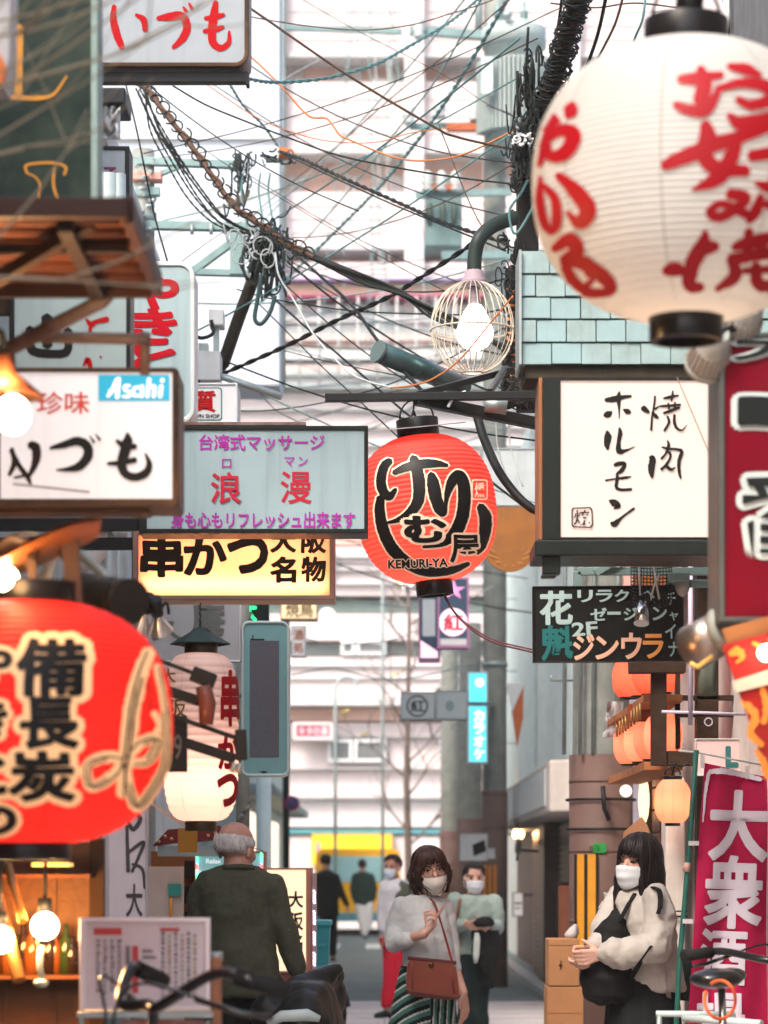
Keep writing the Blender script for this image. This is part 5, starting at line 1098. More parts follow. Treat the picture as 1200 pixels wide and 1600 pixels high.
for i in range(26):                                             # far wires that nothing tells apart
    x0 = rr_.uniform(330, 420); y0 = rr_.uniform(420, 900); x1 = rr_.uniform(800, 880); y1 = y0 + rr_.uniform(-190, 150); sag = rr_.uniform(4, 24)
    cable('far thin blurred overhead wire between the buildings in the middle distance', (WGRY, TEALSTEEL, WBLK, WDBR)[i % 4], rr_.uniform(3.5, 7), line([(x0, y0), (x0 * .75 + x1 * .25, y0 * .75 + y1 * .25 + sag * .75), ((x0 + x1) / 2, (y0 + y1) / 2 + sag), (x0 * .25 + x1 * .75, y0 * .25 + y1 * .75 + sag * .75), (x1, y1)], rr_.uniform(26, 40), rr_.uniform(26, 40)), group='far overhead wires')
for i in range(12):
    x0 = rr_.uniform(540, 640); dx = rr_.uniform(-60, 90)
    cable('far vertical line wire hanging in front of the white building', (WGRY, TEALSTEEL)[i % 2], rr_.uniform(4, 8), line([(x0, -20), (x0 + dx * .3, 180), (x0 + dx * .7, 380), (x0 + dx, 560)], 44, 44), group='far upright wires', jit=.03, seed=i)

for i, (x0, y0, x1, y1, sg_, mm, r) in enumerate(((150, 60, 560, 330, 30, WBLK, 3), (330, 60, 800, 255, 40, WBLK, 3.4), (412, 372, 812, 250, 36, WDBR, 3), (412, 390, 812, 430, 44, WBLK, 4), (412, 392, 812, 560, 26, WBLK, 4.5),
        (414, 380, 840, 640, 30, WBLK, 5), (400, 400, 700, 634, 18, WBLK, 3.4), (300, 640, 800, 505, 46, WBLK, 3.4), (224, 352, 812, 120, 30, WTEAL, 4), (224, 460, 812, 60, 24, WTEAL, 5), (224, 560, 812, 200, 18, WTEAL, 4),
        (224, 240, 880, 10, 26, WBLK, 3), (224, 250, 840, 60, 34, WDBR, 3), (330, 130, 800, 340, 30, WBLK, 3.4), (380, 268, 812, 470, 22, WBLK, 3), (340, 560, 850, 690, 20, WBLK, 4), (340, 580, 850, 790, 14, TEALSTEEL, 4), (224, 470, 812, 400, 30, TEALSTEEL, 4))):
    cable('dark overhead wire sagging across the alley between tangle and service post', mm, r, line([(x0, y0), (x0 * .75 + x1 * .25, y0 * .75 + y1 * .25 + sg_ * .75), ((x0 + x1) / 2, (y0 + y1) / 2 + sg_), (x0 * .25 + x1 * .75, y0 * .25 + y1 * .75 + sg_ * .75), (x1, y1)], 15.5 + (i % 5), 13.2 + (i % 3)), group='dark overhead wires')
# thick spiral wrapped bundle from the steel arm down to the tangle and on to the lantern arms
sp = line([(218, 128), (230, 140), (262, 182), (300, 230), (335, 280), (368, 325), (410, 354), (444, 379), (492, 403), (560, 433), (624, 458), (672, 486), (755, 527), (800, 548)], 15.2, 13)
b = thing('cable_bundle', 'thick brown wrapped cable bundle descending from the steel arm to the dark tangle', 'cable', P(410, 400, 15))
c = wpts(sp[:9], 10); m = MB(); m.tube(c, .015, 8); m.build('core', WDBR, b)
m = MB(); q = []
for i, p in enumerate(c): q.append(p + Vector((.013 * math.cos(i * .9), .013 * math.sin(i * .9), .014)))
m.tube(q, .008, 6); m.tube([p + Vector((.01, -.014, -.012)) for p in c], .009, 6); m.build('strand', mat('cable_rust', (.085, .035, .012), .55, var=.3), b)
g = random.Random(6); m = MB()
for i in range(0, len(c) - 1):
    if i % 3 == 0:
        p = c[i]; rr = .028 + g.random() * .012; a0 = g.uniform(0, 6)
        m.tube([p + Vector((rr * math.cos(a0 + a), -.01 + rr * .6 * math.sin(a0 + a), rr * math.sin(a0 + a) + .02 * a / 6)) for a in np.linspace(0, 6.0, 12)], .005, 5)
m.build('wrap', WBLK, b)
m = MB()
for k in range(5):
    q = []
    for i, (x, y, Y) in enumerate(spline(sp[6:], 10)): q.append(P(x + 3 * math.sin(i * .35 + k * 1.3), y + (k - 2) * 2.6 + 2.5 * math.cos(i * .3 + k), Y))
    m.tube(q, .0075, 6)
m.build('strand', WBLK, b)
gz = random.Random(12)
for k in range(7):                                              # catenaries at the left
    a = (212 + gz.uniform(0, 22), 136 + k); s_ = gz.uniform(-4, 44)
    cable('thin wavy black wire in the sheaf sagging below the brown bundle', WBLK, 3.6, line([a, (232 + s_ * .6, 200), (255 + s_ * .7, 250 - k * 2), (290 + s_ * .8, 312 - k * 4), (330 + s_ * .6, 350 - k * 3), (372 + s_ * .3, 364 - k * 1.5), (408, 366)], 15.4, 15.2), 2, group='sheaf of sagging wires', seed=k)
# tangles
def tangle(m, cx, cy, Y, w_, h_, n, r, seed, loopy=1.0):
    """slack coils and drooping arcs of wire"""
    g = random.Random(seed)
    for i in range(n):
        x = cx + g.gauss(0, w_ * .34); y = cy + g.gauss(0, h_ * .34); yy = Y + g.uniform(-.12, .12)
        if g.random() < .55:                                    # drooping arc between two ties
            dx = g.uniform(-.55, .55) * w_; dy = g.uniform(-.4, .7) * h_; s_ = g.uniform(.1, .5) * h_
            pts = [(x, y, yy), (x + dx * .3, y + dy * .3 + s_ * .8, yy + .03), (x + dx * .7, y + dy * .7 + s_, yy), (x + dx, y + dy, yy - .02)]
        else:                                                   # a coil
            rx = g.uniform(.08, .3) * w_ * loopy; ry = g.uniform(.12, .38) * min(h_, w_ * 1.6); a0 = g.uniform(0, 6.3); sw = g.uniform(3.5, 8.5)
            pts = [(x + rx * math.cos(a0 + sw * t) * (1 + .3 * t), y + ry * math.sin(a0 + sw * t) * (1 - .2 * t) + 6 * t, yy + .03 * t) for t in np.linspace(0, 1, 10)]
        m.tube(wpts(pts, 5), r * g.uniform(.7, 1.4), 5)
t = thing('cable_tangle', 'dense dark tangle of cable loops hanging where the bundles meet', 'cable', P(420, 470, 15.3))
m = MB(); g = random.Random(9)
for i in range(34):                                             # drooping loops
    x = 405 + g.uniform(-8, 30); y = 360 + g.uniform(-5, 25); dx = g.uniform(-26, 22); L = g.uniform(25, 85)
    m.tube(wpts([(x, y, 15.3), (x + dx * .6, y + L * .6, 15.25 + g.uniform(-.1, .1)), (x + dx, y + L, 15.2), (x + dx + g.uniform(-14, 14), y + L * .5, 15.2), (x + g.uniform(-10, 10), y + g.uniform(-6, 6), 15.3)], 6), g.uniform(.004, .009), 5)
m.build('loops', mat('cable_dark_green', (.04, .055, .05), .6, var=.3), t)
m = MB(); tangle(m, 418, 390, 15.25, 40, 60, 40, .0055, 21); m.build('strands', WBLK, t)
m = MB(); tangle(m, 405, 385, 15.2, 50, 50, 22, .004, 24); m.build('pale_strands', WGRY, t)
m = MB(); m.tube(wpts([(405, 400, 15.3), (394, 440, 15.3), (372, 500, 15.4), (350, 565, 15.5), (346, 575, 15.5)], 6), [.03] * 2 + [.036] * 18 + [.028] * (len(wpts([(0, 0, 1)] * 5, 6)) - 20), 8); m.build('sleeve', mat('bark_black', (.045, .04, .033), .8, var=.5, scale=30, bump=.4), t)
m = MB(); m.tube(wpts([(408, 430, 15), (402, 470, 15), (398, 498, 15), (408, 506, 15), (422, 488, 15), (430, 462, 15)], 8), .012, 7); m.build('hanging_loop', mat('deep_teal_cable', (.02, .06, .06), .45), t)
t = thing('cable_tangle', 'smaller tangle of grey green wires around the orange clamp on the white wall edge', 'cable', P(385, 300, 16.6))
m = MB(); tangle(m, 375, 275, 16.6, 26, 60, 34, .005, 41, .7); tangle(m, 430, 245, 16.4, 46, 14, 16, .0045, 43, .6); m.build('strands', mat('cable_dark_green', (.04, .055, .05)), t)
m = MB(); pbox(m, 436, 243, 450, 230, 16.25, 16.35); m.tube(wpts([(446, 240, 16.3), (454, 234, 16.3), (459, 242, 16.3), (450, 246, 16.3)], 5), .008, 6); m.build('clamp', mat('clamp_orange', (.5, .16, .04), .5), t, bevel=.006)
m = MB()
for x in (380, 407, 422): m.tube(wpts([(x, 270, 16.4), (x - 3, 300, 16.4), (x + 4, 345, 16.3), (x + 8, 372, 16)], 6), .006, 5)
m.build('drop_wires', WTEAL, t)
t = thing('junction_box', 'pale grey junction boxes with a switch on a bracket beside the white wall', 'box', P(325, 598, 14.6))
m = MB(); pbox(m, 306, 594, 344, 548, 14.5, 14.7); m.build('lower_box', mat('pale_metal', (.55, .58, .58), .5, streak=.2), t, bevel=.006)
m = MB(); pbox(m, 326, 508, 349, 482, 14.5, 14.65); m.build('upper_box', mat('pale_metal', (.55, .58, .58), .5), t, bevel=.006)
m = MB(); pbox(m, 333, 548, 342, 508, 14.55, 14.6); pbox(m, 310, 548, 325, 536, 14.55, 14.62); m.build('conduit', STEEL, t)
m = MB(); m.tube(wpts([(330, 500, 14.45), (333, 520, 14.45), (318, 528, 14.45), (306, 526, 14.5)], 6), .01, 6); m.tube(wpts([(310, 594, 14.45), (309, 606, 14.45), (303, 612, 14.5)], 6), .01, 6); m.build('cord', BLACKM, t)
m = MB(); m.tube([P(440, 620, 14.6), P(346, 588, 14.6), P(200, 588, 14.7), P(110, 588, 14.7)], .02, 8); m.build('arm', STEEL, t)

# dark service post on the right with its wrapped riser and nests of wire
Yp = 13.2
t = thing('service_post', 'black service post wrapped in cables rising above the lantern arms', 'post', P(822, 640, Yp))
m = MB(); pbox(m, 808, 640, 842, 205, Yp, Yp + .11); m.build('shaft', mat('post_black', (.014, .012, .011), .6, var=.4), t, bevel=.008)
m = MB(); c = wpts([(905, -40, 12.4), (900, 10, 12.5), (885, 60, 12.7), (868, 120, 12.9), (842, 180, 13.05), (822, 235, 13.12), (815, 300, 13.12)], 8); m.tube(c, [.045 - .012 * i / len(c) for i in range(len(c))], 9)
c2 = wpts([(800, 420, 13.1), (806, 480, 13.1), (800, 540, 13.1), (796, 600, 13.1), (800, 636, 13.1)], 8); m.tube(c2, .026, 9); m.build('riser', mat('riser_brown', (.05, .028, .02), .6, var=.4), t)
m = MB(); g = random.Random(15)
for cc, rr in ((c, .058), (c2, .036)):
    for i in range(len(cc) - 1):
        for k in range(3):
            p = cc[i].lerp(cc[i + 1], k / 3); a0 = g.uniform(0, 6); q = rr * g.uniform(.85, 1.2)
            m.tube([p + Vector((q * math.cos(a0 + a), -.02 + q * .7 * math.sin(a0 + a), q * .5 * math.sin(a0 + a) + .02 * math.cos(a))) for a in np.linspace(0, 5.4, 9)], .0045, 5)
m.build('wrap', WBLK, t)
m = MB(); tangle(m, 830, 160, 13.0, 42, 120, 60, .0055, 51, .8); tangle(m, 800, 420, 13.0, 26, 90, 34, .0045, 53, .9); tangle(m, 805, 590, 13.0, 32, 40, 36, .004, 55, 1.3); tangle(m, 812, 250, 13.0, 18, 50, 24, .006, 57, .6); m.build('strands', WBLK, t)
m = MB(); tangle(m, 815, 610, 12.9, 40, 26, 40, .003, 61, 1.6); m.build('wire_nest', mat('nest_wire', (.05, .045, .035), .5), t)
m = MB(); tangle(m, 822, 215, 12.95, 30, 16, 26, .006, 63, .9); m.build('pale_ties', mat('tie_white', (.62, .63, .62), .5), t)
m = MB()
for i in range(16): y = 452 + i * 11; m.tube(wpts([(792, y, 13.07), (800, y + 4, 13.05), (810, y + 1, 13.07)], 4), .006, 5)
m.build('orange_ties', mat('tie_orange', (.45, .14, .03), .5), t)
for i, (pts, mm, r, lab) in enumerate((
    ([(880, -20, 12.6), (872, 40, 12.8), (856, 110, 13), (846, 180, 13)], WBLK, 6, 'black riser wire between transformer and thick wrapped riser'),
    ([(950, -20, 12.6), (935, 50, 12.8), (915, 110, 13), (895, 170, 13), (870, 240, 13)], WBLK, 7, 'black cable between wrapped riser and white lantern'),
    ([(975, -10, 12.7), (960, 40, 12.8), (930, 100, 13), (915, 140, 13)], WDBR, 5, 'brown cable coming down behind the cap of the white lantern'),
    ([(1010, -20, 12.7), (1004, 30, 12.7), (990, 70, 12.8), (1003, 110, 12.8)], WTEAL, 5, 'teal coil hanging above the white lantern cap'),
    ([(860, 5, 13), (930, 12, 13), (1000, 5, 13), (1120, 22, 12.8)], WDBR, 3.5, 'brown wire running level above the white lantern'),
    ([(840, 250, 13.2), (815, 300, 13), (796, 330, 13), (806, 365, 13), (835, 320, 13), (852, 290, 13)], WTEAL, 5, 'teal slack loop crossing the black service post'),
    ([(1130, 0, 12), (1160, 40, 12), (1200, 110, 12)], WBLK, 6, 'black wire slanting across the dark green pipe rack'),
    ([(760, 165, 20), (800, 180, 16), (818, 205, 13.2)], WBLK, 4, 'short black tap wire from transformer to the service post'))):
    cable(lab, mm, r, pts)
t = thing('pipe_rack', 'dark green pipes and frame above the white lantern', 'rack', P(1130, 110, 11))
m = MB()
for a, b_ in (((1080, 38), (1260, 34)), ((1108, 72), (1260, 66)), ((1150, -40), (1150, 110)), ((1166, -40), (1168, 110))): m.tube([P(*a, 11), P(*b_, 11.1)], .022, 8)
pbox(m, 1138, 64, 1170, -40, 11.05, 11.1); m.build('pipe', mat('dark_green_pipe', (.04, .06, .055), .5, var=.3), t)
m = MB(); m.tube([P(1134, -40, 10.9), P(1136, 30, 10.9), P(1130, 70, 10.9)], .014, 7); m.build('white_conduit', WHITE, t)

# black arms that carry the red lantern, teal tube, thick curved cable
t = thing('overhead_bracket', 'black steel arms reaching over the alley to hold the round red lantern', 'bracket', P(760, 670, 12))
m = MB()
m.bar(P(508, 622, 12), P(1290, 612, 12), .045, .035); m.bar(P(650, 624, 12.0), P(850, 664, 12.3), .05, .05); m.bar(P(655, 616, 12.06), P(800, 578, 12.6), .03); m.bar(P(765, 612, 12.05), P(790, 575, 12.6), .025)
m.build('arm', mat('arm_black', (.02, .021, .02), .4, var=.3), t, bevel=.003)
m = MB(); m.tube([P(758, 632, 12.1), P(792, 636, 12.1)], .035, 14); m.build('cylinder', STEEL, t)
m = MB(); m.tube(wpts([(700, 636, 12), (706, 625, 12), (715, 617, 12), (728, 612, 12)], 5), .007, 6); m.build('white_tie', WHITE, t)
t = thing('steel_tube', 'thick dark teal steel tube slanting down behind the lantern arm', 'pipe', P(660, 600, 13))
m = MB(); m.tube([P(592, 550, 13), P(725, 605, 13.4)], .052, 20); m.build('tube', mat('teal_tube', (.05, .10, .10), .25, metal=.5, var=.2), t)
m = MB(); m.tube([P(589, 548.5, 12.99), P(593.5, 550.6, 13)], .055, 20); m.build('end_cap', mat('teal_tube_cap', (.09, .13, .13), .4), t)
cable('thick black ribbed cable curving down behind the square lit sign', WBLK, 17, [(745, 648, 12.6), (758, 690, 12.5), (785, 745, 12.3), (825, 790, 12.2), (870, 812, 12.2)], name='flexible_conduit')
for i, x in enumerate((775, 795)): cable('thin pale chain wire under the lantern arm, closer to the %s' % ('red lantern' if i == 0 else 'square lit sign'), WGRY, 3, [(x, 650, 12.6), (x + 3, 700, 12.6), (x + 22, 760, 12.5)])

# globe cage lamp on its gooseneck
YL = 13.0
t = thing('cage_lamp', 'glowing street lamp bulb inside a round wire cage on a black gooseneck', 'street lamp', P(738, 585, YL))
c = P(738, 512, YL); k = S(YL)
m = MB(); m.tube(wpts([(741, 440, YL), (742, 400, YL), (750, 372, YL), (772, 352, YL + .05), (806, 340, YL + .1)], 8), .035, 12); m.build('gooseneck', mat('gooseneck_green', (.03, .045, .04), .4, var=.2), t)
m = MB(); m.lathe([(.0, .085), (.03, .085), (.034, .06), (.045, .055), (.045, .02), (.06, .015), (.06, -.012), (.0, -.02)], 24, P(741, 442, YL)); m.build('collar', mat('mauve_collar', (.30, .23, .26), .5), t)
CAGE = mat('cage_wire', (.55, .50, .40), .35, metal=.3, var=0)
m = MB(); Rc = 65 * k; Rz = 73 * k
for i in range(30):
    a = 2 * PI * i / 30; m.tube([c + Vector((Rc * math.sin(u) * math.cos(a), Rc * math.sin(u) * math.sin(a), Rz * math.cos(u))) for u in np.linspace(.22, PI - .25, 18)], .0023, 5, caps=False)
for u in (PI * .52, PI - .26):
    m.tube([c + Vector((Rc * math.sin(u) * math.cos(a), Rc * math.sin(u) * math.sin(a), Rz * math.cos(u))) for a in np.linspace(0, 2 * PI, 40)], .005, 5, caps=False)
m.build('wire_cage', CAGE, t)
m = MB(); pr = [(0.0, 40), (10, 38), (17, 28), (24, 12), (29, -2), (28, -14), (20, -26), (8, -32), (0, -33)]; m.lathe([(max(r, .01) * k, z * k) for r, z in pr], 28, P(742, 515, YL)); m.build('bulb', mat('lamp_bulb', (1, .97, .92), .4, var=0, emit=2.2, ecol=(1, .93, .84)), t)
m = MB(); m.tube([P(741, 450, YL), P(742, 478, YL)], .022, 12); m.build('socket', mat('mauve_collar', (.30, .23, .26)), t)
# ------------------------------------------------------------------ people
def cap_(m, p, rp, q, rq, n=12, sx=1.0):
    """a tapered limb with round ends"""
    p, q = Vector(p), Vector(q); d = q - p; L = d.length
    if L < 1e-6: return m.ball(p, rp, n)
    d.normalize(); pts = []; rs = []
    for a in (-.99, -.8, -.45): pts.append(p + d * rp * a); rs.append(rp * math.sqrt(1 - a * a))
    for t in (0, .33, .66, 1): pts.append(p.lerp(q, t)); rs.append(rp + (rq - rp) * t)
    for a in (.45, .8, .99): pts.append(q + d * rq * a); rs.append(rq * math.sqrt(1 - a * a))
    return m.tube(pts, rs, n)
def limb(m, pts, rs, n=12):
    for i in range(len(pts) - 1): cap_(m, pts[i], rs[i], pts[i + 1], rs[i + 1], n)
def loft(m, rings, n=28, fold=0.0, nf=9, ph=0.0):
    """closed body of stacked horizontal rings (centre, rx, ry, yaw)"""
    vs = []
    for ri, rg in enumerate(rings):
        c, rx, ry = rg[:3]; a0 = rg[3] if len(rg) > 3 else 0
        for j in range(n):
            a = 2 * PI * j / n; f = 1 + fold * math.sin(nf * a + ph + ri * .2)
            x, y = rx * f * math.cos(a), ry * f * math.sin(a); vs.append(Vector(c) + Vector((x * math.cos(a0) - y * math.sin(a0), x * math.sin(a0) + y * math.cos(a0), 0)))
    k = len(rings); m.add(vs, [(i * n + j, i * n + (j + 1) % n, (i + 1) * n + (j + 1) % n, (i + 1) * n + j) for i in range(k - 1) for j in range(n)] + [tuple(range(n))[::-1], tuple((k - 1) * n + j for j in range(n))], True); return m
_tex = None
def fuse(m, name, material, parent, voxel=.006, smooth=6, wrinkle=0.0, wscale=.12, label=None):
    """melt the overlapping shapes into one continuous surface"""
    global _tex
    o = m.build(name, material, parent)
    r_ = o.modifiers.new('fuse', 'REMESH'); r_.mode = 'VOXEL'; r_.voxel_size = voxel; r_.use_smooth_shade = True
    if smooth: s_ = o.modifiers.new('smooth', 'SMOOTH'); s_.iterations = smooth; s_.factor = .5
    if wrinkle:
        tx = bpy.data.textures.get('folds%.2f' % wscale) or bpy.data.textures.new('folds%.2f' % wscale, 'CLOUDS'); tx.noise_scale = wscale; tx.noise_depth = 2
        d = o.modifiers.new('folds', 'DISPLACE'); d.texture = tx; d.strength = wrinkle; d.mid_level = .3
        s2 = o.modifiers.new('soft', 'SMOOTH'); s2.iterations = 2
    dg = bpy.context.evaluated_depsgraph_get(); me = bpy.data.meshes.new_from_object(o.evaluated_get(dg)); o.modifiers.clear(); o.data = me
    if not me.materials: me.materials.append(material)
    for p in me.polygons: p.use_smooth = True
    if label: o['label'] = label
    return o
def hand(m, w_, d, s_, curl=(.3, .4, .45, .5), sc=1.0, thumb=.5, point=None):
    """palm, four jointed fingers and a thumb from the wrist w_ along d; s_ points to the index side"""
    w_ = Vector(w_); d = Vector(d).normalized(); s_ = Vector(s_); s_ = (s_ - d * s_.dot(d)).normalized(); n = d.cross(s_).normalized()
    for i in range(4):
        b = w_ + (d * .086 + s_ * (.029 - .0195 * i)) * sc; cap_(m, w_ + (d * .012 + s_ * (.014 - .01 * i)) * sc, .013 * sc, b, .0105 * sc, 8)
        p = b; a = curl[i] * .7; Ls = [(.042, .027, .02), (.047, .03, .021), (.043, .028, .02), (.033, .021, .018)][i]; r0 = .0092 * sc
        for j, L in enumerate(Ls):
            q = p + (d * math.cos(a) + n * math.sin(a)) * L * sc; r1 = r0 * .9; cap_(m, p, r0, q, r1, 8); p = q; r0 = r1; a += curl[i]
    p = w_ + (d * .03 + s_ * .026 + n * .006) * sc; v = (d * .55 + s_ * .65 + n * thumb).normalized(); q = p + v * .042 * sc; cap_(m, w_ + d * .015 * sc, .013 * sc, p, .012 * sc, 8); cap_(m, p, .011 * sc, q, .0095 * sc, 8)
    v2 = (v + d * .4 + n * thumb * .5).normalized(); cap_(m, q, .0095 * sc, q + v2 * .03 * sc, .0075 * sc, 8)

def head_skin(m, H, sc=1.0, nose=True):
    def E(c, r): m.ball(H @ (Vector(c) * sc), tuple(v * sc for v in r), 16, M=H.to_3x3())
    E((0, .015, .03), (.072, .092, .084)); E((0, -.022, -.035), (.058, .062, .074)); E((0, -.055, -.088), (.024, .022, .02)); E((0, -.03, -.01), (.064, .05, .05))
    for s_ in (-1, 1):
        E((s_ * .073, .012, -.012), (.010, .019, .031)); E((s_ * .04, -.045, -.025), (.025, .026, .024))
        E((s_ * .03, -.06, .026), (.024, .014, .009))
    if nose: cap_(m, H @ (Vector((0, -.074, .012)) * sc), .008 * sc, H @ (Vector((0, -.096, -.022)) * sc), .011 * sc, 10)
EYEW = mat('eye_white', (.6, .58, .56), .3, var=0); EYED = mat('eye_dark', (.015, .009, .006), .2, var=0)
def eyes(root, H, hairm, sc=1.0, smile=False):
    for s_ in (-1, 1):
        m = MB(); 
        if not smile: m.ball(H @ (Vector((s_ * .031, -.0665, .004)) * sc), (.0135 * sc, .008 * sc, .0058 * sc), 12, M=H.to_3x3())
        else: cap_(m, H @ (Vector((s_ * .02, -.073, .003)) * sc), .0025 * sc, H @ (Vector((s_ * .042, -.067, .004)) * sc), .002 * sc, 8)
        m.cur = 1; m.ball(H @ (Vector((s_ * .031, -.0715, .004)) * sc), (.006 * sc, .005 * sc, .0055 * sc), 10, M=H.to_3x3())
        for a, b in (((.017, -.073, .007), (.031, -.0765, .0115)), ((.031, -.0765, .0115), (.046, -.068, .007))): cap_(m, H @ (Vector((s_ * a[0], a[1], a[2])) * sc), .0022 * sc, H @ (Vector((s_ * b[0], b[1], b[2])) * sc), .002 * sc, 6)
        m.build('eye', [EYEW if not smile else EYED, EYED], root)
        m = MB(); cap_(m, H @ (Vector((s_ * .016, -.079, .026)) * sc), .0032 * sc, H @ (Vector((s_ * .034, -.0785, .031)) * sc), .0032 * sc, 8); cap_(m, H @ (Vector((s_ * .034, -.0785, .031)) * sc), .0032 * sc, H @ (Vector((s_ * .052, -.066, .025)) * sc), .002 * sc, 8); m.build('eyebrow', hairm, root)
def face_mask(root, H, material, top=-.012, bot=-.108, w_=.066, out=.014, sc=1.0, pleat=True, point=0.0):
    m = MB(); nu, nv = 20, 14; vs = []
    for layer in (0, .0025):
        for j in range(nv + 1):
            v = j / nv; z = top + (bot - top) * v
            ww = w_ * (1 - .28 * v ** 2.2)
            for i in range(nu + 1):
                u = -1 + 2 * i / nu; x = u * ww; zz_ = z + .010 * u * u * (1 - v) * (-1 if top > -.02 else .4) + .018 * u * u * v
                e = 1 - (x / .080) ** 2 - ((z + .035) / .17) ** 2
                y = -.025 - .068 * math.sqrt(max(e, .02)) - out * (1 - u * u) * math.sin(PI * min(.25 + v * .75, 1)) - point * (1 - abs(u)) * (1 - abs(v - .45) * 1.6) + layer
                if pleat and layer == 0: y -= .0022 * math.sin(v * 16) * (1 - u * u)
                vs.append(H @ (Vector((x, y, zz_)) * sc))
    o = (nu + 1) * (nv + 1); fs = []
    for j in range(nv):
        for i in range(nu):
            a = j * (nu + 1) + i; fs += [(a, a + 1, a + nu + 2, a + nu + 1), (o + a, o + a + nu + 1, o + a + nu + 2, o + a + 1)]
    m.add(vs, fs, True); f_ = m.build('face_mask', material, root)
    m = MB()
    for s_ in (-1, 1):
        for z0, z1 in ((top - .004, .012), (bot + .03, -.03)): m.tube([H @ (Vector((s_ * w_ * (.98 if z0 > -.05 else .82), -.045, z0)) * sc), H @ (Vector((s_ * .078, -.02, (z0 + z1) / 2)) * sc), H @ (Vector((s_ * .08, .018, z1)) * sc)], .0018 * sc, 5)
    m.build('ear_loop', material, f_)
def hair(root, H, material, kind, sc=1.0, seed=1):
    g = random.Random(seed); m = MB(); C_ = Vector((0, .015, .03)); RR = Vector((.079, .099, .091))
    def surf(az, ph, k=1.0): return C_ + Vector((RR.x * math.sin(ph) * math.sin(az), -RR.y * math.sin(ph) * math.cos(az), RR.z * math.cos(ph))) * k
    # scalp shell, open over the face
    n, h = 40, 22; idx = {}; vs = []
    for i in range(h + 1):
        ph = PI * .86 * i / h
        for j in range(n): vs.append(H @ (surf(2 * PI * j / n, ph) * sc))
    fs = []
    for i in range(h):
        for j in range(n):
            az = 2 * PI * (j + .5) / n; az = az if az < PI else az - 2 * PI; ph = PI * .86 * (i + .5) / h; b = abs(az)
            lim = {'bob': (.95 if b < .75 else 1.9 if b < 1.1 else 2.3), 'long': (.98 if b < .7 else 1.9 if b < 1.0 else 2.6), 'short': (.9 if b < .9 else 1.15 if b < 1.6 else 1.35 if b < 2.1 else 2.15), 'tied': (.85 if b < .8 else 1.45 if b < 1.4 else 2.2), 'bald': 0}[kind]
            if kind == 'bald':
                if not (b > 1.25 and 1.36 < ph < (1.75 if b < 1.7 else 2.2)): continue
            elif ph > lim: continue
            fs.append((i * n + j, i * n + (j + 1) % n, (i + 1) * n + (j + 1) % n, (i + 1) * n + j))
    m.add(vs, fs, True)
    def strand(az, ph0, ph1, zend, r, curl=0.0, sway=0.0, fwd=0.0):
        pts = []; rs = []
        for t in np.linspace(0, 1, 6): pts.append(surf(az + sway * t * .3, ph0 + (ph1 - ph0) * t, 1.02 + g.uniform(0, .03)))
        p = pts[-1].copy(); L = p.z - zend
        if L > .01:
            nst = 6
            for t in np.linspace(0, 1, nst + 1)[1:]:
                q = p.copy(); q.z = p.z - L * t; out = Vector((math.sin(az), -math.cos(az), 0)); q += out * (curl * math.sin(t * PI * 1.2) * 1.0) + Vector((g.uniform(-.004, .004), -fwd * t + g.uniform(-.004, .004), 0)) + out.cross(Vector((0, 0, 1))) * sway * .03 * math.sin(t * 5)
                pts.append(q)
        k = len(pts); rs = [r * (.5 + .8 * math.sin(PI * min(.15 + .85 * (1 - i / k), 1)) ** .7) * (1 - .75 * (i / k) ** 3) for i in range(k)]
        m.tube([H @ (q * sc) for q in pts], [v * sc for v in rs], 6)
    if kind in ('bob', 'long'):
        for i in range(170):
            az = g.uniform(.85, 2 * PI - .85); b = min(az, 2 * PI - az)
            if kind == 'bob': ze = -.075 - .03 * min(b / 1.6, 1) + g.uniform(-.02, .02); strand(az, g.uniform(.1, .7), g.uniform(1.5, 1.75), ze, g.uniform(.006, .009), curl=g.uniform(.006, .022), sway=g.uniform(-1, 1))
            else: ze = -.25 - .07 * g.random() - .06 * (1 if b > 1.6 else 0); strand(az, g.uniform(.1, .7), g.uniform(1.6, 1.8), ze, g.uniform(.006, .0085), curl=g.uniform(-.004, .014), sway=g.uniform(-.6, .6), fwd=.02 if b < 1.6 else 0)
        for i in range(54):
            az = g.uniform(-.95, .95); e = .042 if kind == 'bob' else .040; e -= .035 * (abs(az) / .95) ** 2 - g.uniform(-.008, .012)
            ph1 = math.acos(max(-1, min(1, (e - C_.z) / RR.z))); strand(az, g.uniform(.15, .5), ph1, 9, g.uniform(.005, .0075), sway=g.uniform(-.8, .8))
        for i in range(36): strand(g.uniform(.9, 2 * PI - .9), g.uniform(.1, .6), 1.7, (-.10 if kind == 'bob' else -.30) + g.uniform(-.03, .03), .0022, curl=g.uniform(.012, .035), sway=g.uniform(-2, 2))
        if kind == 'bob':
            for i in range(16):
                az = g.uniform(1.1, 2 * PI - 1.1); strand(az, 1.0, 1.75, -.10 + g.uniform(-.03, .02), .003, curl=g.uniform(.02, .045), sway=g.uniform(-2, 2))
    elif kind == 'short' or kind == 'tied':
        for i in range(110):
            az = g.uniform(0, 2 * PI); b = min(az, 2 * PI - az); ph1 = .95 if b < .9 else 1.3 if b < 1.7 else 1.95
            strand(az, g.uniform(.05, .6), ph1 + g.uniform(-.1, .08), 9, g.uniform(.004, .007), sway=g.uniform(-.6, .6))
    else:
        for i in range(150):
            az = g.uniform(1.25, 2 * PI - 1.25); b = min(az, 2 * PI - az); strand(az, g.uniform(1.32, 1.6), 1.8 if b < 1.7 else 2.15, 9, g.uniform(.002, .0035), sway=g.uniform(-.5, .5))
    return m.build('hair', material, root)
def hairmat(name, c): return mat(name, c, .42, var=.35, scale=40, dirt=tuple(v * 2.2 for v in c), spec=.4)
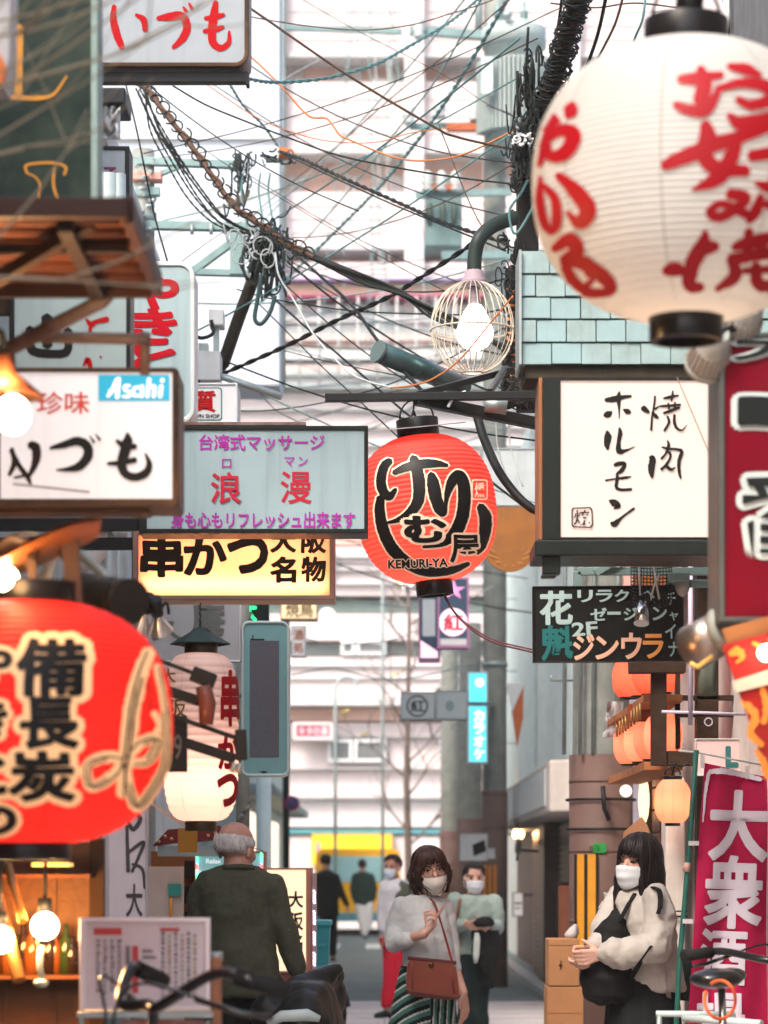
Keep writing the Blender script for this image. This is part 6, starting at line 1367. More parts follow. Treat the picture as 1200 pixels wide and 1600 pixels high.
SKIN = mat('skin_light', (.58, .33, .25), .5, var=.06, scale=12); SKIN2 = mat('skin_tan', (.40, .19, .13), .5, var=.08, scale=12)
MASKW = mat('mask_white', (.66, .70, .71), .8, var=.05); MASKC = mat('mask_cream', (.60, .56, .51), .85, var=.08, bump=.1)
DENIM = mat('dark_denim', (.018, .035, .035), .8, var=.3, bump=.1); BLKC = mat('black_cloth', (.014, .016, .016), .8, var=.3, bump=.15, crease=.6)

def person(label, Y, cx, group=None):
    return thing('person', label, 'person', (xx_(cx, Y), Y, 0))
class Px:
    """pixel helper for one figure at depth Y"""
    def __init__(s, Y): s.Y = Y; s.k = S(Y)
    def __call__(s, x, y, dy=0.0):
        p = P(x, y, s.Y); p.y += dy; return p
def headM(p, yaw=0, pitch=0, roll=0): return Matrix.Translation(p) @ Matrix.Rotation(R(yaw), 4, 'Z') @ Matrix.Rotation(R(pitch), 4, 'X') @ Matrix.Rotation(R(roll), 4, 'Y')

# --- woman with the brown handbag, in focus
q = Px(13.6); k = q.k
w1 = person('woman with bob hair, round glasses and brown handbag in pale sweater and striped skirt', 13.6, 662)
H = headM(q(672, 1360), 14, 4, -7); sc = 1.0
m = MB(); head_skin(m, H)
cap_(m, q(667, 1385, .015), .046, q(664, 1412, .02), .05)
loft(m, [(q(664, 1412, .02), .06, .05), (q(664, 1440), .08, .06), (q(668, 1500), .09, .07), (q(664, 1530), .13, .10), (q(662, 1560), .12, .10)])
for s_ in (-1, 1): limb(m, [q(662 + s_ * 20, 1560), q(662 + s_ * 19, 1680), q(662 + s_ * 18, 1790, .03)], [.075, .052, .035]); cap_(m, q(662 + s_ * 18, 1797, .03), .035, q(662 + s_ * 20, 1802, -.12), .03)
limb(m, [q(627, 1416, .01), q(617, 1448), q(616, 1472, -.035), q(662, 1458, -.19)], [.022, .022, .026, .024])
hand(m, q(663, 1457, -.19), (.55, -.35, .62), (.5, .2, .9), curl=(.12, .95, 1.0, 1.05), sc=.95, thumb=.7)
limb(m, [q(697, 1420, .03), q(707, 1500, .04), q(724, 1551, -.02)], [.022, .024, .023])
hand(m, q(724.5, 1553, -.02), (.05, -.12, -1), (-.6, -.8, .0), curl=(.25, .35, .42, .5), sc=.95, thumb=-.3)
fuse(m, 'body', SKIN, w1, .0045, 3)
SWEAT = mat('pale_sweater', (.54, .57, .57), .85, var=.12, bump=.15, bscale=160, crease=.5)
m = MB()
loft(m, [(q(663, 1399, .02), .062, .062), (q(662, 1404, .02), .105, .075), (q(661, 1411, .02), .12, .085), (q(661, 1425, .015), .124, .094), (q(664, 1450), .12, .10), (q(668, 1480), .126, .10), (q(671, 1505), .132, .105), (q(671, 1519), .134, .105)])
limb(m, [q(627, 1415, .01), q(617, 1448, .0), q(615, 1474, -.035)], [.046, .044, .045]); limb(m, [q(615, 1474, -.035), q(637, 1468, -.12)], [.045, .037])
limb(m, [q(696, 1418, .03), q(703, 1460, .05), q(710, 1513, .03)], [.045, .04, .036])
fuse(m, 'sweater', SWEAT, w1, .006, 4, .016, .06)
# skirt with curved stripes and pleats
SK = [mat('skirt_green', (.045, .16, .13), .75, var=.1), mat('skirt_black', (.012, .016, .018), .75, var=.1), mat('skirt_white', (.50, .55, .52), .75, var=.1)]
m = MB(); nA, nZ = 220, 120; vs = []; px_ = {}
for i in range(nZ + 1):
    t = i / nZ; py = 1512 + (1742 - 1512) * t; cxp = 666 - 14 * t; hw = 40 + 30 * t ** .8
    for j in range(nA):
        a = 2 * PI * j / nA; f = 1 + .05 * t * math.sin(a * 13) * (1 if math.cos(a) > -.2 else .4)
        p = q(cxp, py); vs.append(p + Vector((hw * k * f * math.cos(a), hw * k * .8 * f * math.sin(a), 0)))
fs = []; mi = []
for i in range(nZ):
    for j in range(nA):
        a = 2 * PI * (j + .5) / nA; t = i / nZ; py = 1512 + 230 * t; xp = 666 - 14 * t + (40 + 30 * t ** .8) * math.cos(a)
        edge = 672 - 2 * t
        if xp < edge: v = (py + 62 * (1 - math.exp(-(xp - 596) / 42))) / 17.5
        else: v = (xp + .06 * (py - 1500)) / 10.5
        v = v % 1; mi.append(0 if v < .42 else 1 if v < .82 else 2); fs.append((i * nA + j, i * nA + (j + 1) % nA, (i + 1) * nA + (j + 1) % nA, (i + 1) * nA + j))
m.add(vs, fs, True); m.mi = mi; m.build('skirt', SK, w1)
m = MB(); loft(m, [(q(668, 1509), .131, .108), (q(667, 1519), .137, .112)], 40); m.build('waistband', BLKC, w1)
for s_ in (-1, 1):
    m = MB(); cap_(m, q(662 + s_ * 18, 1801, .03), .04, q(662 + s_ * 20, 1805, -.13), .036); m.build('shoe', BLKC, w1)
HB = hairmat('hair_dark_brown', (.035, .014, .010)); hair(w1, H, HB, 'bob', 1.0, 5); eyes(w1, H, HB)
face_mask(w1, H, MASKC, top=-.028, bot=-.118, w_=.071, out=.012, pleat=False, point=.014)
m = MB()
for s_ in (-1, 1):
    c = Vector((s_ * .033, -.088, -.001)); m.tube([H @ (c + Vector((.026 * math.cos(a), .010 * abs(math.cos(a)) * (1 if math.cos(a) * s_ > 0 else 0), .025 * math.sin(a)))) for a in np.linspace(0, 2 * PI, 28)], .0021, 5, caps=False)
    m.tube([H @ Vector((s_ * .059, -.078, .004)), H @ Vector((s_ * .076, .0, .006))], .0013, 5)
m.tube([H @ Vector((-.008, -.089, .004)), H @ Vector((0, -.094, .006)), H @ Vector((.008, -.089, .004))], .0014, 5); m.build('glasses', mat('dark_gold_rim', (.10, .05, .03), .3, metal=.5, var=0), w1)
m = MB(); m.ball(H @ Vector((.080, -.005, -.062)), .0045, 8); m.build('earring', BLKC, w1)
hb = thing('handbag', 'brown leather handbag on a thin strap held in front of the woman with glasses', 'bag', q(676, 1561, -.2))
LEA = mat('brown_leather', (.20, .04, .022), .32, var=.2, scale=8, bump=.08, dirt=(.08, .016, .01)); LED = mat('dark_leather', (.09, .014, .012), .35, var=.2)
m = MB(); prof = [(634, 1535), (637, 1506), (641, 1500), (709, 1506), (713, 1512), (718, 1555), (714, 1559), (640, 1549), (636, 1546)]
yb0 = 13.6 - .255
outl = [(xx_(x, yb0), zp(y, yb0)) for x, y in prof]; m.prism(outl, yb0, yb0 + .10); m.build('body', LEA, hb, bevel=.012)
m = MB(); m.prism([(xx_(x, yb0 - .003), zp(y, yb0)) for x, y in [(634, 1546), (718, 1554), (715, 1561), (700, 1563), (645, 1556), (637, 1552)]], yb0 + .006, yb0 + .11); m.build('base', LED, hb, bevel=.006)
m = MB(); m.bar((xx_(637, yb0), yb0 + .02, zp(1497, yb0)), (xx_(713, yb0), yb0 + .03, zp(1505, yb0)), .03, .02); m.build('flap', LED, hb, bevel=.006)
m = MB(); m.ball((xx_(674, yb0), yb0 - .004, zp(1508, yb0)), (.012, .008, .016), 12); m.build('clasp', mat('dark_brass', (.08, .05, .02), .3, metal=.8, var=0), hb)
m = MB()
for a, b in (((643, 1503), (645, 1545)), ((704, 1508), (710, 1553))): m.tube([(xx_(a[0], yb0), yb0 - .002, zp(a[1], yb0)), (xx_(b[0], yb0), yb0 - .003, zp(b[1], yb0))], .0035, 6)
m.build('piping', LEA, hb)
m = MB(); sp_ = wpts([(672, 1404, 13.52), (679, 1412, 13.5), (687, 1435, 13.47), (696, 1465, 13.45), (707, 1505, 13.4)], 6)
for a, b in zip(sp_, sp_[1:]): m.bar(a, b + (b - a) * .05, .011, .004)
m.build('strap', mat('red_leather', (.20, .02, .016), .4, var=.1), hb)

# --- woman in the pale jacket on the right
q = Px(11.5); k = q.k
w2 = person('long haired woman in cream jacket and white mask hugging a black bag', 11.5, 1005)
H = headM(q(997, 1347), -44, 3, 3)
m = MB(); head_skin(m, H, .98); cap_(m, q(1003, 1372, .02), .046, q(1007, 1398, .04), .055)
loft(m, [(q(1007, 1400, .03), .08, .07), (q(1008, 1450, .03), .09, .09), (q(1004, 1530, .03), .09, .10)])
for dx, dy in ((-12, .06), (4, -.04)): limb(m, [q(1005 + dx, 1545, dy), q(1005 + dx, 1690, dy), q(1010 + dx, 1880, dy)], [.07, .055, .038]); cap_(m, q(1008 + dx, 1890, dy), .036, q(968 + dx, 1893, dy - .05), .032)
limb(m, [q(1024, 1402, -.10), q(1016, 1470, -.14), q(934, 1488, -.20)], [.03, .03, .025]); hand(m, q(936, 1487, -.20), (-1, .05, -.25), (.1, -.25, .95), curl=(.85, .95, 1.0, 1.0), sc=.95)
limb(m, [q(976, 1405, .12), q(950, 1465, .05), q(930, 1480, -.1)], [.03, .03, .024]); hand(m, q(931, 1479, -.13), (-.7, -.2, -.75), (-.4, -.5, .7), curl=(.8, .9, .95, 1.0), sc=.95)
fuse(m, 'body', SKIN, w2, .0045, 3)
JK = mat('cream_jacket', (.44, .40, .36), .85, var=.12, bump=.15, bscale=160, crease=.6)
m = MB()
loft(m, [(q(1003, 1389, .04), .055, .06), (q(1004, 1396, .04), .10, .10), (q(1004, 1410, .03), .115, .14), (q(1008, 1440, .03), .115, .155), (q(1014, 1490, .04), .125, .165), (q(1020, 1530, .05), .13, .175), (q(1024, 1546, .05), .13, .175)])
limb(m, [q(1022, 1402, -.11), q(1026, 1440, -.16), q(1016, 1478, -.19)], [.056, .06, .066]); limb(m, [q(1016, 1478, -.19), q(970, 1490, -.22), q(950, 1487, -.21)], [.066, .06, .05]); cap_(m, q(950, 1487, -.21), .062, q(941, 1487, -.205), .035)
limb(m, [q(974, 1406, .14), q(950, 1450, .08), q(934, 1474, -.08)], [.06, .06, .042])
fuse(m, 'jacket', JK, w2, .007, 4, .034, .075)
m = MB()                                                        # open back hem that swings out
vs = []; n = 14
for i in range(n + 1):
    t = i / n
    for j in range(9):
        u = j / 8; vs.append(q(1026 + 12 * t + (8 + 30 * t) * u * .8, 1400 + 155 * t - 8 * u * t + 10 * math.sin(u * 3) * t, -.14 + .30 * u + .02 * math.sin(u * 9 + t * 3)))
N_ = len(vs); vs += [v + Vector((-.006, .006, 0)) for v in vs]; fs = []
for i in range(n):
    for j in range(8): a = i * 9 + j; fs += [(a, a + 1, a + 10, a + 9), (N_ + a, N_ + a + 9, N_ + a + 10, N_ + a + 1)]
m.add(vs, fs, True); m.build('jacket_tail', mat('cream_jacket_lit', (.46, .35, .31), .85, var=.12, bump=.15, bscale=160, crease=.6), w2)  # pinkish light on the back panel is put into this cloth colour
m = MB(); loft(m, [(q(1006, 1525, .03), .12, .14), (q(1006, 1570, .02), .155, .16), (q(1006, 1640, .02), .17, .18), (q(1006, 1800, .02), .185, .19)], 60, .03, 11); m.build('skirt', BLKC, w2)
HK = hairmat('hair_black', (.012, .008, .008)); hair(w2, H, HK, 'long', 1.0, 8); eyes(w2, H, HK, smile=True)
face_mask(w2, H, MASKW, top=-.008, bot=-.112, w_=.070, out=.020)
bg_ = thing('shoulder_bag', 'large black cloth bag hugged in front by the long haired woman', 'bag', q(948, 1562, -.1))
m = MB(); loft(m, [(q(960, 1563, -.06), .06, .06), (q(953, 1556, -.06), .105, .10), (q(947, 1530, -.06), .105, .12), (q(945, 1505, -.05), .095, .11), (q(954, 1470, -.03), .085, .10), (q(966, 1440, -.02), .06, .08), (q(975, 1420, .0), .03, .04), (q(977, 1414, 0), .01, .01)])
fuse(m, 'bag', mat('bag_black', (.010, .011, .011), .75, var=.3, bump=.2), bg_, .009, 5, .04, .09)
m = MB()
for sp_ in (wpts([(968, 1440, 11.38), (980, 1416, 11.4), (992, 1396, 11.42)], 5), wpts([(1020, 1386, 11.35), (1030, 1392, 11.3), (1032, 1412, 11.27), (1028, 1428, 11.26)], 5), wpts([(1018, 1478, 11.22), (1000, 1505, 11.25), (985, 1530, 11.32)], 5)):
    for a, b in zip(sp_, sp_[1:]): m.bar(a, b, .022, .006)
m.build('strap', mat('bag_black', (.010, .011, .011)), bg_)

# --- old man seen from behind
q = Px(12.0); k = q.k
w3 = person('elderly balding man in olive jacket walking away, seen from behind', 12.0, 375)
H = headM(q(370, 1327), 148, 8, 0)
m = MB(); head_skin(m, H, 1.05); cap_(m, q(370, 1347, -.02), .058, q(371, 1372, -.03), .062)
loft(m, [(q(371, 1372), .10, .08), (q(371, 1400), .13, .08), (q(374, 1470), .12, .09), (q(380, 1550), .15, .12)])
for s_ in (-1, 1): limb(m, [q(382 + s_ * 30, 1560), q(382 + s_ * 32, 1700, -.02), q(382 + s_ * 30, 1860, .04)], [.09, .065, .045])
limb(m, [q(428, 1392), q(447, 1450), q(464, 1512, .06)], [.035, .034, .03]); hand(m, q(464, 1514, .06), (.1, .2, -1), (-.3, .9, .1), curl=(.3, .35, .4, .45))
limb(m, [q(314, 1400), q(306, 1450, .03), q(312, 1460, .25)], [.035, .034, .03]); hand(m, q(312, 1460, .26), (.2, 1, .2), (.3, 0, .9))
fuse(m, 'body', mat('skin_old', (.50, .27, .21), .5, var=.15, scale=14), w3, .006, 3)
OLV = mat('olive_jacket', (.062, .068, .046), .9, var=.3, scale=60, bump=.35, bscale=260, crease=.6)
m = MB()
loft(m, [(q(372, 1353, -.01), .066, .068), (q(372, 1358, -.01), .105, .08), (q(369, 1366, 0), .155, .105), (q(367, 1382, .0), .178, .12), (q(367, 1405), .172, .13), (q(371, 1450), .155, .13), (q(376, 1500), .158, .135), (q(381, 1556), .17, .14)])
limb(m, [q(424, 1386), q(440, 1440, .01), q(452, 1476, .03), q(463, 1512, .05)], [.058, .053, .048, .042]); limb(m, [q(316, 1394), q(309, 1450, .03), q(314, 1462, .22)], [.056, .052, .044])
fuse(m, 'jacket', OLV, w3, .008, 4, .028, .10)
m = MB(); m.tube(wpts([(350, 1356, 11.92), (364, 1354, 11.90), (382, 1354, 11.90), (396, 1357, 11.93)], 6), .011, 8); m.build('collar', OLV, w3)
m = MB()
for s_ in (-1, 1): limb(m, [q(382 + s_ * 28, 1548), q(382 + s_ * 32, 1700, -.02), q(382 + s_ * 30, 1862, .04)], [.105, .085, .065])
fuse(m, 'trousers', BLKC, w3, .01, 4)
for s_ in (-1, 1):
    m = MB(); cap_(m, q(382 + s_ * 30, 1867, -.02), .045, q(382 + s_ * 30, 1869, .16), .04); m.build('shoe', BLKC, w3)
hair(w3, H, hairmat('hair_grey', (.42, .41, .40)), 'bald', 1.05, 3)
m = MB(); m.tube([H @ (Vector((s * .078 * 1.05, y * 1.05, .006))) for s, y in ((-1, .02), (-1, -.08))], .0018, 5); m.tube([H @ (Vector((s * .078 * 1.05, y * 1.05, .006))) for s, y in ((1, .02), (1, -.08))], .0018, 5); m.build('glasses', mat('gold_rim', (.3, .16, .09)), w3)

# --- woman in the grey green sweater behind
q = Px(20.8); k = q.k
w4 = person('masked woman in grey green sweater looking at a black pouch behind the woman with glasses', 20.8, 741)
H = headM(q(741, 1371.5), 4, 8, 0)
m = MB(); head_skin(m, H, 1.0); cap_(m, q(741, 1388, .01), .05, q(741, 1403, .02), .055); loft(m, [(q(741, 1404), .09, .07), (q(742, 1440), .10, .07), (q(742, 1500), .10, .08)])
for x0, x1 in ((733, 722), (749, 752)): limb(m, [q(x0, 1495), q(x0 - 2, 1570), q(x1, 1645)], [.08, .058, .04]); cap_(m, q(x1, 1648), .035, q(x1, 1650, -.15), .03)
limb(m, [q(710, 1408), q(705, 1450, -.02), q(729, 1443, -.25)], [.032, .032, .026]); hand(m, q(729, 1443, -.25), (.9, -.25, -.1), (.1, -.5, .9), curl=(.2, .25, .3, .3))
limb(m, [q(771, 1410), q(776, 1450, -.02), q(758, 1446, -.25)], [.032, .032, .026]); hand(m, q(758, 1446, -.25), (-.9, -.25, .0), (-.1, -.5, .9), curl=(.4, .4, .4, .4))
fuse(m, 'body', SKIN, w4, .007, 3)
m = MB(); loft(m, [(q(741, 1399), .075, .07), (q(741, 1402), .12, .085), (q(741, 1409), .16, .10), (q(741, 1430), .165, .115), (q(741, 1460), .155, .115), (q(741, 1490), .16, .12)])
limb(m, [q(711, 1408), q(705, 1450, -.03), q(722, 1444, -.2)], [.062, .056, .042]); limb(m, [q(771, 1410), q(777, 1450, -.03), q(764, 1447, -.2)], [.062, .056, .042])
fuse(m, 'sweater', mat('grey_green_sweater', (.27, .34, .30), .85, var=.12, bump=.1, crease=.5), w4, .01, 4, .03, .09)
m = MB()
for x0, x1 in ((733, 722), (750, 753)): limb(m, [q(x0, 1488), q(x0 - 2, 1570), q(x1, 1640)], [.092, .07, .058])
fuse(m, 'jeans', DENIM, w4, .01, 4, .02, .08)
for x1 in (722, 752):
    m = MB(); cap_(m, q(x1, 1647, .02), .04, q(x1, 1650, -.15), .036); m.build('shoe', BLKC, w4)
hair(w4, H, hairmat('hair_black', (.012, .008, .008)), 'tied', 1.02, 11); eyes(w4, H, HK); face_mask(w4, H, MASKW, top=-.008, bot=-.112, w_=.068, out=.018)
t = thing('pouch', 'black pouch held in both hands by the woman in the grey green sweater', 'bag', q(754, 1446, -.3)); m = MB(); loft(m, [(q(754, 1447, -.30), .06, .03), (q(754, 1442, -.3), .085, .045), (q(754, 1435, -.3), .07, .035), (q(756, 1431, -.3), .03, .02)]); fuse(m, 'cloth', BLKC, t, .008, 3)
t = thing('coat', 'black coat folded over the arm of the woman in the grey green sweater', 'coat', q(757, 1545, -.2)); m = MB(); loft(m, [(q(761, 1542, -.16), .05, .05), (q(758, 1515, -.17), .075, .07), (q(756, 1480, -.18), .09, .075), (q(757, 1456, -.18), .10, .09), (q(757, 1449, -.18), .06, .05)]); fuse(m, 'cloth', BLKC, t, .01, 3, .05, .1)
m = MB(); loft(m, [(q(741, 1503, -.30), .012, .01), (q(742, 1490, -.29), .024, .012), (q(743, 1470, -.28), .026, .012), (q(744, 1456, -.27), .018, .01)]); m.build('pale_lining', mat('pale_lining', (.5, .55, .5), .6), t)
t = thing('tan_bag', 'tan shoulder bag hanging at the side of the woman in the grey green sweater', 'bag', q(709, 1484, -.05)); m = MB(); loft(m, [(q(709, 1484, -.08), .035, .06), (q(709, 1478, -.08), .04, .08), (q(709, 1455, -.08), .036, .07), (q(709, 1449, -.08), .025, .06)]); m.build('pouch', mat('tan_leather', (.42, .14, .03), .5, var=.2), t); m = MB(); m.tube(wpts([(711, 1449, 20.72), (715, 1425, 20.7), (719, 1404, 20.72)], 4), .012, 6); m.build('strap', mat('strap_brown', (.22, .09, .06), .5), t)

# --- person in red trousers
q = Px(26.9); k = q.k
w5 = person('masked person in red trousers and olive vest half hidden behind the woman with glasses', 26.9, 612)
H = headM(q(613, 1355), -28, 6, 0)
m = MB(); head_skin(m, H, 1.02); cap_(m, q(615, 1370, .01), .052, q(617, 1380, .02), .06); loft(m, [(q(617, 1380), .09, .08), (q(619, 1410), .10, .07), (q(617, 1460), .10, .08)])
for x0, x1 in ((613, 605), (621, 626)): limb(m, [q(x0, 1462), q(x0 - 1, 1525), q(x1, 1580)], [.08, .055, .035])
limb(m, [q(601, 1388), q(597, 1425), q(600, 1458, -.05)], [.032, .03, .03]); hand(m, q(600, 1458, -.05), (0, -.2, -1), (-.3, -.9, 0)); limb(m, [q(635, 1390), q(640, 1425), q(640, 1460)], [.032, .03, .03])
fuse(m, 'body', SKIN2, w5, .008, 3)
m = MB(); loft(m, [(q(616, 1374), .07, .07), (q(617, 1380), .13, .09), (q(618, 1390), .155, .11), (q(618, 1430), .145, .12), (q(616, 1472), .14, .12)]); limb(m, [q(602, 1386), q(597, 1425), q(599, 1452, -.05)], [.06, .055, .045]); limb(m, [q(634, 1388), q(641, 1425), q(640, 1454)], [.06, .055, .045])
fuse(m, 'shirt', mat('pale_grey_shirt', (.52, .50, .52), .85, var=.1), w5, .012, 4, .03, .1)
m = MB(); loft(m, [(q(622, 1375), .05, .075), (q(624, 1382), .115, .10), (q(626, 1395), .14, .122), (q(626, 1440), .135, .128), (q(626, 1446), .13, .125)]); fuse(m, 'vest', mat('olive_vest', (.075, .08, .055), .85, var=.15), w5, .012, 4)
m = MB(); loft(m, [(q(614, 1478), .13, .12), (q(614, 1462), .135, .122)])
for x0, x1 in ((612, 604), (621, 626)): limb(m, [q(x0, 1470), q(x0 - 1, 1525), q(x1, 1568)], [.092, .072, .058])
fuse(m, 'trousers', mat('red_trousers', (.55, .010, .03), .8, var=.1, crease=.6), w5, .012, 4, .02, .1)
for x1 in (604, 626):
    m = MB(); cap_(m, q(x1, 1584), .042, q(x1 - 14, 1587, -.12), .038); m.cur = 1; cap_(m, q(x1, 1588.5), .03, q(x1 - 14, 1589, -.12), .03); m.build('shoe', [mat('shoe_navy', (.02, .045, .05), .7), WHITE], w5)
hair(w5, H, hairmat('hair_short_dark', (.02, .012, .01)), 'short', 1.03, 14); eyes(w5, H, HK); face_mask(w5, H, mat('mask_blue_white', (.55, .62, .68), .8, var=.05), top=-.008, bot=-.11, w_=.068, out=.018)

# --- two men far off
q = Px(44); w6 = person('man in black suit walking away in the distance in front of the yellow van', 44, 512)
m = MB(); H = headM(q(509, 1347), 170, 0, 0); head_skin(m, H, 1.05); cap_(m, q(509, 1356), .055, q(509, 1364), .06); loft(m, [(q(509, 1364), .1, .08), (q(510, 1390), .15, .1), (q(512, 1425), .14, .1)])
for x0, x1, y1 in ((507, 507, 1470), (518, 520, 1494)): limb(m, [q(x0, 1425), q((x0 + x1) / 2 + 1, 1462), q(x1, y1)], [.08, .06, .04])
limb(m, [q(526, 1372), q(534, 1396), q(543, 1417)], [.05, .04, .03]); hand(m, q(543, 1418), (.2, -.2, -1), (-.3, -.9, 0)); fuse(m, 'body', SKIN2, w6, .012, 3)
m = MB(); loft(m, [(q(509, 1359), .06, .06), (q(509, 1364), .15, .1), (q(510, 1370), .205, .12), (q(511, 1395), .185, .13), (q(512, 1432), .185, .13)]); limb(m, [q(525, 1371), q(534, 1396), q(542, 1413)], [.065, .058, .046]); limb(m, [q(495, 1371), q(492, 1398), q(494, 1420, .1)], [.065, .058, .046])
fuse(m, 'suit_jacket', mat('suit_black', (.010, .016, .016), .8, var=.1), w6, .015, 4)
m = MB()
for x0, x1, y1 in ((507, 508, 1466), (518, 520, 1490)): limb(m, [q(x0, 1428), q((x0 + x1) / 2 + 1, 1462), q(x1, y1)], [.1, .08, .06])
fuse(m, 'trousers', mat('suit_black', (.010, .016, .016)), w6, .015, 4)
for x1, y1 in ((508, 1474), (520, 1500)):
    m = MB(); cap_(m, q(x1, y1), .045, q(x1 + 3, y1 + 2, .18), .04); m.build('shoe', BLKC, w6)
hair(w6, H, hairmat('hair_black', (.012, .008, .008)), 'short', 1.06, 21)
q = Px(58.5); w7 = person('far man in dark green jacket and white trousers beyond the man in the suit', 58.5, 568)
m = MB(); H = headM(q(566, 1352), 175, 0, 0); head_skin(m, H, 1.08); cap_(m, q(566, 1359), .055, q(566, 1365), .06); loft(m, [(q(566, 1365), .1, .08), (q(567, 1385), .16, .1), (q(568, 1410), .15, .1)])
for x0, x1, y1 in ((563, 571, 1462), (573, 575, 1455)): limb(m, [q(x0, 1412), q((x0 + x1) / 2, 1438), q(x1, y1)], [.09, .07, .045])
fuse(m, 'body', SKIN2, w7, .014, 3)
m = MB(); loft(m, [(q(566, 1361), .06, .06), (q(567, 1366), .2, .11), (q(568, 1378), .23, .13), (q(568, 1414), .21, .14)]); limb(m, [q(555, 1370), q(551, 1388), q(553, 1404)], [.08, .07, .05]); limb(m, [q(580, 1370), q(585, 1388), q(584, 1404)], [.08, .07, .05]); fuse(m, 'jacket', mat('far_green_jacket', (.022, .045, .036), .8, var=.1), w7, .018, 4)
m = MB()
for x0, x1, y1 in ((563, 570, 1458), (574, 575, 1450)): limb(m, [q(x0, 1412), q((x0 + x1) / 2, 1436), q(x1, y1)], [.13, .11, .085])
fuse(m, 'trousers', mat('white_trousers', (.62, .60, .60), .8, var=.05), w7, .018, 4)
for x1, y1 in ((570, 1464), (575, 1457)):
    m = MB(); cap_(m, q(x1, y1), .05, q(x1 + 2, y1 + 1, .16), .045); m.build('shoe', BLKC, w7)
hair(w7, H, hairmat('hair_black', (.012, .008, .008)), 'short', 1.09, 22)
# ------------------------------------------------------------------ near left: awning, bulbs, stall
COPPER = mat('copper_sheet', (.10, .030, .012), .5, metal=.0, var=.45, scale=5, dirt=(.05, .02, .012))
GLOW = mat('bulb_glow', (1, .9, .7), .4, var=0, emit=9.0, ecol=(1, .80, .52))
def lamp(parent, p, e, c=(1, .55, .22), r=.04, name='bulb_light'):
    l = bpy.data.lights.new(name, 'POINT'); l.energy = e; l.color = c; l.shadow_soft_size = r
    o = bpy.data.objects.new(name, l); col.objects.link(o); o.parent = parent; o.location = MW[parent.name].inverted() @ Vector(p)
t = thing('awning', 'rusty brown metal awning lit orange from below over the green shop board', 'awning', (-1.2, 6, 2.8))
m = MB(); m.box((-1.93, 5.6, 2.812), (-.54, 6.30, 2.83)); 
for i in range(7): y = 5.66 + i * .11; m.tube([(-1.93, y, 2.812), (-.55, y, 2.812)], .018, 8)
m.build('sheet', COPPER, t)
m = MB(); m.box((-1.93, 5.575, 2.79), (-.525, 5.6, 2.832)); m.box((-.539, 5.6005, 2.785), (-.515, 6.32, 2.84)); m.box((-1.93, 6.301, 2.78), (-.54, 6.322, 2.83)); m.build('fascia', mat('awning_edge', (.055, .022, .016), .5, metal=.0, var=.4), t, bevel=.003)
m = MB(); m.bar((-.66, 5.62, 2.785), (-.66, 6.29, 2.785), .03); m.bar(P(-60, 470, 5.9), P(142, 348, 5.7), .026); m.bar((-1.9, 5.85, 2.775), (-.55, 5.85, 2.79), .02); m.build('rib', mat('awning_rib', (.03, .018, .012), .5), t)
m = MB(); m.tube([P(-120, 600, 6.2), P(0, 552, 6.3), P(160, 470, 6.33), P(172, 456, 6.33)], .018, 8); m.tube([P(36, 526, 6.4), P(228, 530, 6.4)], .014, 8); m.tube([P(228, 520, 6.4), P(226, 585, 6.45)], .012, 8); m.build('stay', mat('rusty_rod', (.07, .035, .025), .6, var=.6, dirt=(.25, .2, .18)), t)
t = thing('bare_bulb', 'glowing bare bulb under a small brown shade in front of the hiragana box sign', 'lamp', P(22, 680, 5.9))
m = MB(); k = S(5.9); m.ball(P(20, 648, 5.9), (28 * k, 28 * k, 31 * k), 20); m.build('bulb', GLOW, t)
m = MB(); m.lathe([(.004, .09), (.02, .088), (.025, .05), (.085, .0), (.082, -.004), (.02, .042)], 24, P(8, 618, 5.92)); m.build('lamp_shade', COPPER, t)
m = MB(); m.tube([P(8, 556, 5.92), P(2, 520, 5.95), P(-40, 490, 6)], .008, 6); m.tube([P(14, 590, 5.9), P(18, 618, 5.9)], .016, 10); m.build('cord', BLACKM, t)
lamp(t, P(20, 648, 5.78), 6)
lamp(t, P(2, 600, 5.85), 10, name='upward_light')
t = thing('copper_hood', 'copper lamp hood glowing orange above the big red lantern', 'hood', P(60, 900, 5.9))
m = MB(); vs = []
for j in range(2):
    for i in range(10):
        u = i / 9; vs.append(P(-40 + 198 * u, 895 - 88 * math.sin(u * 1.45) + j * 6, 5.75 + .12 * u)); vs.append(P(-40 + 195 * u, 912 - 78 * u + 10 * math.sin(u * PI) + j * 4, 6.05))
m.add(vs, [(2 * i, 2 * i + 2, 2 * i + 3, 2 * i + 1) for i in range(9)] + [(20 + 2 * i, 21 + 2 * i, 23 + 2 * i, 22 + 2 * i) for i in range(9)], True); m.build('sheet', mat('copper_bright', (.42, .15, .04), .4, metal=.4, var=.4), t)
m = MB(); m.tube([P(-40, 890, 5.9), P(20, 850, 5.9), P(60, 862, 5.9)], .02, 8); m.build('stem', DARKWOOD, t)
m = MB(); m.ball(P(8, 905, 5.9), .03, 12); m.build('bulb', GLOW, t); lamp(t, P(20, 900, 5.8), 1.0)
t = thing('spotlight', 'black cylindrical spotlight beside the top of the big red lantern', 'lamp', P(165, 965, 6.5))
m = MB(); m.tube([P(118, 922, 6.6), P(185, 936, 6.4), P(190, 937, 6.39)], [.046, .05, .044], 20); m.build('barrel', BLACKM, t)
m = MB(); m.tube([P(188, 937, 6.395), P(203, 940, 6.36)], [.05, .054], 20); m.build('hood', BLACKM, t)
m = MB(); m.tube([P(125, 866, 6.6), P(166, 900, 6.55), P(170, 925, 6.5)], .012, 8); m.tube([P(70, 905, 6.7), P(82, 870, 6.7), P(96, 862, 6.7)], .014, 8); m.build('arm', STEEL, t)
